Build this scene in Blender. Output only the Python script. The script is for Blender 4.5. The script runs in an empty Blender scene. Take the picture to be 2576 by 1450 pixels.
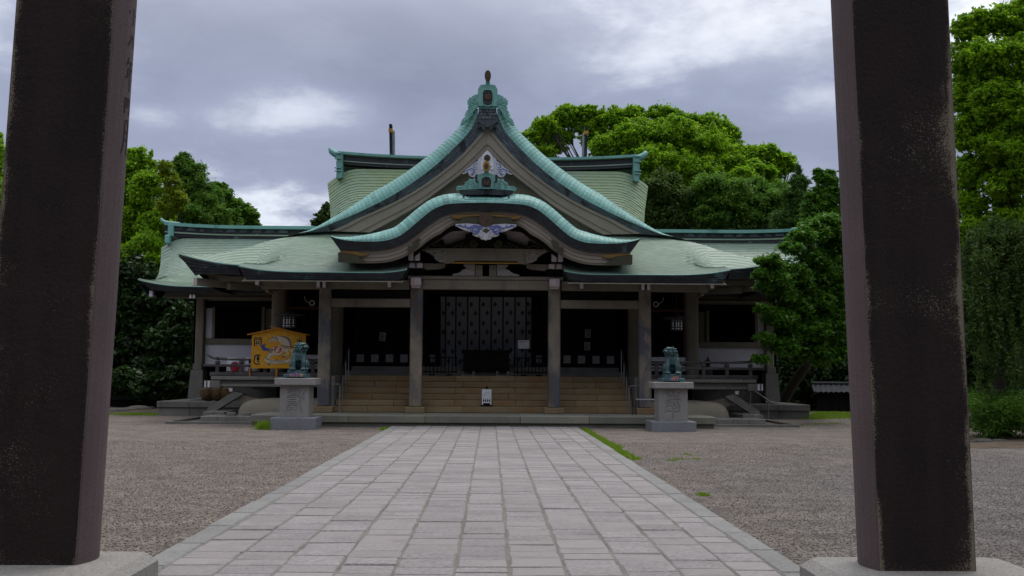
import bpy, bmesh, math, random
import numpy as np
from mathutils import Vector, Matrix

random.seed(7); rng = np.random.default_rng(7)
S = bpy.context.scene
COL = S.collection
R_ = math.radians

# ------------------------------------------------------------------ camera
CAM = Vector((0.15, 0.0, 1.45))
F_, CX_, CY_ = 2650.0, 1288.0, 725.0
PSI = math.atan((1288 - 1235) / F_); TH = math.atan((937 - 725) / F_); RHO = R_(0.36)
CR = Matrix.Rotation(-PSI, 3, 'Z') @ Matrix.Rotation(math.pi / 2 + TH, 3, 'X') @ Matrix.Rotation(RHO, 3, 'Z')
cd = bpy.data.cameras.new('camera'); cam = bpy.data.objects.new('camera', cd); COL.objects.link(cam)
cam.matrix_world = Matrix.Translation(CAM) @ CR.to_4x4()
cd.sensor_width = 36.0; cd.lens = 36.0 * F_ / 2576.0; cd.clip_start = 0.1; cd.clip_end = 3000
S.camera = cam

def at(px, py, Y):
    d = CR @ Vector(((px - CX_) / F_, -(py - CY_) / F_, -1.0))
    return CAM + d * ((Y - CAM.y) / d.y)
def atz(px, py, Z):
    d = CR @ Vector(((px - CX_) / F_, -(py - CY_) / F_, -1.0))
    return CAM + d * ((Z - CAM.z) / d.z)
KP = 2576.0 / 4096.0
def zf(x0, y0, s):
    return lambda x, y, Y: at(x0 * KP + x * KP / s, y0 * KP + y * KP / s, Y)

# ------------------------------------------------------------------ world, sun, exposure
SUN_EL, SUN_AZ = 70.0, 30.0          # azimuth measured from +Y (ahead) towards +X
W = bpy.data.worlds.new('World'); S.world = W; W.use_nodes = True
nt = W.node_tree; N = nt.nodes; L = nt.links
for n in list(N): N.remove(n)
def wn(t, **k):
    n = N.new(t)
    for a, b in k.items(): setattr(n, a, b)
    return n
wout = wn('ShaderNodeOutputWorld'); bg = wn('ShaderNodeBackground'); bg.inputs[1].default_value = 0.1
L.new(bg.outputs[0], wout.inputs[0])
sky = wn('ShaderNodeTexSky'); sky.sky_type = 'NISHITA'; sky.sun_disc = False
sky.sun_elevation = R_(SUN_EL); sky.sun_rotation = R_(SUN_AZ)
tc = wn('ShaderNodeTexCoord')
sep = wn('ShaderNodeSeparateXYZ'); L.new(tc.outputs['Generated'], sep.inputs[0])
def wmath(op, a, b=None, clamp=False):
    n = wn('ShaderNodeMath', operation=op, use_clamp=clamp)
    for i, v in enumerate((a, b)):
        if v is None: continue
        if isinstance(v, (int, float)): n.inputs[i].default_value = v
        else: L.new(v, n.inputs[i])
    return n.outputs[0]
def wmap(v, a, b, c, d, smooth=True):
    n = wn('ShaderNodeMapRange'); n.interpolation_type = 'SMOOTHSTEP' if smooth else 'LINEAR'
    L.new(v, n.inputs[0])
    for i, q in enumerate((a, b, c, d)): n.inputs[i + 1].default_value = q
    return n.outputs[0]
# cloud deck: noise on the direction projected to a flat layer overhead
zc = wmath('MAXIMUM', sep.outputs[2], 0.0)
den = wmath('ADD', zc, 0.22)
cx = wmath('DIVIDE', sep.outputs[0], den); cy = wmath('DIVIDE', sep.outputs[1], den)
comb = wn('ShaderNodeCombineXYZ'); L.new(cx, comb.inputs[0]); L.new(cy, comb.inputs[1])
def wnoise(vec, scale, detail, rough, dist=0.0, off=(0, 0, 0)):
    m = wn('ShaderNodeMapping'); m.inputs[1].default_value = off; L.new(vec, m.inputs[0])
    n = wn('ShaderNodeTexNoise'); n.inputs['Scale'].default_value = scale; n.inputs['Detail'].default_value = detail
    n.inputs['Roughness'].default_value = rough; n.inputs['Distortion'].default_value = dist
    L.new(m.outputs[0], n.inputs['Vector']); return n.outputs[0]
n1 = wnoise(comb.outputs[0], 1.1, 8, 0.52, 0.3, (2.3, 0.4, 0))
n2 = wnoise(comb.outputs[0], 3.4, 9, 0.6, 0.2, (7.1, 3.4, 1))
# brighter breaks in the deck at fixed places of the sky
def dirpx(x, y):
    return (CR @ Vector(((x - CX_) / F_, -(y - CY_) / F_, -1.0))).normalized()
n3 = wnoise(comb.outputs[0], 4.2, 9, 0.6, 0.15, (1.7, 9.2, 3))
blob = None
for (x, y, r, amp) in [(2030, 60, 6.5, .62), (1700, -60, 6.0, .25), (690, 268, 2.9, .6), (820, 272, 2.2, .4), (360, 290, 1.3, .45),
                       (720, 540, 3.6, 1.0), (800, 565, 2.2, .6), (2080, 240, 2.4, .5), (2440, 10, 4.5, .9), (-60, 120, 5.0, .6), (420, -40, 4.5, .25),
                       (1960, 430, 2.6, .3)]:
    d = dirpx(x, y)
    sc_ = wn('ShaderNodeVectorMath', operation='SUBTRACT'); L.new(tc.outputs['Generated'], sc_.inputs[0]); sc_.inputs[1].default_value = d
    sq = wn('ShaderNodeVectorMath', operation='MULTIPLY'); L.new(sc_.outputs[0], sq.inputs[0]); sq.inputs[1].default_value = (0.55, 0.55, 1.6)
    ln = wn('ShaderNodeVectorMath', operation='LENGTH'); L.new(sq.outputs[0], ln.inputs[0])
    wob = wmath('ADD', ln.outputs['Value'], wmath('MULTIPLY', wmath('SUBTRACT', n2, 0.5), R_(r) * 4.6))
    g = wmap(wob, R_(r) * -.4, R_(r) * 1.45, amp, 0.0)
    blob = g if blob is None else wmath('MAXIMUM', blob, g)
lum = wmath('ADD', wmap(n1, 0.34, 0.72, 0.0, 0.34), wmap(n2, 0.30, 0.72, 0.0, 0.20))
lum = wmath('ADD', lum, wmath('MULTIPLY', wmath('MULTIPLY', blob, 0.92), wmap(n3, 0.34, 0.62, 0.4, 1.12)), True)
ramp = wn('ShaderNodeValToRGB'); L.new(lum, ramp.inputs[0])
e = ramp.color_ramp.elements
e[0].position = 0.0; e[0].color = (2.4, 2.68, 3.8, 1)
e[1].position = 1.0; e[1].color = (8.3, 8.8, 9.9, 1)
q = e.new(0.45); q.color = (3.9, 4.3, 5.75, 1)
# an overcast sky brightens towards the zenith
grad = wmap(sep.outputs[2], 0.26, 0.90, 0.0, 1.0, False)
gcol = wn('ShaderNodeMixRGB'); L.new(grad, gcol.inputs[0]); gcol.inputs[1].default_value = (1, 1, 1, 1); gcol.inputs[2].default_value = (4.4, 4.05, 3.15, 1)
mul = wn('ShaderNodeVectorMath', operation='MULTIPLY'); L.new(ramp.outputs[0], mul.inputs[0]); L.new(gcol.outputs[0], mul.inputs[1])
mixw = wn('ShaderNodeMixRGB'); mixw.inputs[0].default_value = 0.93
L.new(sky.outputs[0], mixw.inputs[1]); L.new(mul.outputs[0], mixw.inputs[2]); L.new(mixw.outputs[0], bg.inputs[0])

sd = bpy.data.lights.new('sun', 'SUN'); sd.energy = 1.5; sd.angle = R_(22); sd.color = (1.0, 0.95, 0.86)
so = bpy.data.objects.new('sun', sd); COL.objects.link(so)
sdir = Vector((math.sin(R_(SUN_AZ)) * math.cos(R_(SUN_EL)), math.cos(R_(SUN_AZ)) * math.cos(R_(SUN_EL)), math.sin(R_(SUN_EL))))
so.rotation_euler = sdir.to_track_quat('Z', 'Y').to_euler(); so.location = (0, 0, 60)
S.view_settings.view_transform = 'Standard'; S.view_settings.look = 'None'
S.view_settings.exposure = 0.0; S.view_settings.gamma = 1.0; S.view_settings.use_curve_mapping = False
S.cycles.max_bounces = 6

# ------------------------------------------------------------------ helpers
def tag(o, label=None, cat=None, group=None, kind=None):
    if label: o['label'] = label
    if cat: o['category'] = cat
    if group: o['group'] = group
    if kind: o['kind'] = kind
    return o
def empty(name, loc, label=None, cat=None, group=None):
    o = bpy.data.objects.new(name, None); COL.objects.link(o); o.location = loc; o.empty_display_size = .2
    return tag(o, label, cat, group)
def wloc(p):
    v = Vector((0, 0, 0))
    while p is not None:
        v += Vector(p.location); p = p.parent
    return v
def kids(o): return [c for c in bpy.data.objects if c.parent == o]
def copy_tree(o, loc=None, parent=None):
    c = o.copy(); COL.objects.link(c)
    if parent: c.parent = parent
    if loc is not None: c.location = loc
    for k in kids(o): copy_tree(k, None, c)
    return c

class MB:
    def __init__(s): s.v = []; s.f = []; s.t = []; s.m = []
    def add(s, vs, fs, tint=0.5, mat=0):
        o = len(s.v); s.v += [tuple(p) for p in vs]
        for f in fs:
            s.f.append(tuple(i + o for i in f)); s.t.append(tint); s.m.append(mat)
        return s
    def box(s, a, b, tint=.5, mat=0, M=None):
        x0, y0, z0 = [min(a[i], b[i]) for i in range(3)]; x1, y1, z1 = [max(a[i], b[i]) for i in range(3)]
        vs = [Vector(p) for p in ((x0, y0, z0), (x1, y0, z0), (x1, y1, z0), (x0, y1, z0), (x0, y0, z1), (x1, y0, z1), (x1, y1, z1), (x0, y1, z1))]
        if M: vs = [M @ p for p in vs]
        return s.add(vs, [(0, 3, 2, 1), (4, 5, 6, 7), (0, 1, 5, 4), (1, 2, 6, 5), (2, 3, 7, 6), (3, 0, 4, 7)], tint, mat)
    def bbox(s, a, b, c=.015, tint=.5, mat=0, M=None):
        # box with chamfered edges
        x0, y0, z0 = [min(a[i], b[i]) for i in range(3)]; x1, y1, z1 = [max(a[i], b[i]) for i in range(3)]
        c = min(c, (x1 - x0) * .4, (y1 - y0) * .4, (z1 - z0) * .4)
        vs = []
        for (z, i) in ((z0, c), (z0 + c, 0), (z1 - c, 0), (z1, c)):
            X0, X1, Y0, Y1 = x0 + i, x1 - i, y0 + i, y1 - i
            k = c if i == 0 else c * .4
            vs += [(X0 + k, Y0, z), (X1 - k, Y0, z), (X1, Y0 + k, z), (X1, Y1 - k, z), (X1 - k, Y1, z), (X0 + k, Y1, z), (X0, Y1 - k, z), (X0, Y0 + k, z)]
        vs = [Vector(p) for p in vs]
        if M: vs = [M @ p for p in vs]
        fs = [tuple(range(7, -1, -1)), tuple(range(24, 32))]
        for r in range(3):
            for k in range(8):
                fs.append((r * 8 + k, r * 8 + (k + 1) % 8, r * 8 + 8 + (k + 1) % 8, r * 8 + 8 + k))
        return s.add(vs, fs, tint, mat)
    def prism(s, pts, y0, y1, tint=.5, mat=0):
        # outline of (x, z) points, extruded along Y
        n = len(pts); ar = sum(pts[i][0] * pts[(i + 1) % n][1] - pts[(i + 1) % n][0] * pts[i][1] for i in range(n))
        if ar < 0: pts = pts[::-1]
        vs = [(p[0], y0, p[1]) for p in pts] + [(p[0], y1, p[1]) for p in pts]
        fs = [tuple(range(n)), tuple(range(2 * n - 1, n - 1, -1))] + [((i + 1) % n, i, i + n, (i + 1) % n + n) for i in range(n)]
        return s.add(vs, fs, tint, mat)
    def tube(s, path, rad, n=8, tint=.5, mat=0, cap=True):
        path = [Vector(p) for p in path]
        if not hasattr(rad, '__len__'): rad = [rad] * len(path)
        vs = []; fs = []; up = None
        for i, p in enumerate(path):
            d = (path[min(i + 1, len(path) - 1)] - path[max(i - 1, 0)])
            if d.length < 1e-9: d = Vector((0, 0, 1))
            d.normalize()
            if up is None: up = d.orthogonal().normalized()
            up = (up - d * up.dot(d)); up = up.normalized() if up.length > 1e-6 else d.orthogonal().normalized()
            w = d.cross(up)
            for k in range(n):
                a = 2 * math.pi * k / n
                vs.append(p + (up * math.cos(a) + w * math.sin(a)) * rad[i])
        for i in range(len(path) - 1):
            for k in range(n):
                fs.append((i * n + k, i * n + (k + 1) % n, (i + 1) * n + (k + 1) % n, (i + 1) * n + k))
        if cap: fs += [tuple(range(n - 1, -1, -1)), tuple(range((len(path) - 1) * n, len(path) * n))]
        return s.add(vs, fs, tint, mat)
    def lathe(s, prof, c, n=16, tint=.5, mat=0):
        vs = []; fs = []
        for (r, z) in prof:
            for k in range(n):
                a = 2 * math.pi * k / n; vs.append((c[0] + r * math.cos(a), c[1] + r * math.sin(a), c[2] + z))
        for i in range(len(prof) - 1):
            for k in range(n):
                fs.append((i * n + k, i * n + (k + 1) % n, (i + 1) * n + (k + 1) % n, (i + 1) * n + k))
        fs += [tuple(range(n - 1, -1, -1)), tuple(range((len(prof) - 1) * n, len(prof) * n))]
        return s.add(vs, fs, tint, mat)
    def grid(s, rows, tint=.5, mat=0, flip=False):
        n = len(rows[0]); vs = [p for r in rows for p in r]; fs = []
        for i in range(len(rows) - 1):
            for k in range(n - 1):
                f = (i * n + k, i * n + k + 1, (i + 1) * n + k + 1, (i + 1) * n + k)
                fs.append(f[::-1] if flip else f)
        return s.add(vs, fs, tint, mat)
    def build(s, name, mats, parent=None, smooth=False, origin=None):
        if not isinstance(mats, (list, tuple)): mats = [mats]
        off = wloc(parent) if parent is not None else Vector((0, 0, 0))
        o0 = Vector(origin) if origin is not None else (off if parent is not None else Vector((0, 0, 0)))
        me = bpy.data.meshes.new(name)
        me.from_pydata([(p[0] - o0.x, p[1] - o0.y, p[2] - o0.z) for p in s.v], [], s.f)
        a = me.attributes.new('tint', 'FLOAT', 'FACE'); a.data.foreach_set('value', s.t)
        if len(mats) > 1: me.polygons.foreach_set('material_index', s.m)
        for m in mats: me.materials.append(m)
        if smooth: me.polygons.foreach_set('use_smooth', [True] * len(me.polygons))
        me.update()
        o = bpy.data.objects.new(name, me); COL.objects.link(o)
        if parent is not None: o.parent = parent
        o.location = o0 - off
        return o

def inst(src, name, parent, world, M3=None):
    o = bpy.data.objects.new(name, src.data if hasattr(src, 'data') else src); COL.objects.link(o)
    o.parent = parent
    m = (M3.to_4x4() if M3 else Matrix.Identity(4)); m.translation = Vector(world) - wloc(parent)
    o.matrix_local = m
    return o

def crom(pts, n):
    P = [Vector(p) for p in pts]; P = [P[0] * 2 - P[1]] + P + [P[-1] * 2 - P[-2]]
    out = []
    segs = len(P) - 3
    for i in range(segs):
        for k in range(12):
            t = k / 12; a, b, c, d = P[i:i + 4]
            out.append(.5 * ((2 * b) + (c - a) * t + (2 * a - 5 * b + 4 * c - d) * t * t + (3 * b - a - 3 * c + d) * t ** 3))
    out.append(P[-2])
    L_ = [0]
    for i in range(1, len(out)): L_.append(L_[-1] + (out[i] - out[i - 1]).length)
    T = np.linspace(0, L_[-1], n); A = np.array([list(p) for p in out])
    return [Vector([np.interp(t, L_, A[:, k]) for k in range(A.shape[1])]) for t in T]
def sstep(a, b, x):
    t = max(0., min(1., (x - a) / (b - a))); return t * t * (3 - 2 * t)

# ------------------------------------------------------------------ materials
def mat(name, c1, c2=None, scale=1.5, rough=.8, bump=.25, fine=30, tint=.0, streak=None, spot=None, metal=0., spec=.4, hue=None, seg=.5, stretch=None, coords=None):
    m = bpy.data.materials.new(name); m.use_nodes = True
    t = m.node_tree; n = t.nodes; l = t.links
    b = n['Principled BSDF']; b.inputs['Roughness'].default_value = rough; b.inputs['Metallic'].default_value = metal
    b.inputs['Specular IOR Level'].default_value = spec
    tcn = n.new('ShaderNodeTexCoord'); oi = n.new('ShaderNodeObjectInfo')
    add = n.new('ShaderNodeVectorMath'); add.operation = 'ADD'
    ml = n.new('ShaderNodeMath'); ml.operation = 'MULTIPLY'; ml.inputs[1].default_value = 37.0; l.new(oi.outputs['Random'], ml.inputs[0])
    l.new(tcn.outputs['Object'], add.inputs[0]); l.new(ml.outputs[0], add.inputs[1])
    vec = add.outputs[0]
    def noise(sc, det=5, ro=.6, stretch=None, dist=0):
        v = vec
        if stretch:
            mp = n.new('ShaderNodeMapping'); mp.inputs[3].default_value = stretch; l.new(vec, mp.inputs[0]); v = mp.outputs[0]
        x = n.new('ShaderNodeTexNoise'); x.inputs['Scale'].default_value = sc; x.inputs['Detail'].default_value = det
        x.inputs['Roughness'].default_value = ro; x.inputs['Distortion'].default_value = dist; l.new(v, x.inputs['Vector']); return x.outputs[0]
    def mr(v, a, bb, c=0., d=1.):
        x = n.new('ShaderNodeMapRange'); l.new(v, x.inputs[0])
        for i, qq in enumerate((a, bb, c, d)): x.inputs[i + 1].default_value = qq
        return x.outputs[0]
    def mix(f, a, bb, mode='MIX'):
        x = n.new('ShaderNodeMixRGB'); x.blend_type = mode
        if isinstance(f, (int, float)): x.inputs[0].default_value = f
        else: l.new(f, x.inputs[0])
        for i, qq in ((1, a), (2, bb)):
            if isinstance(qq, tuple): x.inputs[i].default_value = (*qq[:3], 1)
            else: l.new(qq, x.inputs[i])
        return x.outputs[0]
    c2 = c2 or tuple(v * .8 for v in c1)
    col = mix(mr(noise(scale, 6, .6, stretch), .35, .65), c1, c2)
    fn = noise(fine, 4, .7)
    g = mr(fn, .3, .7, 1 - seg * .35, 1 + seg * .3)
    sc = n.new('ShaderNodeVectorMath'); sc.operation = 'SCALE'; l.new(col, sc.inputs[0]); l.new(g, sc.inputs['Scale']); col = sc.outputs[0]
    if tint or hue:
        at_ = n.new('ShaderNodeAttribute'); at_.attribute_name = 'tint'
        ad = n.new('ShaderNodeMath'); ad.operation = 'ADD'; l.new(at_.outputs['Fac'], ad.inputs[0]); l.new(oi.outputs['Random'], ad.inputs[1])
        fr = n.new('ShaderNodeMath'); fr.operation = 'FRACT'; l.new(ad.outputs[0], fr.inputs[0])
        if hue:
            wv = n.new('ShaderNodeMath'); wv.operation = 'MULTIPLY'; wv.inputs[1].default_value = 7.31; l.new(fr.outputs[0], wv.inputs[0])
            w2 = n.new('ShaderNodeMath'); w2.operation = 'FRACT'; l.new(wv.outputs[0], w2.inputs[0])
            col = mix(mr(w2.outputs[0], .45, 1.), col, hue)
        if tint:
            s2 = n.new('ShaderNodeVectorMath'); s2.operation = 'SCALE'; l.new(col, s2.inputs[0]); l.new(mr(fr.outputs[0], 0, 1, 1 - tint, 1 + tint), s2.inputs['Scale']); col = s2.outputs[0]
    for st in (streak or []):
        colr, ssc, a, bb, amt = st[:5]; sv = st[5] if len(st) > 5 else (1, 1, .12)
        f = mr(noise(ssc, 6, .65, sv, .3), a, bb, 0, amt); col = mix(f, col, colr)
    if spot:
        colr, ssc, a, bb, amt = spot
        f = mr(noise(ssc, 8, .75), a, bb, 0, amt); col = mix(f, col, colr)
    l.new(col, b.inputs['Base Color'])
    if bump:
        bp = n.new('ShaderNodeBump'); bp.inputs['Strength'].default_value = bump; bp.inputs['Distance'].default_value = .02
        l.new(fn, bp.inputs['Height']); l.new(bp.outputs[0], b.inputs['Normal'])
    return m

M = {}
M['patina'] = mat('copper_patina', (0.1384, 0.3374, 0.2982), (0.1709, 0.3712, 0.3441), 2.2, .5, .1, 40, tint=.12, seg=.35, streak=[((0.0570, 0.1350, 0.1285), 2.2, .54, .75, .65), ((0.1302, 0.2193, 0.1560), 1.2, .58, .75, .5), ((0.2442, 0.3881, 0.3854), 4, .62, .75, .4)], spec=.4)
M['shingle'] = mat('copper_shingle', (0.2038, 0.2942, 0.2118), (0.2398, 0.3294, 0.2677), .5, .50, .06, 35, tint=.07, seg=.25, streak=[((0.1039, 0.1569, 0.1199), 1.5, .58, .85, .5, (1, .5, 1)), ((0.1598, 0.1490, 0.1039), .8, .6, .8, .35)], spec=.6)
M['rearshingle'] = mat('copper_shingle_green', (0.228, 0.3192, 0.1596), (0.2204, 0.3192, 0.2128), .4, .5, .06, 35, tint=.06, seg=.25, streak=[((0.0912, 0.1368, 0.0836), 1.5, .6, .85, .5)], spec=.5)
M['lipcopper'] = mat('copper_plate_edge', (0.07, 0.105, 0.077), (0.098, 0.14, 0.105), 3, .6, 0)
M['dkcopper'] = mat('dark_copper', (.018, .020, .024), (.03, .036, .042), 2.5, .55, .2, 30, seg=.8, tint=.25, streak=[((.09, .19, .20), 1.1, .60, .66, .6, (1, 1, .6)), ((.10, .12, .13), 4, .6, .7, .4, (.6, 1, 2))], spec=.4)
M['slate'] = mat('weathered_copper_edge', (.045, .055, .065), (.08, .11, .13), 2.2, .55, .25, 30, seg=.8, tint=.3, streak=[((.01, .01, .012), 2.5, .55, .62, .9, (1, 1, .8))], spec=.4)
M['concrete'] = mat('aged_concrete', (0.2322, 0.2064, 0.1591), (0.1720, 0.1591, 0.1290), 1.2, .9, .3, 45, seg=.5, streak=[((0.0602, 0.0516, 0.0430), 2.2, .56, .75, .6), ((0.2924, 0.2580, 0.2150), 3, .6, .8, .4)], spec=.2)
M['pillar'] = mat('stained_pillar', (.25, .21, .155), (.16, .145, .125), 1.0, .85, .3, 45, seg=.6, streak=[((.065, .075, .10), .9, .50, .60, .85, (1, 1, .5)), ((.36, .235, .20), 2.4, .60, .70, .7, (1, 1, .35)), ((.13, .075, .03), 1.9, .56, .68, .65, (1, 1, .3)), ((.05, .045, .045), 5, .6, .72, .6, (1, 1, .1))], spec=.15)
M['barge'] = mat('painted_bargeboard', (0.2640, 0.2320, 0.1920), (0.2160, 0.1920, 0.1600), 1.0, .85, .15, 40, seg=.3, streak=[((0.1280, 0.1040, 0.0720), 2, .58, .8, .4, (.3, 1, 1))], spec=.2)
M['plaster'] = mat('white_plaster', (.66, .66, .74), (.58, .58, .66), .8, .9, .1, 50, seg=.25, streak=[((.4, .4, .42), 1.8, .6, .85, .35)], spec=.2)
M['pinkcap'] = mat('pale_beam_end', (.58, .52, .54), (.5, .42, .42), 3, .85, .15, 40, seg=.4, streak=[((.12, .08, .06), 6, .62, .75, .6)], spec=.2)
M['whitecap'] = mat('white_beam_end', (.72, .68, .74), (.66, .6, .66), 3, .8, .05, 40, seg=.2)
M['stepstone'] = mat('brown_step_stone', (0.1910, 0.1355, 0.0731), (0.2195, 0.1674, 0.1000), 1.1, .85, .3, 40, tint=.15, seg=.6, streak=[((0.2032, 0.0957, 0.0270), 1.3, .5, .7, .75, (1, 1, .7)), ((0.0813, 0.0677, 0.0462), 2.1, .56, .75, .55, (1, 1, .4))], spec=.3)
M['slabstone'] = mat('grey_green_stone', (0.2106, 0.2028, 0.1638), (0.156, 0.1638, 0.1404), .9, .85, .3, 40, tint=.12, seg=.5, streak=[((0.1872, 0.1248, 0.0546), .9, .55, .72, .5, (1, 1, .7)), ((0.0624, 0.078, 0.0663), 1.5, .56, .72, .5, (1, 1, .5))], spec=.3)
M['greystone'] = mat('grey_stone', (0.2, 0.192, 0.176), (0.144, 0.144, 0.132), 1.3, .85, .3, 45, tint=.12, seg=.6, streak=[((0.056, 0.056, 0.048), 1.8, .55, .75, .6)], spec=.25)
M['granite'] = mat('granite', (0.2808, 0.2691, 0.2574), (0.234, 0.2262, 0.2223), 1.5, .8, .35, 60, seg=1.0, streak=[((0.156, 0.1326, 0.1014), 1.8, .58, .8, .45)], spec=.3)
M['granitebase'] = mat('blue_grey_granite', (0.2204, 0.228, 0.2546), (0.1824, 0.19, 0.2052), 1.5, .8, .35, 60, seg=1.0, spec=.3)
M['toriibase'] = mat('torii_base_granite', (0.288, 0.2772, 0.2592), (0.2376, 0.2268, 0.2088), 1.2, .8, .4, 55, seg=1.0, streak=[((0.1584, 0.1224, 0.0792), 2, .55, .75, .5)], spec=.3)
M['paver'] = mat('paving_granite', (0.2680, 0.2486, 0.2481), (0.2312, 0.2166, 0.2194), 3.0, .8, .6, 26, tint=.10, seg=.8, hue=(0.2680, 0.2450, 0.2409), spot=((0.1469, 0.1385, 0.1367), 3.2, .52, .75, .65), streak=[((0.1835, 0.1669, 0.1510), .7, .52, .7, .5, (1, 1, 1))], spec=.3)
M['kerb'] = mat('kerb_granite', (0.2205, 0.217, 0.21), (0.182, 0.1785, 0.1715), 2, .75, .45, 28, tint=.1, seg=.7, spec=.4)
M['joint'] = mat('mortar_joint', (0.2056, 0.1942, 0.1752), (0.1447, 0.1371, 0.1219), 2.5, .95, .3, 30, seg=.6, spec=.1)
M['rock'] = mat('dark_rock', (.09, .08, .07), (.06, .055, .05), 3, .95, .4, 20)
M['rooftile'] = mat('dark_roof_tile', (0.0180, 0.0192, 0.0222), (0.0300, 0.0318, 0.0360), 4, .5, .2, 20)
M['dkwood'] = mat('dark_wood', (.007, .006, .0055), (.012, .010, .009), 2, .85, .15, 20, seg=.5, stretch=(4, 4, .6), tint=.2, spec=.1)
M['railwood'] = mat('weathered_rail', (.055, .05, .052), (.10, .09, .09), 2.5, .75, .2, 25, seg=.7, streak=[((.22, .2, .2), 4, .62, .72, .4, (1, 1, 1))])
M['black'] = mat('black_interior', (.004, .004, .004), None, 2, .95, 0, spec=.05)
M['redwood'] = mat('dark_red_frame', (.09, .018, .012), (.06, .014, .01), 3, .7, .1, 20)
M['steel'] = mat('steel_rail', (.30, .31, .33), None, 3, .5, 0, metal=.7)
M['blackmetal'] = mat('black_iron', (.02, .02, .022), (.03, .03, .03), 4, .5, .1, 30)
M['bronze'] = mat('green_bronze', (0.0323, 0.0748, 0.0808), (0.0527, 0.1232, 0.1275), 5, .45, .25, 30, seg=.7, streak=[((0.017, 0.0298, 0.0298), 5, .5, .65, .75), ((0.17, 0.323, 0.323), 6, .62, .76, .6)], metal=.15, spec=.5)
M['bronzebase'] = mat('green_bronze_plinth', (0.051, 0.1105, 0.1275), (0.0723, 0.153, 0.17), 3, .5, .2, 30, seg=.6, streak=[((0.017, 0.0255, 0.0298), 4, .52, .7, .7), ((0.153, 0.306, 0.306), 5, .62, .76, .6)], metal=.1)
M['gold'] = mat('old_gilding', (.42, .24, .035), (.30, .16, .03), 6, .45, .1, 30, metal=.3)
M['brown'] = mat('brown_crest', (.08, .045, .025), (.05, .03, .02), 8, .7, .2, 30)
M['olive'] = mat('olive_bronze_fitting', (.05, .052, .022), (.035, .036, .02), 5, .6, .2, 40, seg=.8)
M['ochre'] = mat('ochre_fitting', (.20, .11, .02), (.13, .07, .015), 4, .6, .1, 30)
M['blue'] = mat('blue_carving_paint', (.09, .12, .32), (.14, .18, .40), 6, .8, .05, 30)
M['whitecarv'] = mat('white_carving', (0.5100, 0.5100, 0.5780), (0.4250, 0.4250, 0.4760), 5, .85, .15, 40, seg=.4)
M['greycarv'] = mat('grey_carving', (.32, .31, .30), (.42, .40, .39), 6, .85, .3, 40, seg=.7)
M['cloth'] = mat('curtain_cloth', (.33, .34, .39), (.28, .29, .33), 1.5, .95, .1, 60, seg=.2)
M['clothband'] = mat('curtain_band', (.05, .018, .018), None, 3, .9, 0)
M['crest'] = mat('curtain_crest', (.055, .058, .07), None, 3, .9, 0)
M['paper'] = mat('white_paper', (.68, .70, .76), None, 3, .9, 0, seg=.1)
M['greypaper'] = mat('greyish_paper', (.34, .34, .36), (.26, .26, .28), 12, .9, 0, seg=.3)
M['ink'] = mat('black_ink', (.012, .012, .014), None, 3, .8, 0)
M['inkbrown'] = mat('brown_ink', (.13, .07, .035), None, 3, .8, 0)
M['orange'] = mat('orange_board', (.62, .30, .006), (.56, .265, .006), 2.5, .65, .05, 30, seg=.15, streak=[((.70, .45, .08), 5, .62, .72, .6, (.15, 1, 1.6)), ((.48, .16, .01), 5.5, .64, .72, .6, (.15, 1, 1.7))])
M['orangerail'] = mat('orange_timber', (.52, .22, .02), (.44, .17, .015), 4, .65, .1, 20, seg=.3)
M['cream'] = mat('cream_paint', (.62, .53, .37), None, 3, .7, 0, seg=.1)
M['redpaint'] = mat('crimson_paint', (.38, .025, .03), None, 3, .7, 0)
M['maroon'] = mat('maroon_paint', (.14, .02, .02), None, 3, .7, 0)
M['bluepaint'] = mat('blue_paint', (.025, .07, .30), (.04, .09, .2), 8, .7, 0)
M['whitepaint'] = mat('white_paint', (.75, .73, .70), None, 3, .7, 0)
M['straw'] = mat('straw_weave', (.12, .075, .03), (.07, .045, .02), 8, .85, .3, 40)
M['bark'] = mat('bark', (0.0315, 0.0252, 0.0196), (0.0525, 0.0434, 0.035), 4, .9, .5, 20, stretch=(2, 2, .5))
M['pinkv'] = mat('pinwheel_pink', (.65, .12, .16), None, 3, .6, 0)
M['bluev'] = mat('pinwheel_blue', (.05, .20, .62), None, 3, .6, 0)
M['yelv'] = mat('pinwheel_yellow', (.65, .48, .10), None, 3, .6, 0)
M['leaflitter'] = mat('leaf_litter', (0.07, 0.049, 0.0315), (0.112, 0.084, 0.056), 3, .95, .6, 25, seg=1)

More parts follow.
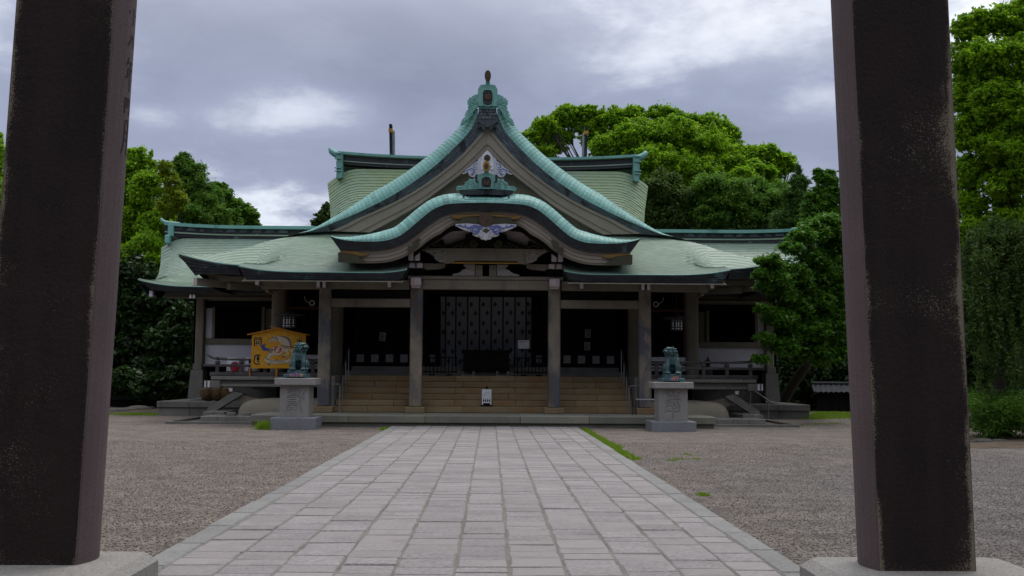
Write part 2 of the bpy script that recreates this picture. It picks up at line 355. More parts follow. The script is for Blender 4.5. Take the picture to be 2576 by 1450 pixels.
def torii_front():
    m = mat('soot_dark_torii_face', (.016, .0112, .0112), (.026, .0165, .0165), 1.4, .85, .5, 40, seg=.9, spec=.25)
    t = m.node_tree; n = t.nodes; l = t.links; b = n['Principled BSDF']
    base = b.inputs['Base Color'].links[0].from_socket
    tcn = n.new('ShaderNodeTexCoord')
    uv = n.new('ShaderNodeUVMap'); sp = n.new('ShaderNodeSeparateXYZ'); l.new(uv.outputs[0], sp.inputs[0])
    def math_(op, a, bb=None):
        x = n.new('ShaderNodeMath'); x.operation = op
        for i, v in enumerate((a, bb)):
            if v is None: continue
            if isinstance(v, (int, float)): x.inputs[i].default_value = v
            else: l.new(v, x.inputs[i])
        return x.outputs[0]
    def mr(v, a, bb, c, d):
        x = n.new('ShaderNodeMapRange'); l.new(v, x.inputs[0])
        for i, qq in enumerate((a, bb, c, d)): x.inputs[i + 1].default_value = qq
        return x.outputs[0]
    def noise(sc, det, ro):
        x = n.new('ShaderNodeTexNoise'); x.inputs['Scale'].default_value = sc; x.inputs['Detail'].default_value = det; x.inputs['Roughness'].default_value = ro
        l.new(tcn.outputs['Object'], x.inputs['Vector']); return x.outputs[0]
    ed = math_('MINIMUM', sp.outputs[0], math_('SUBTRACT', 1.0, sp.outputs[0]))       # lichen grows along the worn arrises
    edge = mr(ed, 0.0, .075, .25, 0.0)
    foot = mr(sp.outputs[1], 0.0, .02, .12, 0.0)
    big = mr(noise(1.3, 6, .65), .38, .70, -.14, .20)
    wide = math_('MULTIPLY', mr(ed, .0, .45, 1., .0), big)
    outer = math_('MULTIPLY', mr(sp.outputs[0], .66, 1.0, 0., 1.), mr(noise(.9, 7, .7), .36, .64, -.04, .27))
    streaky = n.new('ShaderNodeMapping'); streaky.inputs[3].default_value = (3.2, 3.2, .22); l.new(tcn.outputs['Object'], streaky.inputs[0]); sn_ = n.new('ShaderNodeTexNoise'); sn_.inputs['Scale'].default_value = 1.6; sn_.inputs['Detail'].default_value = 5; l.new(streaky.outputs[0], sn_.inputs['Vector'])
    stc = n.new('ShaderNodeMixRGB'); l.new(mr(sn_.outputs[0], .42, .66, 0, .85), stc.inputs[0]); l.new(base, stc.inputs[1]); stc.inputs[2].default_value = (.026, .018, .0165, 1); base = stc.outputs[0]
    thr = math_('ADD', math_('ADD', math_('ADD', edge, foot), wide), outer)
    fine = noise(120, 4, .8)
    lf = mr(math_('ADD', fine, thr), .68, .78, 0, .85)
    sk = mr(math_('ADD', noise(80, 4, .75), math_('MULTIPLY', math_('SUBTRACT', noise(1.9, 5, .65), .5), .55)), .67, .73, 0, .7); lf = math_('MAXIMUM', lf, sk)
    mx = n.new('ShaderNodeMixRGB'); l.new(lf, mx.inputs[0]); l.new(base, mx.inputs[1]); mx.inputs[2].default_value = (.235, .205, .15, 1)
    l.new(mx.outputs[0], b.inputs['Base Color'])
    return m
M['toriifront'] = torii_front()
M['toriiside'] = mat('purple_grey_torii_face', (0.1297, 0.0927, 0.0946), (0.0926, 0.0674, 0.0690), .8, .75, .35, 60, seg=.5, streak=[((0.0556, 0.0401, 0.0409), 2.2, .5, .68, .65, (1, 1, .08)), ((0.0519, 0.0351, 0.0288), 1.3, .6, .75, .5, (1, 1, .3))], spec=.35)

def leafmat(name, dark, light, trans=.35, rough=.5):
    m = bpy.data.materials.new(name); m.use_nodes = True
    t = m.node_tree; n = t.nodes; l = t.links; b = n['Principled BSDF']
    a = n.new('ShaderNodeAttribute'); a.attribute_name = 'tint'
    mx = n.new('ShaderNodeMixRGB'); l.new(a.outputs['Fac'], mx.inputs[0]); mx.inputs[1].default_value = (*dark, 1); mx.inputs[2].default_value = (*light, 1)
    l.new(mx.outputs[0], b.inputs['Base Color']); b.inputs['Roughness'].default_value = rough; b.inputs['Specular IOR Level'].default_value = .3
    tr = n.new('ShaderNodeBsdfTranslucent'); l.new(mx.outputs[0], tr.inputs[0])
    ms = n.new('ShaderNodeMixShader'); ms.inputs[0].default_value = trans
    l.new(b.outputs[0], ms.inputs[1]); l.new(tr.outputs[0], ms.inputs[2]); l.new(ms.outputs[0], n['Material Output'].inputs[0])
    return m
M['lf_camphor'] = leafmat('camphor_leaves', (.12, .27, .010), (.32, .54, .022), .6)
M['lf_dark'] = leafmat('dark_leaves', (.011, .030, .008), (.038, .085, .014), .3)
M['lf_mid'] = leafmat('mid_green_leaves', (.05, .14, .014), (.15, .30, .028), .5)
M['lf_yellow'] = leafmat('yellow_green_leaves', (.13, .21, .012), (.32, .42, .02), .5)
M['lf_cherry'] = leafmat('cherry_leaves', (.03, .105, .010), (.12, .28, .020), .45, .38)
M['lf_mid2'] = leafmat('dull_green_leaves', (.045, .095, .018), (.12, .20, .03), .45)
M['lf_weep'] = leafmat('weeping_leaves', (.03, .065, .014), (.10, .18, .03), .4)
M['lf_pine'] = leafmat('conifer_leaves', (.035, .10, .016), (.10, .21, .03), .4)
M['grass'] = leafmat('grass_blades', (.11, .22, .012), (.28, .42, .03), .35)

# ================================================================== GROUND AND PATH
def ground_mat():
    m = bpy.data.materials.new('gravel_ground'); m.use_nodes = True
    t = m.node_tree; n = t.nodes; l = t.links; b = n['Principled BSDF']; b.inputs['Roughness'].default_value = .95; b.inputs['Specular IOR Level'].default_value = .15
    tcn = n.new('ShaderNodeTexCoord')
    def noise(sc, det, ro):
        x = n.new('ShaderNodeTexNoise'); x.inputs['Scale'].default_value = sc; x.inputs['Detail'].default_value = det; x.inputs['Roughness'].default_value = ro
        l.new(tcn.outputs['Object'], x.inputs['Vector']); return x.outputs[0]
    vo = n.new('ShaderNodeTexVoronoi'); vo.inputs['Scale'].default_value = 52; l.new(tcn.outputs['Object'], vo.inputs['Vector'])
    r1 = n.new('ShaderNodeValToRGB'); sepc = n.new('ShaderNodeSeparateColor'); l.new(vo.outputs['Color'], sepc.inputs[0]); l.new(sepc.outputs[0], r1.inputs[0])
    e = r1.color_ramp.elements
    e[0].position = 0; e[0].color = (0.101, 0.083, 0.073, 1); e[1].position = 1; e[1].color = (0.317, 0.271, 0.235, 1)
    q = e.new(.5); q.color = (0.198, 0.166, 0.144, 1)
    big = n.new('ShaderNodeMapRange'); l.new(noise(.16, 3, .5), big.inputs[0]); big.inputs[1].default_value = .46; big.inputs[2].default_value = .58
    sp = n.new('ShaderNodeSeparateXYZ'); l.new(tcn.outputs['Object'], sp.inputs[0])
    rx = n.new('ShaderNodeMapRange'); l.new(sp.outputs[0], rx.inputs[0]); rx.inputs[1].default_value = 1.; rx.inputs[2].default_value = 5.
    ry = n.new('ShaderNodeMapRange'); l.new(sp.outputs[1], ry.inputs[0]); ry.inputs[1].default_value = 21.; ry.inputs[2].default_value = 14.; ry.inputs[3].default_value = .25; ry.inputs[4].default_value = 1.
    mm = n.new('ShaderNodeMath'); mm.operation = 'MULTIPLY'; l.new(rx.outputs[0], mm.inputs[0]); l.new(ry.outputs[0], mm.inputs[1])
    m3 = n.new('ShaderNodeMath'); m3.operation = 'MULTIPLY_ADD'; l.new(big.outputs[0], m3.inputs[0]); m3.inputs[1].default_value = .35; l.new(mm.outputs[0], m3.inputs[2]); m3.use_clamp = True
    # patches where grey crushed stone was spread over the tan gravel
    hs = n.new('ShaderNodeMixRGB'); hs.blend_type = 'MULTIPLY'; l.new(m3.outputs[0], hs.inputs[0]); l.new(r1.outputs[0], hs.inputs[1]); hs.inputs[2].default_value = (.80, .87, .95, 1)
    f2 = n.new('ShaderNodeMapRange'); l.new(noise(1.7, 6, .7), f2.inputs[0]); f2.inputs[1].default_value = .3; f2.inputs[2].default_value = .7; f2.inputs[3].default_value = .66; f2.inputs[4].default_value = 1.25
    sc = n.new('ShaderNodeVectorMath'); sc.operation = 'SCALE'; l.new(hs.outputs[0], sc.inputs[0]); l.new(f2.outputs[0], sc.inputs['Scale'])
    l.new(sc.outputs[0], b.inputs['Base Color'])
    bp = n.new('ShaderNodeBump'); bp.inputs['Strength'].default_value = .8; bp.inputs['Distance'].default_value = .03; l.new(vo.outputs['Distance'], bp.inputs['Height']); bp.invert = True
    l.new(bp.outputs[0], b.inputs['Normal']); return m
M['gravel'] = ground_mat()
g = MB()
xs = [-400, -120, -60, -30, -15, -6, -2.45, 0, 2.45, 6, 15, 30, 60, 120, 400]; ys = [-200, -40, -10, 0, 4, 8, 12, 16, 20, 24, 28, 34, 45, 60, 100, 200, 600]
g.grid([[(x, y, 0) for x in xs] for y in ys], flip=False)
ground = tag(g.build('ground', M['gravel']), kind='structure')

# pebbles of the gravel court close to the gate
def pebbles(n, x0, x1, y0, y1):
    base = np.array([(1, 0, 0), (-1, 0, 0), (0, 1, 0), (0, -1, 0), (0, 0, 1), (0, 0, -.4)], float)
    fc = np.array([(0, 2, 4), (2, 1, 4), (1, 3, 4), (3, 0, 4), (2, 0, 5), (1, 2, 5), (3, 1, 5), (0, 3, 5)])
    u = rng.random(n); y = y0 * (y1 / y0) ** u; x = rng.uniform(x0, x1, n)
    keep = (np.abs(x - .03) > 2.44); x, y = x[keep], y[keep]; n = len(x)
    s = rng.uniform(.005, .012, n) * rng.uniform(.7, 1.2, n)
    V = base[None] * rng.uniform(.65, 1.25, (n, 6, 1)); V[:, :, 2] *= .65
    a = rng.uniform(0, 6.28, n); c, sn = np.cos(a)[:, None], np.sin(a)[:, None]
    X = (V[:, :, 0] * c - V[:, :, 1] * sn) * s[:, None] + x[:, None]; Y = (V[:, :, 0] * sn + V[:, :, 1] * c) * s[:, None] + y[:, None]
    Z = V[:, :, 2] * s[:, None] + .003
    vs = np.stack([X, Y, Z], 2).reshape(-1, 3); fs = (fc[None] + (np.arange(n) * 6)[:, None, None]).reshape(-1, 3)
    return vs, fs, np.repeat(rng.random(n), 8)
def np_mesh(name, vs, fs, tint, mats, parent=None, kind=None, normals=None):
    me = bpy.data.meshes.new(name); k = fs.shape[1]
    off = wloc(parent) if parent is not None else Vector((0, 0, 0))
    vs = vs - np.array(off)
    me.vertices.add(len(vs)); me.vertices.foreach_set('co', vs.astype(np.float32).ravel())
    me.loops.add(len(fs) * k); me.loops.foreach_set('vertex_index', fs.astype(np.int32).ravel())
    me.polygons.add(len(fs)); me.polygons.foreach_set('loop_start', np.arange(0, len(fs) * k, k, dtype=np.int32)); me.polygons.foreach_set('loop_total', np.full(len(fs), k, np.int32))
    a = me.attributes.new('tint', 'FLOAT', 'FACE'); a.data.foreach_set('value', tint.astype(np.float32))
    me.update(calc_edges=True)
    if normals is not None: me.normals_split_custom_set_from_vertices([tuple(x) for x in normals])
    for m in (mats if isinstance(mats, list) else [mats]): me.materials.append(m)
    o = bpy.data.objects.new(name, me); COL.objects.link(o)
    if parent is not None: o.parent = parent
    if kind: o['kind'] = kind
    return o
M['pebble'] = mat('pebbles', (0.1961, 0.1752, 0.1615), (0.1561, 0.1426, 0.1343), 3, .9, .1, 40, tint=.38, seg=.5, hue=(0.2081, 0.1711, 0.1402), spec=.15)
vs, fs, tn = pebbles(100000, -7.5, 9.5, 6.6, 22)
np_mesh('gravel', vs, fs, tn, M['pebble'], kind='stuff')

# stone path
PX0, PX1 = -2.40, 2.44
pm = MB(); pm.box((PX0 + .01, -6, -.05), (PX1 - .01, 27.62, .0365))
path = tag(pm.build('path', M['joint']), kind='structure')
joints = [-2.17, -1.76, -1.35, -.93, -.52, -.09, .30, .70, 1.11, 1.51, 1.90, 2.22]
stones = []
for c in range(len(joints) - 1):
    y = 4.6 + random.uniform(0, .4)
    while y < 27.5:
        ln = random.choice([.2, .24, .28, .30, .33, .36, .40, .46]) * random.uniform(.93, 1.07)
        y1 = min(y + ln, 27.58)
        if y1 - y > .12: stones.append((joints[c], joints[c + 1], y, y1))
        y = y1
def paver_mb(mb, x0, x1, y0, y1):
    g = .010; jx = lambda: random.uniform(-.009, .009)
    jy = lambda: random.uniform(-.004, .005); a = [(x0 + g + jx(), y0 + .004 + jy()), (x1 - g + jx(), y0 + .004 + jy()), (x1 - g + jx(), y1 - .004 + jy()), (x0 + g + jx(), y1 - .004 + jy())]
    # an irregular outline: one extra vertex on each long side
    pts = []
    for i in range(4):
        p, q = a[i], a[(i + 1) % 4]; pts.append(p); t = random.uniform(.3, .7)
        pts.append((p[0] + (q[0] - p[0]) * t + jx() * .8, p[1] + (q[1] - p[1]) * t + jx() * .8))
    z = .043 + random.uniform(-.004, .006); tl = (random.uniform(-.008, .008), random.uniform(-.008, .008))
    cx, cy = (x0 + x1) / 2, (y0 + y1) / 2
    zz = lambda p: z + (p[0] - cx) * tl[0] + (p[1] - cy) * tl[1]
    ins = lambda p, k: (p[0] + (cx - p[0]) * k, p[1] + (cy - p[1]) * k)
    vs = [(p[0], p[1], .01) for p in pts] + [(p[0], p[1], zz(p) - .008) for p in pts] + [(*ins(p, .045), zz(p)) for p in pts]
    n = 8; fs = [(r * n + k, r * n + (k + 1) % n, (r + 1) * n + (k + 1) % n, (r + 1) * n + k) for r in range(2) for k in range(n)] + [tuple(range(2 * n, 3 * n))]
    mb.add(vs, fs, random.random())
# the 300 stones that show largest are parts of their own, those further off one mesh
vis = sorted([s for s in stones if s[3] > 7.2], key=lambda s: s[2])
near, far = vis[:300], vis[300:] + [s for s in stones if s[3] <= 7.2]
for s in near:
    b = MB(); paver_mb(b, *s); b.build('paving_stone', M['paver'], path, origin=((s[0] + s[1]) / 2, (s[2] + s[3]) / 2, 0))
b = MB()
for s in far: paver_mb(b, *s)
tag(b.build('paving', M['paver'], path), kind='stuff')
for sd_ in (0, 1):
    x0, x1 = ((PX0, -2.17) if sd_ == 0 else (2.22, PX1)); y = 4.0
    while y < 27.5:
        ln = random.uniform(.75, 1.15); y1 = min(27.6, y + ln); b = MB()
        j = random.uniform(-.008, .008)
        b.bbox((x0 + j, y + .006, -.02), (x1 + j, y1 - .006, .045 + random.uniform(-.004, .006)), .018, random.random())
        b.build('kerb_stone', M['kerb'], path, origin=((x0 + x1) / 2, (y + y1) / 2, 0)); y = y1

# ================================================================== TORII GATE
ZB = .21
torii = empty('torii_gate', (0.05, 6.87, 0), 'dark weathered stone torii gate whose two leaning pillars frame the shrine path', 'torii gate')
def torii_pillar(side):
    if side < 0:
        bk = atz(251.7, 1394.8, ZB); fr = atz(193.2, 1422.6, ZB); wd = fr.x - at(-69, 1422, fr.y).x; tb = at(350, 0, bk.y); tf = at(288, 0, fr.y); tw = at(40, 0, fr.y)
    else:
        bk = atz(2154.8, 1409.2, ZB); fr = atz(2212.3, 1437, ZB); wd = abs(atz(2464.5, 1439.4, ZB).x - fr.x); tb = at(2085, 0, bk.y); tf = at(2143, 0, fr.y); tw = at(2387, 0, fr.y)
    xi0 = (bk.x + fr.x) / 2; y0, y1 = fr.y, bk.y; xo0 = xi0 + side * wd
    z1 = (tb.z + tf.z) / 2; xi1 = (tb.x + tf.x) / 2; xo1 = tw.x
    ZT = 6.9; k = (ZT - ZB) / (z1 - ZB)
    xiT = xi0 + (xi1 - xi0) * k; xoT = xo0 + (xo1 - xo0) * k
    prof = []            # cross-section: slightly bulging inner and outer faces, eased arrises
    NB = 6
    def section(t):
        xi, xo = xi0 + (xiT - xi0) * t, xo0 + (xoT - xo0) * t
        c = .012
        pts = [(xi + side * c, y0)]
        pts += [(xi - side * .045 * math.sin(math.pi * q / NB), y0 + c + (y1 - y0 - 2 * c) * q / NB) for q in range(NB + 1)]
        pts += [(xi + side * c, y1), (xo - side * c, y1)]
        pts += [(xo + side * .045 * math.sin(math.pi * q / NB), y1 - c - (y1 - y0 - 2 * c) * q / NB) for q in range(NB + 1)]
        pts += [(xo - side * c, y0)]
        return pts
    NS = 24; mb = MB(); rows = []
    for i in range(NS + 1):
        t = i / NS; z = ZB - .02 + (ZT - ZB + .02) * t
        rows.append([(p[0], p[1], z) for p in section(t)])
    n = len(rows[0]); vs = [p for r in rows for p in r]; fs = []; mats = []
    for i in range(NS):
        for q in range(n):
            f = (i * n + q, i * n + (q + 1) % n, (i + 1) * n + (q + 1) % n, (i + 1) * n + q)
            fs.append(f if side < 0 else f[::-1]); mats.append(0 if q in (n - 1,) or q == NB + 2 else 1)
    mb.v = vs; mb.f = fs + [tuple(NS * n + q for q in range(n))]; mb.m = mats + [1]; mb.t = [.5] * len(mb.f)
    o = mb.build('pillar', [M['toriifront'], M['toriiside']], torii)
    uv = o.data.uv_layers.new(name='UVMap'); wl = wloc(o)
    for poly in o.data.polygons:
        for li in poly.loop_indices:
            co = o.data.vertices[o.data.loops[li].vertex_index].co + wl
            t = (co.z - ZB) / (ZT - ZB); xi, xo = xi0 + (xiT - xi0) * t, xo0 + (xoT - xo0) * t
            uv.data[li].uv = ((co.x - xi) / (xo - xi), t)
    bb = MB(); xc = (xi0 + xo0) / 2; cut = .07
    bx0, bx1 = (xi0 - side * .36), (xo0 + side * .42); lo, hi = min(bx0, bx1), max(bx0, bx1); yy0, yy1 = y0 - .45, y1 + .17
    oc = [(lo + cut, yy0), (hi - cut, yy0), (hi, yy0 + cut), (hi, yy1 - cut), (hi - cut, yy1), (lo + cut, yy1), (lo, yy1 - cut), (lo, yy0 + cut)]
    mid = ((lo + hi) / 2, (yy0 + yy1) / 2)
    rows = [[(x, y, -.05) for x, y in oc], [(x, y, ZB - .055) for x, y in oc], [(x + (mid[0] - x) * .09, y + (mid[1] - y) * .11, ZB) for x, y in oc]]
    bb.v = [p for r in rows for p in r]; bb.f = [(r * 8 + q, r * 8 + (q + 1) % 8, r * 8 + 8 + (q + 1) % 8, r * 8 + 8 + q) for r in range(2) for q in range(8)] + [tuple(range(16, 24))]
    bb.t = [.5] * len(bb.f); bb.m = [0] * len(bb.f)
    bb.build('base_stone', M['toriibase'], torii)
    return o, (xi0, xiT, y0, y1, ZT)
tpl, tl_geo = torii_pillar(-1)
tpr, tr_geo = torii_pillar(1)
b = MB(); b.bbox((-3.6, 6.72, 5.75), (3.75, 7.02, 6.2), .03); b.build('tie_beam', M['toriiside'], torii)
b = MB()
kp = [(-4.6, 7.15), (-3, 6.93), (0, 6.88), (3, 6.93), (4.75, 7.15), (4.85, 7.75), (3, 7.5), (0, 7.45), (-3, 7.5), (-4.7, 7.75)]
b.prism(kp, 6.5, 7.25); b.build('lintel', M['toriiside'], torii)
# inscription as flat strokes on the inner face; dark colour stands for groove shade
def face_strokes(name, parent, strokes, width, depth, mp, m):
    b = MB()
    for st in strokes:
        pts = crom(st, max(4, len(st) * 4)) if len(st) > 2 else [Vector(p) for p in st]
        pts = [Vector((p[0], p[1])) for p in pts]; n = len(pts)
        for i in range(n - 1):
            d = pts[i + 1] - pts[i]
            if d.length < 1e-6: continue
            d.normalize(); w = Vector((-d.y, d.x)) * width * .5
            e = d * width * .25
            q = [pts[i] - w - e, pts[i + 1] - w + e, pts[i + 1] + w + e, pts[i] + w - e]
            b.add([mp(*p) for p in q], [(0, 1, 2, 3)])
    return b.build(name, m, parent)
M['carved'] = mat('painted_groove_shade', (.036, .027, .028), None, 3, .95, .3, 40)
def tmap(u, v):       # u metres across the face (towards the back), z = v, on the bulging inner face of the left pillar
    xi0, xiT, y0, y1, ZT = tl_geo
    t = (v - ZB) / (ZT - ZB); xi = xi0 + (xiT - xi0) * t; fr = min(1, max(0, u / (y1 - y0)))
    return (xi + .045 * math.sin(math.pi * fr) + .0025, y0 + u, v)
def zt(y): return at(320, y, tl_geo[2] + .2).z
YC = .21
def glyph(strokes, ytop, ybot, wid=.13):
    za, zb = zt(ytop), zt(ybot); out = []
    for st in strokes: out.append([(YC + .01 + (p[0] - .5) * wid, za + (zb - za) * p[1]) for p in st])
    return out
G = {'ju': [[(0, .35), (1, .30)], [(.5, 0), (.5, 1)]], 'hachi': [[(.42, .1), (.3, .6), (.05, .95)], [(.6, .05), (.75, .5), (1, .9)]],
     'nen': [[(.3, 0), (.1, .22)], [(.22, .14), (.85, .12)], [(.2, .36), (.85, .33)], [(.25, .36), (.25, .6)], [(0, .62), (1, .6)], [(.53, .14), (.53, 1)]],
     'shi': [[(.1, .1), (.12, .95)], [(.1, .1), (.9, .08), (.88, .95)], [(.1, .93), (.9, .92)], [(.38, .12), (.34, .6)], [(.62, .12), (.64, .55)]],
     'getsu': [[(.3, 0), (.28, .6), (.05, 1)], [(.3, 0), (.8, 0), (.78, 1)], [(.3, .3), (.78, .3)], [(.3, .55), (.78, .55)]]}
ins = glyph(G['ju'], 20, 62) + glyph(G['hachi'], 86, 118) + glyph(G['nen'], 146, 228) + glyph(G['shi'], 246, 286) + glyph(G['getsu'], 306, 388)
ins += glyph(G['getsu'][:1], -60, -10)
tag(face_strokes('inscription', tpl, ins, .016, 0, tmap, M['carved']), kind='stuff')

# ================================================================== SHRINE HALL
hall = empty('shrine_hall', (0, 29.8, 0), 'large shrine hall with green copper gable roof and curved canopy over wide stone steps', 'shrine')
def mirror(pts): return [(-p[0], *p[1:]) for p in pts]

# ---- stone platform and steps
ZS, ZFL = .30, 1.33
slab_j = [-6.1, -5.2, -3.55, -1.55, .95, 2.75, 4.3, 5.25, 6.1]
for i in range(len(slab_j) - 1):
    b = MB(); b.bbox((slab_j[i] + .003, 27.75, .115), (slab_j[i + 1] - .003, 28.9, ZS + random.uniform(-.003, .003)), .012, random.random()); b.build('platform_stone', M['slabstone'], hall, origin=((slab_j[i] + slab_j[i + 1]) / 2, 27.75, .1))
for i in range(6):
    x0 = -6.1 + i * 12.2 / 6; b = MB(); b.bbox((x0 + .003, 28.9, .1), (x0 + 12.2 / 6 - .003, 30.2, ZS + random.uniform(-.004, .002)), .01, random.random()); b.build('platform_stone', M['slabstone'], hall, origin=(x0, 29.5, .1))
b = MB(); b.bbox((-6.05, 27.83, -.02), (6.05, 29, .112), .012); b.build('plinth_course', M['slabstone'], hall)
SX = 4.25; rise = (ZFL - ZS) / 6
for k in range(6):
    y0 = 29.95 + .3 * k
    js = [-SX] + ([-2.6, -.87, .87, 2.6] if k % 2 else [-3.25, -1.85, -.65, .68, 1.85, 3.25]) + [SX]
    if k == 0: js = [-SX, -3.3, -2.2, -.62, 2.2, 3.2, SX]
    for i in range(len(js) - 1):
        b = MB(); z1 = ZS + rise * (k + 1)
        b.bbox((js[i] + .002, y0 + random.uniform(-.004, .004), z1 - rise + .003), (js[i + 1] - .002, y0 + (.34 if k < 5 else .5), z1 + random.uniform(-.002, .003)), .012, random.random())
        b.build('step_stone', M['stepstone'], hall, origin=((js[i] + js[i + 1]) / 2, y0, z1))
b = MB(); b.box((-SX, 31.6, .1), (SX, 31.87, ZFL - .05)); b.build('stair_core', M['greystone'], hall)
for s in (-1, 1):
    b = MB(); b.bbox((s * SX + .004 * s, 29.97, .1), (s * (SX + .38), 31.6, ZFL - .02), .02); b.build('stair_cheek', M['greystone'], hall)
b = MB(); b.bbox((-7.0, 31.88, .9), (7.0, 33.4, ZFL + .002), .01); b.build('porch_floor', M['greystone'], hall)
b = MB()
for k in range(2): b.bbox((-4.3 + .15 * k, 32.5 + .3 * k, ZFL), (4.3 - .15 * k, 34, ZFL + .14 * (k + 1)), .012, .3 + .2 * k)
b.build('inner_steps', M['greystone'], hall)

# ---- porch pillars with base stones
PXI, PXO, PY = 1.945, 4.51, 29.8
for x, top in ((-PXO, 3.98), (-PXI, 4.02), (PXI, 4.02), (PXO, 3.98)):
    b = MB(); b.bbox((x - .17, PY - .17, ZS + .165), (x + .17, PY + .17, top), .03, random.random()); b.build('porch_pillar', M['pillar'], hall, origin=(x, PY, ZS))
    b = MB(); b.bbox((x - .28, PY - .28, ZS), (x + .28, PY + .28, ZS + .17), .018, random.random()); b.build('pillar_base', M['stepstone'], hall, origin=(x, PY, ZS))
zc = zf(1600, 1040, 3.68)
# main rainbow beam and its cap
z_a = zc(1200, 242, 29.63).z; z_b = zc(1200, 293, 29.63).z; z_c = zc(1200, 437, 29.63).z
b = MB(); b.bbox((-PXI - .25, 29.62, z_b), (PXI + .25, 29.98, z_a), .012); b.build('beam_cap', M['concrete'], hall)
b = MB(); b.bbox((-PXI + .17, 29.66, z_c), (PXI - .17, 29.94, z_b - .003), .015); b.build('main_beam', M['concrete'], hall)
for s in (-1, 1):
    b = MB(); x = s * PXI - .01
    za = z_b + .03; zb = z_c + .02
    b.bbox((x - .145, 29.36, zb + .05), (x + .145, 29.628, za), .025)
    b.bbox((x - .05, 29.325, zb + .06), (x + .05, 29.358, za - .01), .01)
    b.bbox((x - .125, 29.42, zb), (x + .125, 29.62, zb + .05), .01)
    b.build('beam_nose', M['pinkcap'], hall)
# side bay beams and porch purlin
zs3 = zf(1200, 850, 1.71733)
for s in (-1, 1):
    za, zb = zs3(500, 592, 29.68).z, zs3(500, 650, 29.68).z
    b = MB(); b.bbox((s * (PXI + .17), 29.68, zb), (s * (PXO - .17), 29.92, za), .015); b.build('tie_beam', M['concrete'], hall)
    za, zb = zs3(400, 462, 29.62).z, zs3(400, 527, 29.62).z
    b = MB(); b.bbox((s * (PXI + .2), 29.62, zb), (s * 6.3, 29.95, za), .015); b.build('porch_purlin', M['concrete'], hall)
    b = MB(); b.bbox((s * (PXI + .172), 29.76, zb - .42), (s * (PXO - .172), 29.86, zb - .002)); b.build('lattice_frieze', M['dkwood'], hall)
    # white noses of the brackets under the porch eave
    for (xa, w, dz) in ((s * PXO - .125, .045, 0), (s * PXO + .035, .045, 0), (s * 2.67, .05, .02), (s * 6.32, .05, .06)):
        b = MB(); b.bbox((xa - w, 29.18, zb + .00 + dz), (xa + w, 29.62, zb + .185 + dz), .008, 0.5, 1)
        b.bbox((xa - w + .001, 29.165, zb + .002 + dz), (xa + w - .001, 29.182, zb + .183 + dz), .006, .5, 0)
        b.build('bracket_nose', [M['whitecap'], M['concrete']], hall)

# ---- hall body: columns, doors, dark interior
YB = 32.7
for x in (-6.42, -4.62, 4.62, 6.42):
    b = MB(); b.lathe([(.21, 0), (.21, 3.3), (.2, 3.32)], (x, YB, ZFL - .2), 18); b.build('round_column', M['concrete'], hall, smooth=False)
for x in (-1.95, 1.95):
    b = MB(); b.lathe([(.19, 0), (.19, 3.3)], (x, 33.1, ZFL), 14); b.build('round_column', M['dkwood'], hall)
b = MB(); b.bbox((-6.6, 32.62, 4.2), (6.6, 32.9, 4.62)); b.bbox((-4.4, 32.66, 3.86), (4.4, 32.86, 4.1)); b.build('body_lintel', M['dkwood'], hall)
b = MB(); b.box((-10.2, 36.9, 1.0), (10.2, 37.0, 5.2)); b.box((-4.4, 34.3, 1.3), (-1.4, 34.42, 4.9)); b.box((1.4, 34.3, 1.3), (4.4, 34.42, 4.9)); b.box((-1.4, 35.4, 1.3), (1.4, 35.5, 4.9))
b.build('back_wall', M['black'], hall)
b = MB(); b.box((-4.6, 32.9, 4.62), (4.6, 36.9, 4.7)); b.box((-4.62, 33.0, 1.3), (-4.52, 36.9, 4.62)); b.box((4.52, 33.0, 1.3), (4.62, 36.9, 4.62)); b.box((-4.5, 33.9, ZFL), (4.5, 36.9, ZFL + .27))
b.build('hall_ceiling', M['dkwood'], hall)
YD = 33.35
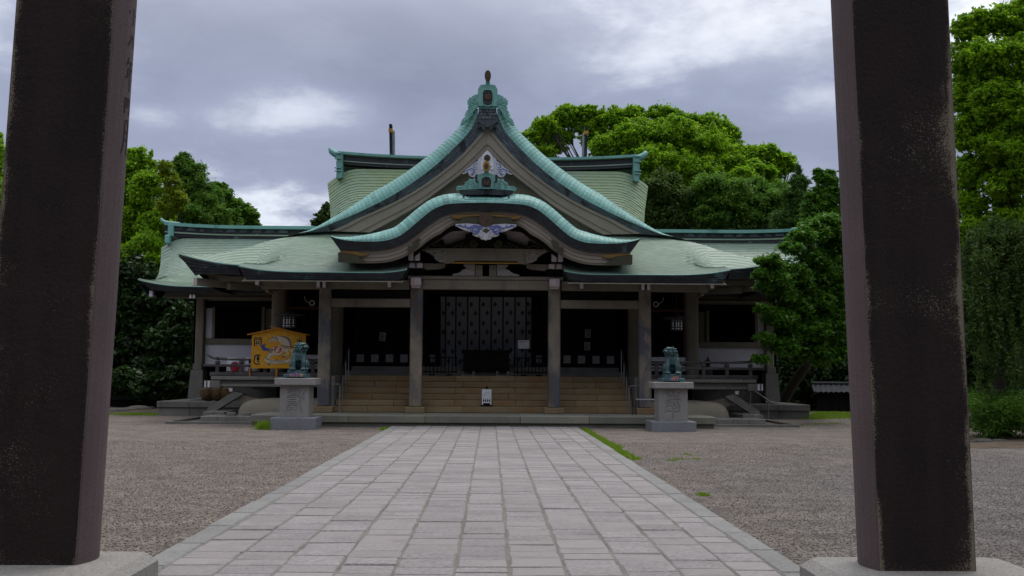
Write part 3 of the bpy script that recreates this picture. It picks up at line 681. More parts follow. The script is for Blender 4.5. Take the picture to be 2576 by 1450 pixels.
for s in (-1, 1):
    for k, px in enumerate((906.5, 943, 980, 1016.3)):
        xc = -at(px, 902, YD).x * -1 if s < 0 else -at(px, 902, YD).x
        zc0 = at(px, 902, YD).z
        d = MB(); d.bbox((xc - .225, YD, ZFL + .29), (xc + .225, YD + .06, 3.6), .008, random.random())
        for q in (.35, 1.0, 1.75): d.bbox((xc - .225, YD - .018, ZFL + q), (xc + .225, YD - .002, ZFL + q + .06), .004)
        dr = d.build('door_leaf', M['dkwood'], hall, origin=(xc, YD, ZFL + .29))
        p = MB(); p.bbox((xc - .115, YD - .012, zc0 - .125), (xc + .115, YD - .003, zc0 + .125), .003); p.build('paper_square', M['greypaper'], dr)
    for px in (1083, 1071):
        xc = s * -at(px, 902, YD).x * (1) ; zc0 = at(px, 902, YD).z
    p = MB(); x = s * 1.83; p.bbox((x - .22, YD + .25, zc0 - .12), (x + .22, YD + .27, zc0 + .12), .003); p.build('paper_square', M['greypaper'], hall)
    d = MB(); d.bbox((s * 1.45, YD + .28, ZFL + .29), (s * 2.3, YD + .34, 3.6)); d.build('door_leaf', M['dkwood'], hall)
    # lattice screens in the outer body bays
    lt = MB(); x0, x1 = s * 4.82, s * 6.24; lo, hi = min(x0, x1), max(x0, x1)
    for k in range(8): xx = lo + (hi - lo) * k / 7; lt.box((xx - .014, YB + .02, 2.1), (xx + .014, YB + .05, 4.2))
    for k in range(20): zz = 2.1 + 2.1 * k / 19; lt.box((lo, YB + .052, zz - .012), (hi, YB + .078, zz + .012))
    lat = lt.build('lattice_screen', M['dkwood'], hall)
    fr = MB(); fr.bbox((lo, YB - .03, 3.35), (hi, YB + .015, 3.44)); fr.bbox((lo if s > 0 else hi - .07, YB - .03, 2.0), (lo + .07 if s > 0 else hi, YB + .015, 4.2)); fr.bbox((hi - .09 if s > 0 else lo, YB - .032, 2.0), (hi if s > 0 else lo + .09, YB + .017, 4.2))
    fr.build('screen_frame', M['redwood'], lat)
    pn = MB(); pn.box((lo, YB + .1, 2.0), (hi, YB + .12, 4.3)); pn.build('screen_backing', M['black'], lat)
    for za, zb in ((1.52, 1.68), (1.74, 1.95)):
        p = MB(); p.bbox((lo, YB, za), (hi, YB + .05, zb), .004); p.build('white_panel', M['plaster'], hall)
    p = MB(); p.bbox((lo, YB - .02, 1.68), (hi, YB + .04, 1.74)); p.bbox((lo, YB - .02, 1.95), (hi, YB + .04, 2.1)); p.bbox((lo, YB - .02, 1.33), (hi, YB + .04, 1.52)); p.build('panel_rail', M['dkwood'], hall)

# ---- side wings: walls, windows, columns, plinths
YW = 35.9
for s in (-1, 1):
    wx = lambda px, Y=YW: at(px, 880, Y).x if s < 0 else -at(px, 880, Y).x
    wz = lambda py, Y=YW: at(560, py, Y).z
    def wbox(name, m, xa, xb, ya, yb, f=0., d=.1, c=.008, lab=None):
        b = MB(); b.bbox((wx(xa), YW + f, wz(yb)), (wx(xb), YW + f + d, wz(ya)), c, random.random()); return b.build(name, m, hall)
    wbox('corner_column', M['concrete'], 494.5, 514.6, 720, 918, -.22, .5, .03)
    wbox('wall_panel', M['plaster'], 514.8, 700, 866, 917, .04)
    wbox('wall_beam', M['concrete'], 514.8, 700, 852.5, 865.8, -.04, .2)
    wbox('wall_panel', M['plaster'], 515, 531.5, 775.5, 852, .04)
    wbox('window_jamb', M['concrete'], 531.8, 539, 772, 852, -.03, .15)
    wbox('window_jamb', M['concrete'], 656.4, 664.5, 772, 852, -.03, .15)
    wbox('wall_panel', M['concrete'], 665, 681, 776, 852, .04)
    wbox('wall_beam', M['concrete'], 514.8, 700, 740, 757, -.05, .2)
    wbox('wall_lintel', M['dkwood'], 514.8, 700, 757.5, 772, -.02, .15)
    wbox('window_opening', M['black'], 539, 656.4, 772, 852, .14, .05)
    w = MB()
    for k in range(15):
        px = 541.5 + k * (652 - 541.5) / 14; w.bbox((wx(px), YW + .05, wz(852)), (wx(px + 3.2), YW + .09, wz(772)), .003, random.random())
    w.build('window_bars', M['dkwood'], hall)
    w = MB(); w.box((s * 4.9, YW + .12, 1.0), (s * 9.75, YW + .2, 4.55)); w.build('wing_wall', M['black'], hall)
    w = MB(); w.box((s * 9.68, YW + .0, .9), (s * 9.84, 39.4, 4.7)); w.box((s * 6.7, YW + .22, .2), (s * 9.6, YW + .4, 1.9)); w.build('wing_wall', M['greystone'], hall)
    # flared stone plinth under the corner column
    b = MB(); x0, x1 = wx(486), wx(523); X0, X1 = wx(490.5), wx(520); z0, z1, z2 = wz(1001), wz(931), wz(916)
    lo0, hi0, lo1, hi1 = min(x0, x1), max(x0, x1), min(X0, X1), max(X0, X1)
    vs = [(lo0, 35.4, z0), (hi0, 35.4, z0), (hi0, 36.7, z0), (lo0, 36.7, z0), (lo1, 35.46, z1), (hi1, 35.46, z1), (hi1, 36.6, z1), (lo1, 36.6, z1)]
    b.add(vs, [(0, 1, 5, 4), (1, 2, 6, 5), (2, 3, 7, 6), (3, 0, 4, 7), (4, 5, 6, 7)]); b.bbox((lo1 + .05, 35.5, z1 - .002), (hi1 - .05, 36.55, z2), .012)
    b.build('column_plinth', M['greystone'], hall)
    # side platform
    zt_ = at(460, 1010, 34.1).z
    xa, xb = s * 10.5, s * 7.4; lo, hi = min(xa, xb), max(xa, xb)
    for k in range(3):
        q0, q1 = lo + (hi - lo) * k / 3, lo + (hi - lo) * (k + 1) / 3
        b = MB(); b.bbox((q0 + .004, 34.12, -.02), (q1 - .004, 34.4, zt_ - .2), .012, random.random()); b.build('platform_stone', M['greystone'], hall, origin=(q0, 34.12, 0))
        b = MB(); b.bbox((q0 + .003, 34.06, zt_ - .197), (q1 - .003, 35.0, zt_), .014, random.random()); b.build('platform_stone', M['greystone'], hall, origin=(q0, 34.06, zt_))
    b = MB(); b.bbox((lo, 34.41, -.02), (hi, 39, zt_ - .21)); b.bbox((lo + .01, 35.003, zt_ - .205), (hi - .01, 39, zt_ - .005)); b.build('side_platform', M['greystone'], hall)

# ---- verandas
for s in (-1, 1):
    zr = zf(780, 1400, 4.532)
    sx = lambda p: p.x if s < 0 else -p.x
    P = lambda x, y, Y=31.0: zr(x, y, Y)
    zt_, zb_ = P(600, 480).z, P(600, 543).z
    xl = sx(P(290, 480)); xi = s * 4.72
    js = [xl, xl + (xi - xl) * .12, xl + (xi - xl) * .42, xl + (xi - xl) * .72, xi]
    for k in range(4):
        b = MB(); b.bbox((js[k], 30.98, zb_), (js[k + 1] - s * -.003, 31.45, zt_), .012, random.random()); b.build('veranda_slab', M['greystone'], hall, origin=(js[k], 31, zt_))
    b = MB(); b.bbox((xl, 31.453, zb_ + .01), (xi, 34.2, zt_ - .004)); b.bbox((xl, 34.2, zb_ + .01), (s * 6.6, 36.0, zt_ - .004)); b.build('veranda_floor', M['greystone'], hall)
    z2 = P(600, 612).z
    b = MB(); b.bbox((sx(P(465, 0)), 31.1, z2), (xi, 31.4, zb_ - .003), .012); b.build('edge_beam', M['greystone'], hall)
    # corner beam with a white-striped end
    za, zb = P(250, 556, 30.95).z, P(250, 690, 30.95).z
    xa, xb = sx(P(183, 0, 30.95)), sx(P(470, 0, 30.95))
    b = MB(); b.bbox((xa, 30.95, zb), (xb, 31.25, za), .012); cb = b.build('corner_beam', M['greystone'], hall)
    b = MB()
    for q0, q1 in ((186, 212), (246, 284)): b.box((sx(P(q0, 0, 30.94)), 30.942, zb + .02), (sx(P(q1, 0, 30.94)), 30.9485, za - .015))
    b.build('beam_end_paint', M['plaster'], cb)
    b = MB(); b.bbox((xb, 31.0, zb + .04), (xi, 31.35, z2 - .003), .01); b.build('veranda_joist', M['greystone'], hall)
    # diagonal strut, curved bracket, foundation mound
    o = [(sx(P(x, y, 31.1)), P(x, y, 31.1).z) for x, y in ((228, 1060), (228, 1112), (372, 1112), (855, 812), (870, 790), (700, 752))]
    b = MB(); b.prism(o, 31.05, 31.4); b.build('diagonal_strut', M['greystone'], hall)
    o = [(sx(P(x, y, 31.3)), P(x, y, 31.3).z) for x, y in ((690, 752), (760, 752), (850, 790), (930, 830), (1030, 860), (1160, 880), (1275, 940), (1275, 958), (1050, 965), (830, 985), (740, 905), (600, 900))]
    b = MB(); b.prism(o, 31.2, 31.5); b.build('curved_bracket', M['concrete'], hall)
    o = [(sx(P(x, y, 31.0)), P(x, y, 31.0).z) for x, y in ((606, 692), (672, 692), (680, 748), (628, 762))]
    b = MB(); b.prism(o, 31.0, 31.15); b.build('bracket_end', M['pinkcap'], hall)
    prof = [(-.02, 0), (.0, .15), (.05, .27), (.14, .36), (.28, .42), (.7, .455), (1.8, .46)]
    rows = []
    for (i, z) in prof:
        x0, x1 = s * (6.98 - i), s * (4.4); y0 = 29.95 + i
        rc = .35; row = []
        for q in range(7):
            a = math.pi / 2 * q / 6; row.append((x0 - s * (rc - rc * math.cos(a)), y0 + rc - rc * math.sin(a), z + .2))
        rows.append([(x0, 34, z + .2)] + row + [(x1, y0, z + .2)])
    b = MB(); b.grid(rows, flip=(s > 0)); b.build('foundation_mound', M['concrete'], hall, smooth=True)
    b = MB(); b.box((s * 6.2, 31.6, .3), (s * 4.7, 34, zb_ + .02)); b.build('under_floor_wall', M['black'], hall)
    # stepped foot stones
    for (xa, xb, ya, yb, Y0, Y1, nn) in ((135, 1045, 1205, 1290, 28.95, 30.0, 3), (178, 560, 1122, 1203, 30.0, 31.6, 2)):
        xA, xB = sx(P(xa, 0, Y0)), sx(P(xb, 0, Y0)); z0 = max(0, P(0, yb, Y0).z - .03); z1 = P(0, ya, Y0).z
        for k in range(nn):
            b = MB(); b.bbox((xA + (xB - xA) * k / nn, Y0, z0 if Y0 < 29 else .02), (xA + (xB - xA) * (k + 1) / nn - s * -.004, Y1, z1), .012, random.random()); b.build('foot_stone', M['greystone'], hall, origin=(xA, Y0, 0))
    # low kerb round the eaves drip strip
    b = MB(); b.bbox((s * 8.62, 28.85, -.02), (s * 6.12, 28.94, .07), .01); b.bbox((s * 8.62, 28.942, -.02), (s * 8.52, 34.0, .07), .01); b.build('drip_kerb', M['greystone'], hall)
    # railing
    rl = MB()
    zt0, zt1 = P(800, 155, 31.2).z, P(800, 195, 31.2).z; rr = (zt0 - zt1) / 2; zm = (zt0 + zt1) / 2
    xe = sx(P(225, 0, 31.2)); xp = sx(P(418, 0, 31.2))
    rl.tube([(xe, 31.2, zm + .13), (xe - s * .1, 31.2, zm + .07), (xe - s * .22, 31.2, zm + .02), (xp - s * .2, 31.2, zm), (xi, 31.2, zm)], [rr * .75, rr, rr, rr, rr], 8)
    rl.tube([(xp - s * .0, 31.0, zm + .03), (xp, 31.4, zm + .03), (xp, 35.2, zm + .03)], rr, 8)
    rail = rl.build('veranda_railing', M['railwood'], hall)
    za, zb = P(800, 262, 31.2).z, P(800, 310, 31.2).z
    b = MB(); b.bbox((sx(P(160, 0, 31.2)), 31.14, zb), (xi, 31.26, za)); b.bbox((xp - .06, 31.262, zb + .01), (xp + .06, 35.2, za)); b.build('middle_rail', M['railwood'], rail)
    za, zb = P(800, 405, 31.2).z, P(800, 478, 31.2).z; zb = max(zb, zt_ + .002)
    b = MB(); b.bbox((sx(P(290, 0, 31.2)), 31.13, zb), (xi, 31.28, za)); b.bbox((xp - .07, 31.282, zb), (xp + .07, 35.2, za)); b.build('base_rail', M['railwood'], rail)
    for k in range(5):
        xx = xp + (xi + s * .35 - xp) * k / 4
        b = MB(); b.bbox((xx - .05, 31.15, zb + .01), (xx + .05, 31.25, zm - rr), .012); b.bbox((xx - .065, 31.12, zm - rr - .09), (xx + .065, 31.28, zm - rr - .03), .01)
        b.build('railing_post', M['railwood'], rail, origin=(xx, 31.2, zb))

# ---- roofs: helpers
def shingles(mb, surf, urange, nv, tw, lip=.011, v0=0., v1=1., tint0=None):
    # courses of overlapping plates: surf(u, v) gives the point, v = 0 at the eave
    for j in range(nv):
        va, vb = v0 + (v1 - v0) * j / nv, v0 + (v1 - v0) * (j + 1.06) / nv
        u0, u1 = urange(va); w0, w1 = urange(vb)
        n = max(1, int(round(max(abs(u1 - u0), abs(w1 - w0)) / tw))); off = random.uniform(-.5, .5)
        fr = [0.] + [min(1., max(0., (k + off * .8 + (j % 2) * .5) / n)) for k in range(1, n)] + [1.]
        cuts = [u0 + (u1 - u0) * f for f in fr]
        bot = [surf(u, va) for u in cuts]; top = [surf(w0 + (w1 - w0) * f, vb) for f in fr]
        for k in range(n):
            if fr[k + 1] - fr[k] < 1e-4: continue
            a, b_, c, d = bot[k], bot[k + 1], top[k + 1], top[k]
            nn = (b_ - a).cross(d - a)
            if nn.length < 1e-9: continue
            nn.normalize()
            if nn.z < 0: nn = -nn
            l = lip * random.uniform(.9, 1.12)
            vs = [a, b_, a + nn * l, b_ + nn * l, c + nn * .002, d + nn * .002]
            tt = random.random(); fl = (u1 + w1) > (u0 + w0)
            mb.add(vs, [(2, 3, 4, 5)] if fl else [(3, 2, 5, 4)], tt); mb.add(vs[:4], [(0, 1, 3, 2)] if fl else [(1, 0, 2, 3)], tt, 1)
def fascia(name, pts, down, inset, thick, layers, m, parent, close=True, jag=.004):
    # stacked thin layers of an eave edge, each a little further in than the one above
    rows = []
    n = len(pts)
    for k in range(layers):
        ra, rb, rc_ = [], [], []
        for i in range(n):
            th = thick[i] if hasattr(thick, '__len__') else thick
            dn = down[i] if isinstance(down, list) else down; ins_ = inset[i] if isinstance(inset, list) else inset
            h = th / layers
            p = pts[i] + dn * (h * k) + ins_ * (k / layers)
            j = Vector((0, 0, random.uniform(-jag, jag)))
            ra.append(p + j); rb.append(p + dn * (h * .86) + Vector((ins_.x * .86, ins_.y * .12, 0)) * (1 / layers) + j); rc_.append(pts[i] + dn * (h * .93) + dn * (h * k) + ins_ * ((k + .95) / layers) + j)
        rows += [ra, rb, rc_]
    b = MB(); b.grid(rows); 
    for i in range(len(b.f)): b.t[i] = ((i // (n - 1)) * .37 + (i % (n - 1)) // 3 * .61) % 1
    return b.build(name, m, parent)
def strip(name, top, bot, y0, y1, m, parent):
    b = MB(); n = len(top)
    b.grid([[Vector((p[0], y1, p[1])) for p in top], [Vector((p[0], y0, p[1])) for p in top], [Vector((p[0], y0, p[1])) for p in bot], [Vector((p[0], y1, p[1])) for p in bot]])
    return b.build(name, m, parent)
def xz(pts, Y, fn=at): return [(fn(x, y, Y).x, fn(x, y, Y).z) for x, y in pts]
def rake_tiles(name, curve, Yr, depth, hfun, width, m, parent, skip=lambda s: False, lip=.009, splits=(.45, .62)):
    # plates of the rolled verge: they climb from the edge up and back over the roof
    Lt = [0]
    for i in range(1, len(curve)): Lt.append(Lt[-1] + math.dist(curve[i], curve[i - 1]))
    n = int(Lt[-1] / width); X = [p[0] for p in curve]; Z = [p[1] for p in curve]
    P = lambda s: Vector((np.interp(s, Lt, X), np.interp(s, Lt, Z)))
    def pt(s, f, l):
        e = .05; a, c = P(max(0, s - e)), P(min(Lt[-1], s + e)); t = (c - a).normalized(); nn = Vector((-t.y, t.x))
        if nn.y < 0: nn = -nn
        p = P(s); h = hfun(s, Lt[-1]); ph = f * math.pi / 2
        rd = math.cos(ph) * l; ru = math.sin(ph) * l
        q = p + nn * (h * math.sin(ph) + ru)
        return Vector((q.x, Yr + depth * (1 - math.cos(ph)) - rd, q.y))
    out = []
    for i in range(n):
        s0, s1 = Lt[-1] * i / n, Lt[-1] * (i + 1) / n
        if skip(((s0 + s1) / 2)): continue
        sp = splits[i % 2] + random.uniform(-.06, .06)
        for (f0, f1) in ((0, sp), (sp, 1)):
            b = MB(); K = 4; rows = []
            l = lip * random.uniform(.8, 1.2); g = (s1 - s0) * .022
            hi, lo = (s0 + g, s1 - g) if P(s0).y > P(s1).y else (s1 - g, s0 + g)
            for q in range(K + 1):
                f = f0 + (f1 - f0) * q / K + (.006 if q == 0 and f0 > 0 else 0)
                rows.append([pt(lo, f, 0), pt(lo, f, l), pt(lo + (hi - lo) * .5, f, l * .6), pt(hi, f, .002)])
            if f0 == 0: rows.insert(0, [p + Vector((0, .03, -.004)) for p in rows[0]])
            b.grid(rows, random.random())
            mid = rows[len(rows) // 2][2]
            out.append(b.build(name, m, parent, origin=mid))
    b = MB(); ss = np.linspace(0, Lt[-1], 90); b.grid([[pt(a, f, -.006) for a in ss] for f in np.linspace(0, 1, 6)], flip=curve[0][0] > curve[-1][0]); b.build(name.replace('tile', 'bed'), M['dkcopper'], parent)
    return out, pt, Lt[-1]

# ---- front slope of the hall roof with the porch roof running on from it
YK, YE, YG, YT = 28.3, 30.2, 32.2, 33.0
zk0 = at(778.8, 686.2, YK).z; ztop = at(900, 575.5, YT).z
KA = .30; KB = (ztop - zk0 - KA * (YT - YK)) / (YT - YK) ** 2
def zkf(Y): d = Y - YK; return zk0 + KA * d + KB * d * d
hp = [(748.1, 585.7), (724.1, 592.2), (681.4, 606.7), (630.1, 621.2), (578.9, 633.2), (544.7, 639.2), (510.5, 642.9), (475, 643.5), (447.3, 642.1)]
hip = []
for x, y in hp:
    f = (748.1 - x) / (748.1 - 447.3); Y = YG - (YG - YE) * f; p = at(x, y, Y); hip.append((Y, -p.x, p.z))
hip = hip[::-1]
hY = [h[0] for h in hip]; hX = [h[1] for h in hip]; hZ = [h[2] for h in hip]
ze = at(625, 669.9, YE).z; zgab = hZ[-1]
def zhf(Y):
    if Y >= YG: return zkf(Y) + (zgab - zkf(YG)) * max(0, (YT - Y) / (YT - YG))
    f = max(-.2, (Y - YE) / (YG - YE)); return ze + (zgab - ze) * (f if f < 0 else f ** 1.12)
KX0, KX1 = 2.12, 6.64
tipz = at(597, 671, YK).z - zk0
def zfront(X, Y):
    ax = abs(X)
    w = sstep(5.75, 6.72, ax) * sstep(28.7, 30.2, Y)
    z = zkf(Y) * (1 - w) + zhf(Y) * w
    if ax > 6.8 and Y >= YE - .01:
        xh = np.interp(Y, hY, hX); zh_ = np.interp(Y, hY, hZ); q = (ax - 6.8) / max(.05, xh - 6.8)
        if xh > 6.85: z = zhf(Y) + (zh_ - zhf(Y)) * q * q
    fr = 1 - sstep(YK, 30.4, Y)
    z += fr * tipz * max(0, (ax - 5.0) / (KX1 - 5.0)) ** 2.4 + fr * .09 * max(0, (3.0 - ax) / (3.0 - KX0)) ** 2.2
    return z
mbs = MB()
nvA = 36
for s in (-1, 1):
    def urA(v):
        Y = YK + (YT - YK) * v; x1 = min(KX1, float(np.interp(Y, hY, hX))) if Y > YE else KX1
        if Y > YG: x1 = hX[-1] - 1.3 * min(1., (Y - YG) / .8)
        return (x1, KX0) if s < 0 else (KX0, x1)
    sf = lambda u, v: Vector((s * u, YK + (YT - YK) * v, zfront(u, YK + (YT - YK) * v)))
    shingles(mbs, sf, urA, 50, .2)
    vE = (YE - YK) / (YT - YK); vG = (YG - YK) / (YT - YK)
    def ur(v):
        xh = float(np.interp(YK + (YT - YK) * v, hY, hX))
        if xh < KX1 + .02: return (KX1, KX1)
        return (xh, KX1) if s < 0 else (KX1, xh)
    shingles(mbs, sf, ur, 21, .2, v0=vE, v1=vG)
roof = mbs.build('front_roof', [M['shingle'], M['lipcopper']], hall); tag(roof, kind='stuff')
b = MB(); b.grid([[(x, y, zfront(x, y) + .0) for x in (-2.3, -1, 0, 1, 2.3)] for y in (31.0, 32, 33)]); b.build('roof_deck', M['dkcopper'], hall)
# side slopes (seen only from the side)
mbs = MB()
mg = [(0, 9.05), (.9, 8.2), (2.2, 7.2), (3.6, 6.5), (5.0, 6.0), (5.9, 5.72), (7.4, 5.15), (8.75, 4.72)]
for s in (-1, 1):
    def ss(u, v):
        X = hX[0] - (hX[0] - 5.55) * min(1, v); z = float(np.interp(X, hX[::-1], hZ[::-1])) - .02; y0 = float(np.interp(X, hX[::-1], hY[::-1]))
        q = max(0, (X - 7.2) / (hX[0] - 7.2)); z -= .32 * q * q * min(1, max(0, (u - y0) / 2.0))
        return Vector((s * X, u, z))
    def us(v):
        X = hX[0] - (hX[0] - 5.55) * min(1, v); y0 = float(np.interp(X, hX[::-1], hY[::-1]))
        return (y0, 38.5) if s > 0 else (38.5, y0)
    shingles(mbs, ss, us, 26, .5)
tag(mbs.build('side_roof', [M['shingle'], M['lipcopper']], hall), kind='stuff')
# eave edges
for s in (-1, 1):
    n = 34; pts = [Vector((s * (KX1 - (KX1 - KX0) * i / (n - 1)), YK, zfront(KX1 - (KX1 - KX0) * i / (n - 1), YK) + .012)) for i in range(n)]
    th = [.225 + .16 * max(0, (abs(p.x) - 5.4) / 1.24) ** 2 for p in pts]
    ins_ = [Vector((-s * .22 * max(0, (abs(p.x) - 5.9) / .74) ** 2 + s * .12 * max(0, (2.7 - abs(p.x)) / .6) ** 2, .16, 0)) for p in pts]
    if s < 0: fascia('porch_eave', pts, Vector((0, 0, -1)), ins_, th, 5, M['dkcopper'], hall)
    else: fascia('porch_eave', pts[::-1], Vector((0, 0, -1)), ins_[::-1], th[::-1], 5, M['dkcopper'], hall)
    b = MB(); b.tube([p + Vector((0, 0, 0)) for p in pts], .014, 5); b.build('eave_drip', M['patina'], hall)
    # end boards of the porch roof, closing it towards the side
    ys = [YK + .0 + k * .24 for k in range(9)]
    for xx, dx in ((KX1, -.05), (KX0, .05)):
        b = MB(); b.grid([[(s * xx, y, zfront(xx, y) + .01) for y in ys], [(s * (xx + dx), y + .03, zfront(xx, y) - .26) for y in ys]]); b.build('porch_roof_end', M['dkcopper'], hall)
    b = MB(); z_ = lambda y: zkf(y) - .24
    b.grid([[(s * (KX1 - .1), y, z_(y)) for y in ys], [(s * (KX0 + .1), y, z_(y)) for y in ys]]); b.build('porch_soffit', M['concrete'], hall)
    n = 26; xt = hX[0]
    pts = [Vector((s * (xt - (xt - 6.62) * i / (n - 1)), YE, zfront(xt - (xt - 6.62) * i / (n - 1), YE) + .012)) for i in range(n)]
    q_ = lambda x: max(0, (abs(x) - 7.0) / (xt - 7.0))
    th = [.265 + .36 * q_(p.x) ** 2.2 for p in pts]; ins_ = [Vector((-s * .47 * q_(p.x) ** 3, .2, 0)) for p in pts]
    args = (pts, Vector((0, 0, -1)), ins_, th)
    if s > 0: args = (pts[::-1], Vector((0, 0, -1)), ins_[::-1], th[::-1])
    fascia('hall_eave', *args, 5, M['dkcopper'], hall)
    b = MB(); b.tube(pts, .014, 5); b.build('eave_drip', M['patina'], hall)
    ys = [YE + k * (38.5 - YE) / 8 for k in range(9)]
    zt_ = pts[0].z
    pe = [Vector((s * xt, y, zt_ - .35 * min(1, (y - YE) / 2))) for y in ys]
    b = MB(); b.grid([pe, [p + Vector((-s * .5, .1, -.5)) for p in pe]], flip=(s > 0)); b.build('side_eave', M['dkcopper'], hall)
    # soffit under the hall eave and the timbers carrying it
    b = MB(); b.grid([[(s * (xt - .55), 30.75, zt_ - .5), (s * 7.4, 30.42, ze - .27), (s * 6.3, 30.42, ze - .27)], [(s * 6.7, 32.7, ze + .05), (s * 6.6, 32.7, ze + .05), (s * 6.3, 32.7, ze + .05)]]); 
    b.grid([[(s * (xt - .55), 30.75, zt_ - .5), (s * (xt - .55), 37, zt_ - .7)], [(s * 6.7, 32.7, ze + .05), (s * 6.7, 37, ze + .05)]])
    b.build('hall_soffit', M['concrete'], hall)
    a = at(492, 709, 30.55); a.x = s * abs(a.x) if s < 0 else abs(a.x); e_ = Vector((s * 6.5, 32.6, a.z - .02)); d = (e_ - a).normalized()
    def bar(name, p, q, w, h, m, endm=None):
        p, q = Vector(p), Vector(q); d = (q - p); ln = d.length; d.normalize(); sd_ = d.cross(Vector((0, 0, 1))).normalized(); up = sd_.cross(d)
        Mx = Matrix((( d.x, sd_.x, up.x, p.x), (d.y, sd_.y, up.y, p.y), (d.z, sd_.z, up.z, p.z), (0, 0, 0, 1)))
        b = MB(); b.bbox((0, -w / 2, -h / 2), (ln, w / 2, h / 2), .01, random.random(), 0, Mx)
        if endm: b.bbox((-.014, -w / 2 + .002, -h / 2 + .002), (-.0005, w / 2 - .002, h / 2 - .002), .004, .5, 1, Mx)
        return b.build(name, [m] + ([endm] if endm else []), hall)
    bar('corner_rafter', a, e_, .17, .22, M['concrete'], M['pinkcap'])
    bar('eave_purlin', (s * 8.15, 31.1, ze - .30), (s * 4.6, 31.1, ze - .36), .15, .16, M['concrete'])
    bar('eave_purlin', (s * 7.75, 31.75, ze - .36), (s * 4.6, 31.75, ze - .42), .15, .16, M['concrete'])
    bar('bracket_arm', (s * 7.55, 30.95, ze - .52), (s * 6.5, 32.5, ze - .45), .15, .2, M['concrete'])
    bar('bracket_arm', (s * 6.45, 30.85, ze - .52), (s * 6.45, 32.5, ze - .4), .13, .18, M['concrete'], M['pinkcap'])
    g0 = at(664, 715, 30.0); g1 = at(668, 736, 30.0); gx = abs(g0.x)
    b = MB(); b.prism([(s * gx, g0.z), (s * (gx - .1), g0.z), (s * (gx - .15), g1.z), (s * (gx - .06), g1.z)], 30.0, 30.6); b.build('bracket_nose', M['stepstone'], hall)
    b = MB(); b.box((s * 4.5, 33, 4.62), (s * 8.2, 36.5, 4.7)); b.build('hall_ceiling', M['dkwood'], hall)

# ---- main gable
lo_edge = [(1203, 274), (1201, 290), (1195.4, 301.5), (1184.1, 326.3), (1163.8, 351.1), (1134.5, 380.4), (1102.9, 409.8), (1066.9, 439.1), (1021.7, 470.6), (976.6, 497.7), (922.5, 524.8), (877.4, 545.1), (832.3, 563.1), (787.2, 580), (751, 587)]
f_bot = [(1222.5, 323), (1190.9, 360.1), (1159.3, 394), (1125.5, 423.3), (1080.4, 457.1), (1030.8, 488.7), (978.9, 515.8), (933.8, 536.1), (900, 550.7), (868.4, 567.6), (835, 582)]
b_bot = [(1222.5, 381), (1197.7, 405), (1159.3, 437.9), (1109.7, 475.2), (1057.8, 513.5), (1012.7, 540.6), (964.2, 567.6), (930, 585)]
XOFF = at(1219.2, 600, YG).x * 0
def halfc(pts, Y, n, s):
    c = crom([(p[0], p[1]) for p in xz(pts, Y)], n); return [(s * abs(p[0]) if p[0] < 0 or s < 0 else s * p[0], p[1]) for p in c]
def half(pts, Y, n, s):
    c = crom([(p[0], p[1]) for p in xz(pts, Y)], n); return [(-s * p[0], p[1]) for p in c]
xc0 = at(1222.5, 323, YG).x
def halfm(pts, Y, n, s, cx=0.):
    c = crom([(p[0] - cx, p[1]) for p in xz(pts, Y)], n); return [(-s * p[0], p[1]) for p in c]
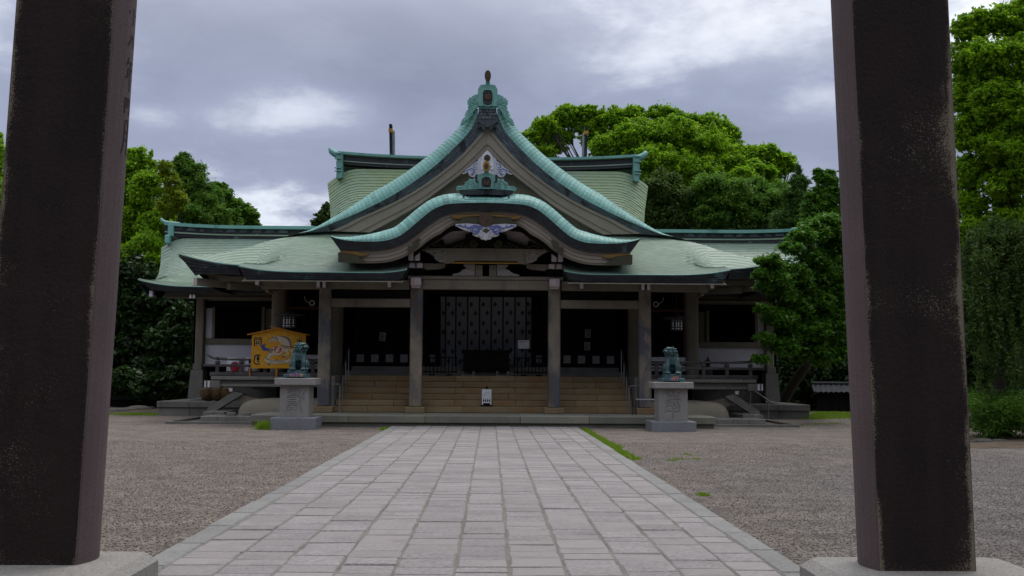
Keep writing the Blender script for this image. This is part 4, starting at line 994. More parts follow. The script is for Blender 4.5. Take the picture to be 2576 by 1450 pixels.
for s in (-1, 1):
    cv = halfm(lo_edge, YG, 90, s, 0)
    hfun = lambda q, Lm: .50 * min(1, max(0., Lm - q) / 2.6) ** .85 * (0.82 + .18 * min(1, q / 2.5)) + .015
    tiles, ptf, Lm = rake_tiles('rake_tile', cv, YG, .8, hfun, .125, M['patina'], hall)
    # roof strip carried on behind the rolled verge
    mb = MB(); NN = 60
    rows = []
    for f_, yy in ((1, 0), (1, .6), (1, 6)):
        row = []
        for i in range(NN + 1):
            p = ptf(Lm * i / NN, 1, 0); row.append((p.x, p.y + yy, p.z + (.0)))
        rows.append(row)
    mb.grid(rows, flip=(s > 0)); mb.build('upper_roof', M['shingle'], hall)
    # dark layered edge and barge board
    cvb = halfm(f_bot, YG + .12, 60, s, 0)
    top = [Vector((p[0], YG + .012, p[1])) for p in crom(cv[2:], 60)]
    bot = [Vector((p[0], YG + .12, p[1])) for p in cvb]
    LY = 4; rows = []
    for k in range(LY):
        a_, c_ = k / LY, (k + .9) / LY
        rows.append([t.lerp(q, a_) + Vector((0, .0, random.uniform(-.003, .003))) for t, q in zip(top, bot)])
        rows.append([t.lerp(q, c_) - Vector((0, .018, 0)) for t, q in zip(top, bot)])
    b = MB(); b.grid(rows, flip=(s > 0))
    for i in range(len(b.f)): b.t[i] = ((i // 59) * .37 + (i % 59) // 2 * .61) % 1
    b.build('verge_edge', M['slate'], hall)
    bt = halfm(f_bot, YG + .14, 50, s, 0); bb_ = halfm(b_bot, YG + .14, 50, s, 0)
    bt[0] = (0, bt[0][1]); bb_[0] = (0, bb_[0][1])
    mid = lambda t: [(p[0] + (q[0] - p[0]) * t, p[1] + (q[1] - p[1]) * t) for p, q in zip(bt, bb_)]
    for k, (t0, t1, dy) in enumerate(((-.08, .16, .10), (.162, .70, .14), (.702, .98, .17), (.982, 1.0, .2))):
        strip('barge_board', mid(t0), mid(t1), YG + dy, YG + dy + .2, M['barge'], hall) if s < 0 else strip('barge_board', mid(t1), mid(t0), YG + dy, YG + dy + .2, M['barge'], hall)
    # inner raking board
    i0 = [(p[0] * .98, p[1] + .08) for p in bb_]; i1 = [(p[0] * .9, p[1] - .42) for p in bb_]
    strip('inner_rake', i0, i1, YG + .55, YG + .7, M['concrete'], hall)
    # bonnet of dark copper rolled round the apex
    o = xz([(1203, 325), (1208, 307), (1220, 305), (1222.4, 326), (1216, 331), (1209, 318)], YG - .02); o = [(-s * p[0], p[1]) for p in o]
    b = MB(); b.prism(o, YG - .04, YG + .1); b.build('apex_roll', M['dkcopper'], hall)
o = xz([(1222.5, 340), (965, 575), (900, 590), (1545, 590), (1480, 575)], YT + .1)
b = MB(); b.prism([o[0], o[1], o[2], o[3], o[4]], YT + .05, YT + .2); b.build('gable_wall', M['concrete'], hall)
b = MB(); z0, z1 = at(1222, 503, YT - .1).z, at(1222, 488, YT - .1).z; x_ = abs(at(1035, 500, YT - .1).x); b.bbox((-x_, YT - .15, z0), (x_, YT + .04, z1)); b.build('gable_beam', M['concrete'], hall)
for q in (-1.9, -.75, .75, 1.9):
    b = MB(); b.bbox((q - .16, YT - .05, at(1222, 575, YT).z), (q + .16, YT + .045, z0 - .002)); b.build('gable_strut', M['dkwood'], hall)
b = MB(); z0, z1 = at(1222, 577, YT - .05).z, at(1222, 568.5, YT - .05).z; x_ = abs(at(868, 572, YT).x); b.bbox((-x_, YT - .12, z0 - .02), (x_, YT + .0, z1)); b.build('gable_sill', M['dkcopper'], hall)

# ---- ridge end ornament of the main gable
z6 = zf(1830, 280, 6.043)
YO = YG - .05
def half_outline(pts, fn, Y, cxp):
    c = fn(cxp, 0, Y).x; L_ = [(fn(x, y, Y).x - c, fn(x, y, Y).z) for x, y in pts]
    return L_, [(-p[0], p[1]) for p in L_]
def spiral(fn, cx_, cy_, r0, r1, turns, a0, Y, rad, n=26, dirn=1, c=0):
    out = []
    for i in range(n):
        t = i / (n - 1); a = a0 + dirn * turns * 2 * math.pi * t; r = r0 + (r1 - r0) * t
        p = fn(cx_ + r * math.cos(a), cy_ + r * math.sin(a), Y); out.append(Vector((p.x - c, Y, p.z)))
    return out
c6 = z6(703, 0, YO).x
b = MB(); w = abs(z6(490, 940, YO).x - c6)
b.prism([(-w, z6(0, 935, YO).z), (w, z6(0, 935, YO).z), (w * 1.13, z6(0, 1060, YO).z), (w * 1.2, z6(0, 1190, YO).z), (.30, z6(0, 1250, YO).z), (0, z6(0, 1385, YO).z), (-.30, z6(0, 1250, YO).z), (-w * 1.2, z6(0, 1190, YO).z), (-w * 1.13, z6(0, 1060, YO).z)], YO, YO + .9)
ridge = b.build('ridge_end', M['slate'], hall)
zz = [z6(0, y, YO).z for y in (945, 1025, 1100, 1190)]
for k in range(3):
    n = 5
    for i in range(n):
        x0, x1 = -w * 1.04 + 2.08 * w * (i + (k % 2) * .3) / (n + .3), -w * 1.04 + 2.08 * w * (i + 1 + (k % 2) * .3) / (n + .3)
        p = MB(); p.bbox((x0 + .006, YO - .018, zz[k + 1] + .006), (x1 - .006, YO - .002, zz[k] - .006), .006, random.random()); p.build('ridge_plate', M['slate'], ridge, origin=((x0 + x1) / 2, YO, zz[k]))
b = MB(); b.bbox((-w * 1.06, YO - .05, z6(0, 938, YO).z), (w * 1.06, YO + .9, z6(0, 900, YO).z), .015); b.bbox((-w * .9, YO + .9, 8.8), (w * .9, 38.5, z6(0, 960, YO).z)); b.build('ridge_cap', M['patina'], hall)
orn = MB()
body, bodyR = half_outline([(703, 372), (640, 374), (545, 378), (505, 402), (498, 432), (470, 465), (462, 520), (458, 600), (470, 760), (478, 890)], z6, YO, 703)
orn.prism(body + bodyR[::-1], YO - .09, YO + .12)
ornament = orn.build('ridge_ornament', M['patina'], hall)
wing_o = [(462, 598), (400, 612), (330, 645), (292, 690), (248, 678), (240, 738), (205, 735), (222, 800), (250, 852), (240, 890), (214, 908), (236, 955), (188, 1008), (214, 1024), (175, 1100), (150, 1170), (85, 1212), (50, 1280), (42, 1325), (62, 1338), (120, 1308), (230, 1190), (330, 1062), (440, 905), (478, 890)]
for s in (-1, 1):
    L_ = [(-s * (z6(x, y, YO).x - c6), z6(x, y, YO).z) for x, y in wing_o]
    b = MB(); b.prism(L_, YO - .06, YO + .1); wg = b.build('scroll_wing', M['patina'], ornament)
    b = MB()
    for (cx_, cy_, r0, r1, tr, a0, rd) in ((385, 735, 88, 14, 1.6, -.4, .019), (300, 790, 62, 55, .35, 1.2, .013), (300, 790, 95, 88, .3, 1.3, .013), (430, 800, 40, 10, 1.2, 0, .012), (290, 1085, 40, 8, 1.1, -1, .012)):
        pth = spiral(z6, cx_, cy_, r0, r1, tr, a0, YO - .065, rd, c=c6); b.tube([Vector((-s * p.x, p.y, p.z)) for p in pth], rd, 6)
    for ln in ([(440, 905), (330, 930), (250, 985)], [(400, 950), (320, 1010), (300, 1060)], [(300, 1080), (230, 1180), (120, 1250)], [(250, 690), (270, 760), (330, 800), (410, 800)], [(215, 740), (245, 820), (300, 850), (400, 830)]):
        pth = [z6(x, y, YO - .06) for x, y in ln]; b.tube(crom([Vector((-s * (p.x - c6), p.y, p.z)) for p in pth], 10), .012, 6)
    b.build('scroll_relief', M['patina'], wg, smooth=True)
def crest_niche(fn, Y, cxp, outline, leaf, parent, c):
    L_, R2 = half_outline(outline, fn, Y, cxp)
    b = MB(); b.prism(L_ + R2[::-1], Y - .012, Y + .02); nb = b.build('crest_niche', M['dkcopper'], parent)
    rim = L_ + R2[::-1]; b = MB(); b.tube([Vector((p[0], Y - .015, p[1])) for p in crom(rim, 60)], .018, 6); b.build('niche_rim', M['patina'], parent, smooth=True)
    b = MB(); o = []
    for i in range(40):
        a = 2 * math.pi * i / 40; r = leaf[2] * (1 + .16 * math.cos(9 * a)) ; p = fn(leaf[0] + r * math.cos(a) * 1.05, leaf[1] + r * math.sin(a) * .8, Y); o.append((p.x - c, p.z))
    b.prism(o, Y - .04, Y - .013); b.build('crest', M['brown'], parent)
crest_niche(z6, YO - .09, 703, [(703, 480), (640, 483), (605, 498), (585, 530), (567, 580), (572, 780), (600, 850), (680, 880)], (703, 660, 88), ornament, c6)
def horn(fn, cxp, ytop, ybot, yend, wtop, Y, parent, m, endm, c, facem=None):
    # round ridge-end pipe that curves up towards the viewer, seen end on
    zt_, zb_, ze_ = fn(cxp, ytop, Y).z, fn(cxp, ybot, Y).z, fn(cxp, yend, Y).z; r = abs(fn(cxp + wtop, 0, Y).x - fn(cxp, 0, Y).x) / 2
    zc_ = (zt_ + zb_) / 2; ry = (zt_ - zb_) / 2
    b = MB(); b.tube([Vector((0, Y + .55, ze_ + .04)), Vector((0, Y + .3, ze_ + .06)), Vector((0, Y + .05, ze_ + .12)), Vector((0, Y - .12, zb_ + ry * .5)), Vector((0, Y - .2, zc_ + .02))], [r * .75, r * .75, r * .72, r * .7, r * .9], 12)
    hb = b.build('horn', m, parent, smooth=True)
    def egg(k, y0, y1, mm, nm, dz=0):
        o = []
        for i in range(28):
            a = 2 * math.pi * i / 28; sx_ = math.cos(a) * r * k * (1 - .22 * (-math.sin(a) if math.sin(a) < 0 else 0)); o.append((sx_, zc_ + dz + math.sin(a) * ry * k))
        q = MB(); q.prism(o, y0, y1); q.build(nm, mm, hb)
    egg(1, Y - .32, Y - .12, endm, 'horn_end'); egg(.58, Y - .335, Y - .321, facem or M['brown'], 'horn_face', -.012)
horn(z6, 703, 80, 322, 372, 152, YO, ornament, M['patina'], M['brown'], c6)

# ---- gable pendant (white board with hexagon boss, blue and white carved leaves)
z7 = zf(1780, 600, 7.25); YP = YG + .06; c7 = z7(1190, 0, YP).x
pendant = MB(); L_, R2 = half_outline([(1190, 15), (1120, 75), (1048, 150), (920, 275), (918, 420), (905, 580), (880, 735), (1190, 760)], z7, YP, 1190)
pendant.prism(L_ + R2[::-1], YP, YP + .06); pendant = pendant.build('gable_pendant', M['whitecarv'], hall)
b = MB(); L_, R2 = half_outline([(1190, 18), (1120, 78), (1050, 152), (1042, 210), (1022, 260), (1030, 290), (1000, 340), (1000, 560), (1030, 580), (1075, 560), (1085, 530), (1060, 510), (1050, 470), (1100, 460), (1190, 460)], z7, YP - .02, 1190)
b.prism(L_ + R2[::-1], YP - .025, YP - .001); b.build('pendant_face', M['plaster'], pendant)
b = MB(); o = []
for i in range(12):
    a = math.pi / 2 + math.pi * i / 6; r = 100 if i % 2 == 0 else 84; p = z7(1190 + r * math.cos(a), 235 - r * math.sin(a), YP - .03); o.append((p.x - c7, p.z))
b.prism(o, YP - .06, YP - .026)
boss = b.build('hexagon_boss', M['brown'], pendant)
b = MB(); b.lathe([(.035, 0), (.03, .015)], (0, 0, 0), 10); 
for i in range(6):
    a = math.pi / 6 + i * math.pi / 3; b.lathe([(.018, 0), (.014, .012)], (.065 * math.cos(a), .065 * math.sin(a), 0), 8)
p = z7(1190, 235, YP); b.v = [(v[0], YP - .061 - v[2], p.z + v[1]) for v in b.v]; b.build('boss_stud', M['olive'], pendant)
leafo = [(918, 310), (840, 370), (780, 410), (730, 450), (690, 500), (640, 525), (600, 560), (560, 590), (520, 650), (450, 690), (480, 700), (545, 690), (600, 660), (640, 640), (645, 700), (700, 770), (760, 790), (820, 785), (880, 735), (905, 600)]
for s in (-1, 1):
    L_ = [(-s * (z7(x, y, YP).x - c7), z7(x, y, YP).z) for x, y in leafo]
    b = MB(); b.prism(L_, YP - .01, YP + .05); lf = b.build('carved_leaf', M['whitecarv'], pendant)
    b = MB()
    for ln in ([(910, 400), (840, 410), (790, 450), (790, 490), (830, 520), (870, 500), (860, 470)], [(905, 560), (830, 570), (740, 545), (600, 600), (520, 655)], [(750, 520), (680, 570), (640, 590)], [(860, 690), (830, 620), (800, 600), (720, 620)], [(830, 640), (760, 690), (690, 710)], [(820, 660), (770, 730), (720, 760)], [(650, 560), (620, 600), (590, 620)]):
        pth = crom([Vector((-s * (z7(x, y, YP).x - c7), YP - .012, z7(x, y, YP).z)) for x, y in ln], 14); b.tube(pth, [.004 + .011 * math.sin(math.pi * (i + .5) / 14) for i in range(14)], 5)
    b.build('leaf_vein', M['blue'], lf)

# ---- curved porch canopy
YC = 28.1
c_lo = [(828.9, 593), (847.7, 600.2), (873.4, 605.3), (899, 607.4), (933.2, 608.2), (967.4, 606.2), (993, 599.3), (1010.1, 590.8), (1027.2, 578), (1044.3, 563.5), (1061.4, 548.9), (1078.4, 535.3), (1095.5, 524.1), (1121.2, 514.7), (1146.8, 512.2), (1181, 511), (1221.5, 510.5)]
c_fb = [(856.3, 631), (890.5, 631), (924.6, 632), (958.8, 631), (993, 624), (1018.6, 613), (1044.3, 595.9), (1069.9, 575.4), (1095.5, 556.6), (1121.2, 542.9), (1146.8, 535.4), (1181, 532.7), (1221.5, 532.2)]
c_bb = [(851, 659.2), (890.5, 660.5), (924.6, 661.2), (967.4, 659.2), (1001.5, 650.6), (1027.2, 638.6), (1052.8, 623.3), (1071.6, 607.9), (1092.1, 594.2), (1107.5, 586.5), (1121.2, 575.4), (1138.3, 565.2), (1160, 561.5), (1221.5, 559)]
for s in (-1, 1):
    cv = halfm(c_lo, YC, 110, s); cv[-1] = (0, cv[-1][1])
    hfun = lambda q, Lm: (.345 - .125 * sstep(3.82, 4.15, q)) * min(1, max(0., q) / 1.5) ** .8 + .01
    tiles, ptc, Lc = rake_tiles('canopy_tile', cv, YC, .6, hfun, .125, M['patina'], hall, skip=lambda q: q > 3.86)
    # courses running level across the flat crown
    K = 4
    for k in range(K):
        f0, f1 = k / K, (k + 1) / K
        s0, s1 = 3.84 + .10 * k, Lc; n = 3
        for i in range(n):
            a0, a1 = s0 + (s1 - s0) * max(0, i - .3 * (k % 2)) / n, s0 + (s1 - s0) * min(1, (i + 1 - .3 * (k % 2) if i < n - 1 else 1 * n) / n)
            rows = [[ptc(a, f, l) for a in np.linspace(a0 + .003, a1 - .003, 5)] for f, l in ((f0, 0), (f0, .014), ((f0 + f1) / 2, .010), (f1 + .01, .003))]
            b = MB(); b.grid(rows, random.random(), flip=(s > 0)); b.build('canopy_tile', M['patina'], hall, origin=rows[1][2])
    mb = MB(); rows = []
    for yy in (0, 1.2, 2.6, 4.2):
        rows.append([(ptc(Lc * i / 70, 1, 0).x, YC + .6 + yy, ptc(Lc * i / 70, 1, 0).z) for i in range(71)])
    mb.grid(rows, flip=(s > 0)); mb.build('canopy_roof', M['shingle'], hall)
    # underside lining so that the roof is solid
    mb = MB(); rows = [[(p[0], yy, p[1] - .33) for p in cv[6:]] for yy in (YC + .3, 31.0)]; mb.grid(rows, flip=(s > 0)); mb.build('canopy_soffit', M['dkwood'], hall)
    top = [Vector((p[0], YC + .012, p[1])) for p in crom(cv, 80)]; fb = halfm(c_fb, YC + .15, 80, s); fb[-1] = (0, fb[-1][1])
    bot = [Vector((p[0], YC + .15, p[1])) for p in fb]; LY = 6; rows = []
    for k in range(LY):
        rows.append([t.lerp(q, k / LY) + Vector((0, 0, random.uniform(-.003, .003))) for t, q in zip(top, bot)]); rows.append([t.lerp(q, (k + .88) / LY) - Vector((0, .014, 0)) for t, q in zip(top, bot)])
    b = MB(); b.grid(rows, flip=(s > 0))
    for i in range(len(b.f)): b.t[i] = ((i // 79) * .37 + (i % 79) // 3 * .61) % 1
    b.build('canopy_edge', M['dkcopper'], hall)
    # side return of the canopy edge
    e0, e1 = top[0], bot[0]
    b = MB(); b.grid([[e0, e0.lerp(e1, .35) + Vector((s * -.06, 0, 0)), e1, e1 + Vector((-s * .02, .05, -.28))], [e0 + Vector((0, 3.2, .3)), e0.lerp(e1, .35) + Vector((-s * .06, 3.2, .3)), e1 + Vector((0, 3.2, .3)), e1 + Vector((0, 3.2, .1))]], flip=(s < 0)); b.build('canopy_side', M['dkcopper'], hall)
    bt = halfm(c_fb, YC + .2, 60, s); bb_ = halfm(c_bb, YC + .2, 60, s); bt[-1] = (0, bt[-1][1]); bb_[-1] = (0, bb_[-1][1])
    mid = lambda t: [(p[0] + (q[0] - p[0]) * t, p[1] + (q[1] - p[1]) * t) for p, q in zip(bt, bb_)]
    for (t0, t1, dy) in ((-.1, .22, .19), (.222, .55, .22), (.552, .86, .24), (.862, 1.0, .27)):
        A, B = mid(t0), mid(t1)
        strip('canopy_barge_board', A, B, YC + dy, YC + dy + .18, M['barge'], hall) if s < 0 else strip('canopy_barge_board', B, A, YC + dy, YC + dy + .18, M['barge'], hall)
    inn = halfm([(1040, 632), (1060, 617), (1079, 603), (1098, 590), (1113, 582), (1128, 571), (1146, 566), (1221.5, 563)], YC + .5, 40, s); in2 = [(p[0], p[1] - .14) for p in inn]
    strip('canopy_inner_rib', inn, in2, YC + .5, YC + .75, M['dkwood'], hall)
    # bronze fittings on the board ends and oak-leaf badges
    zb = zf(1280, 760, 3.68)
    def plate(name, pts, Y, th, m, mk=s):
        b = MB(); b.prism([(-mk * zb(x, y, Y).x, zb(x, y, Y).z) for x, y in pts], Y - th, Y); return b.build(name, m, hall)
    plate('end_fitting', [(268, 920), (720, 936), (715, 960), (660, 978), (620, 1000), (600, 985), (570, 1005), (640, 1035), (690, 1072), (268, 1062)], YC + .185, .02, M['olive'])
    plate('end_fitting', [(300, 882), (480, 905), (725, 938), (700, 965), (600, 975), (480, 945), (300, 925)], YC + .175, .02, M['ochre'])
    plate('leaf_badge', [(1300, 930), (1290, 880), (1310, 870), (1285, 840), (1320, 820), (1350, 830), (1365, 790), (1360, 770), (1400, 760), (1410, 735), (1435, 740), (1450, 715), (1478, 722), (1470, 755), (1440, 765), (1465, 790), (1450, 815), (1420, 820), (1440, 845), (1400, 870), (1380, 890), (1350, 870), (1345, 910), (1320, 935)], YC + .19, .022, M['olive'])
# canopy pendant
z5 = zf(1780, 850, 5.3706); Y5 = YC + .16; c5 = z5(880, 0, Y5).x
b = MB(); L_, R2 = half_outline([(880, 40), (500, 52), (125, 70), (150, 110), (240, 118), (300, 150), (345, 150), (240, 215), (232, 250), (480, 240), (700, 262), (800, 280), (880, 300)], z5, Y5, 880)
b.prism(L_ + R2[::-1], Y5 - .03, Y5 + .05); pend = b.build('canopy_pendant', M['olive'], hall)
b = MB(); L_, R2 = half_outline([(880, 38), (500, 50), (125, 66), (150, 108), (290, 145), (400, 95), (880, 80)], z5, Y5 - .03, 880); b.prism(L_ + R2[::-1], Y5 - .042, Y5 - .031); b.build('pendant_trim', M['ochre'], pend)
b = MB(); p = z5(880, 158, Y5); b.lathe([(.20, 0), (.19, .03), (.06, .035), (.05, .05)], (0, 0, 0), 24); b.v = [(v[0], Y5 - .045 - v[2], p.z + v[1]) for v in b.v]; b.build('pendant_boss', M['brown'], pend)
b = MB(); L_, R2 = half_outline([(880, 300), (800, 280), (700, 262), (480, 240), (232, 252), (222, 290), (330, 340), (410, 360), (440, 390), (520, 390), (545, 418), (575, 410), (600, 460), (640, 470), (650, 510), (700, 530), (740, 525), (770, 575), (810, 560), (840, 585), (880, 605)], z5, Y5 - .02, 880)
b.prism(L_ + R2[::-1], Y5 - .035, Y5 + .03); wgp = b.build('pendant_wings', M['whitecarv'], pend)
b = MB(); w2 = MB()
for s in (-1, 1):
    def tb(mbx, pts, r, n=14): mbx.tube(crom([Vector((-s * (z5(x, y, Y5).x - c5), Y5 - .04, z5(x, y, Y5).z)) for x, y in pts], n), r, 6)
    for ln in ([(250, 285), (350, 300), (470, 330), (540, 330)], [(310, 265), (360, 290)], [(430, 260), (450, 310)], [(380, 320), (440, 300)], [(480, 370), (560, 310), (640, 280), (720, 300)], [(540, 400), (570, 330), (650, 300)]): tb(b, ln, .014)
    for ln in ([(640, 290), (720, 310), (735, 380), (690, 450), (620, 455), (585, 400), (610, 330), (680, 330), (710, 390), (660, 420), (630, 380)],): tb(b, ln, .022, 30)
    tb(b, [(735, 300), (770, 300), (795, 330), (770, 360), (740, 345)], .02)
    for ln in ([(222, 290), (330, 345), (440, 392), (545, 420)], [(590, 470), (650, 515), (740, 530), (780, 578), (840, 585)], [(690, 470), (760, 520), (810, 540)], [(760, 420), (800, 470), (830, 520)]): tb(w2, ln, .013)
    tb(w2, [(650, 300), (725, 330), (740, 400), (690, 465)], .012)
b.build('blue_scroll', M['blue'], wgp); w2.build('pale_scroll', M['greycarv'], wgp)
b = MB(); o = [(z5(x, y, Y5).x - c5, z5(x, y, Y5).z) for x, y in ((880, 345), (970, 395), (880, 450), (792, 398))]; b.prism(o, Y5 - .05, Y5 - .036); b.build('diamond_crest', M['olive'], wgp)
# wall under the canopy, frog-leg strut, rainbow beam with carved ends
Y9 = 29.5; zc3 = lambda x, y: zb(x, y, Y9)
def sym(name, pts, fn, cxp, Y, th, m, parent=hall):
    c = fn(cxp, 0, Y).x; L_ = [(fn(x, y, Y).x - c, fn(x, y, Y).z) for x, y in pts]; b = MB(); b.prism(L_ + [(-p[0], p[1]) for p in L_][::-1], Y - th, Y); return b.build(name, m, parent)
sym('canopy_wall', [(2442, 500), (2000, 520), (1850, 600), (1700, 700), (1530, 850), (1500, 900), (2442, 900)], zb, 2442, 29.62, .04, M['pinkcap'])
sym('frog_leg_strut', [(2442, 620), (2350, 640), (2190, 640), (2130, 670), (2130, 720), (1950, 790), (1830, 830), (1815, 760), (1790, 740), (1740, 770), (1735, 790), (1690, 790), (1680, 820), (1610, 830), (1600, 862), (2442, 868)], zb, 2442, 29.45, .08, M['dkwood'])
for s in (-1, 1):
    b = MB()
    cc = zb(2442, 0, 29.36).x
    for (cx_, cy_, r) in ((2250, 790, 62),):
        pth = spiral(zb, cx_, cy_, r, 10, 1.8, 0, 29.36, .02, c=cc); b.tube([Vector((-s * p.x, p.y, p.z)) for p in pth], .03, 6)
    for ln in ([(1960, 850), (2050, 800), (2120, 780)], [(2050, 855), (2090, 820), (2150, 850)], [(2120, 850), (2160, 810), (2190, 860)], [(1640, 840), (1720, 810), (1830, 845)]):
        b.tube(crom([Vector((-s * (zb(x, y, 29.36).x - cc), 29.36, zb(x, y, 29.36).z)) for x, y in ln], 10), .016, 5)
    tag(b.build('strut_carving', M['olive'], hall), kind='stuff')
sym('rainbow_beam', [(2442, 872), (1510, 872), (1520, 900), (1600, 940), (1680, 1000), (1720, 1050), (1850, 1095), (1935, 1085), (1980, 1050), (2442, 1050)], zb, 2442, 29.5, .16, M['concrete'])
b = MB(); zz0, zz1 = zb(2442, 1086, 29.34).z, zb(2442, 1070, 29.34).z; x_ = abs(zb(1930, 1080, 29.34).x); b.bbox((-x_, 29.36, zz0), (x_, 29.42, zz1), .004); b.build('gilt_strip', M['gold'], hall)
sym('beam_soffit', [(2442, 1050), (1980, 1050), (1935, 1080), (2442, 1086)], zb, 2442, 29.52, .1, M['ochre'])
for s in (-1, 1):
    cc = zb(2442, 0, 29.33).x; b = MB()
    for (cx_, cy_, r, rd) in ((1730, 975, 45, .02), (1790, 1010, 60, .014)):
        b.tube([Vector((-s * p.x, p.y, p.z)) for p in spiral(zb, cx_, cy_, r, 8, 1.5, 2, 29.33, rd, c=cc)], rd, 6)
    for ln in ([(1560, 900), (1640, 930), (1690, 970)], [(1600, 915), (1700, 910), (1790, 950), (1840, 920)], [(1680, 1010), (1740, 1045), (1800, 1040)], [(1560, 885), (1700, 890), (1780, 910)]):
        b.tube(crom([Vector((-s * (zb(x, y, 29.33).x - cc), 29.33, zb(x, y, 29.33).z)) for x, y in ln], 10), .014, 5)
    tag(b.build('beam_carving', M['greycarv'], hall), kind='stuff')
    # carved panels and struts standing on the main beam
    cv_o = [(760, 222), (790, 205), (830, 200), (880, 180), (920, 145), (960, 130), (990, 132), (975, 110), (935, 90), (932, 68), (1100, 68), (1095, 234), (790, 234)]
    cc = zc(1262, 0, 29.7).x
    L_ = [(-s * (zc(x, y, 29.7).x - cc), zc(x, y, 29.7).z) for x, y in cv_o]
    b = MB(); b.prism(L_, 29.7, 29.78); dg = b.build('carved_panel', M['greycarv'], hall)
    b = MB()
    for ln in ([(800, 215), (880, 190), (960, 140), (1010, 135), (1040, 150), (1030, 185), (1000, 175), (1005, 150)], [(940, 75), (970, 110), (1010, 140)], [(870, 228), (920, 205), (980, 200), (1040, 225), (1060, 210)], [(1010, 95), (1050, 80), (1080, 110), (1050, 120)], [(1060, 140), (1085, 160), (1060, 185)], [(900, 215), (940, 180), (960, 200)]):
        b.tube(crom([Vector((-s * (zc(x, y, 29.7).x - cc), 29.695, zc(x, y, 29.7).z)) for x, y in ln], 12), .016, 5)
    b.build('panel_relief', M['greycarv'], dg)
    xa, xb = zc(1108, 0, 29.72).x - cc, zc(1214, 0, 29.72).x - cc
    b = MB(); b.bbox((-s * xa, 29.68, zc(0, 238, 29.7).z), (-s * xb, 29.9, zc(0, 66, 29.7).z), .01); b.build('short_strut', M['concrete'], hall)
    # bracket stack over each pillar
    xp = s * PXI
    for (xa, xb, ya, yb, Y0, m, nm) in ((1305, 1475, 905, 1028, 29.2, 'whitecap', 'purlin_end'), (1308, 1518, 1062, 1135, 29.3, 'pinkcap', 'bracket_block')):
        cc2 = zb(2442, 0, Y0).x; A, B = zb(xa, 0, Y0).x - cc2, zb(xb, 0, Y0).x - cc2; za, z_b2 = zb(0, ya, Y0).z, zb(0, yb, Y0).z; md = (A + B) / 2; gp = abs(B - A) * .07
        for (p0, p1) in ((A, md - gp), (md + gp, B)):
            b = MB(); b.bbox((-s * p0, Y0, z_b2), (-s * p1, Y0 + .5, za), .02); b.build(nm, M[m], hall)
        b = MB(); b.bbox((-s * A * 1.0, Y0 + .06, z_b2), (-s * B, Y0 + .6, za)); b.build('bracket_core', M['concrete'], hall)
    za, z_b2 = zc(0, 50, 29.6).z, zc(0, 130, 29.6).z; cc2 = zc(1262, 0, 29.6).x; A, B = zc(345, 0, 29.6).x - cc2, zc(662, 0, 29.6).x - cc2
    b = MB(); b.prism([(-s * A, za), (-s * B, za), (-s * B, z_b2 + .06), (-s * (B - .15), z_b2 + .01), (-s * A, z_b2 - .03)], 29.6, 29.85); b.build('bracket_arm', M['concrete'], hall)
    z1 = zc(0, 130, 29.6).z; z0 = zc(0, 233, 29.6).z
    b = MB()
    for dx in (-.13, .13): b.bbox((xp + dx - .09, 29.6, z0), (xp + dx + .09, 29.95, z1 - .06), .03)
    b.bbox((xp - .26, 29.56, z1 - .1), (xp + .26, 29.98, z1), .02); b.build('bracket_cluster', M['dkwood'], hall)
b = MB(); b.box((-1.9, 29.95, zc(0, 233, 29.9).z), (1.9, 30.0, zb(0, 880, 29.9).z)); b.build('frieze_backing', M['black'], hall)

# ---- ornament on the canopy crown
YQ = 28.34; c8 = z7(1190, 0, YQ).x
b = MB(); L_, R2 = half_outline([(1190, 1155), (402, 1172), (412, 1310), (1190, 1290)], z7, YQ, 1190)
b.prism(L_ + R2[::-1], YQ, YQ + .8); cb = b.build('canopy_ridge', M['slate'], hall)
b = MB(); b.bbox((-.35, YQ + .8, ptc(Lc, 1, 0).z - .1), (.35, 32.9, z7(0, 1165, YQ).z + .02)); b.build('canopy_ridge', M['slate'], hall)
b = MB()
for k in range(3):
    L_, R2 = half_outline([(1190, 1190 + k * 36), (404 + k * 3, 1204 + k * 36), (405 + k * 3, 1212 + k * 36), (1190, 1198 + k * 36)], z7, YQ - .01, 1190); b.prism(L_ + R2[::-1], YQ - .012, YQ - .001)
b.build('ridge_course', M['dkcopper'], cb)
b = MB(); L_, R2 = half_outline([(1190, 675), (1120, 682), (1000, 715), (925, 722), (930, 800), (925, 900), (965, 960), (960, 1080), (940, 1140), (1190, 1140)], z7, YQ, 1190)
b.prism(L_ + R2[::-1], YQ - .06, YQ + .15); orn2 = b.build('canopy_ornament', M['patina'], hall)
b = MB(); L_, R2 = half_outline([(1190, 740), (862, 742), (866, 1145), (1190, 1145)], z7, YQ + .15, 1190); b.prism(L_ + R2[::-1], YQ + .0, YQ + .3); b.build('ornament_back', M['dkcopper'], orn2)
w8 = [(860, 830), (815, 812), (790, 868), (730, 842), (680, 840), (665, 905), (600, 930), (555, 960), (580, 990), (520, 1035), (450, 1050), (370, 1050), (315, 1090), (308, 1130), (330, 1165), (400, 1168), (940, 1140), (960, 1060), (930, 990), (870, 940)]
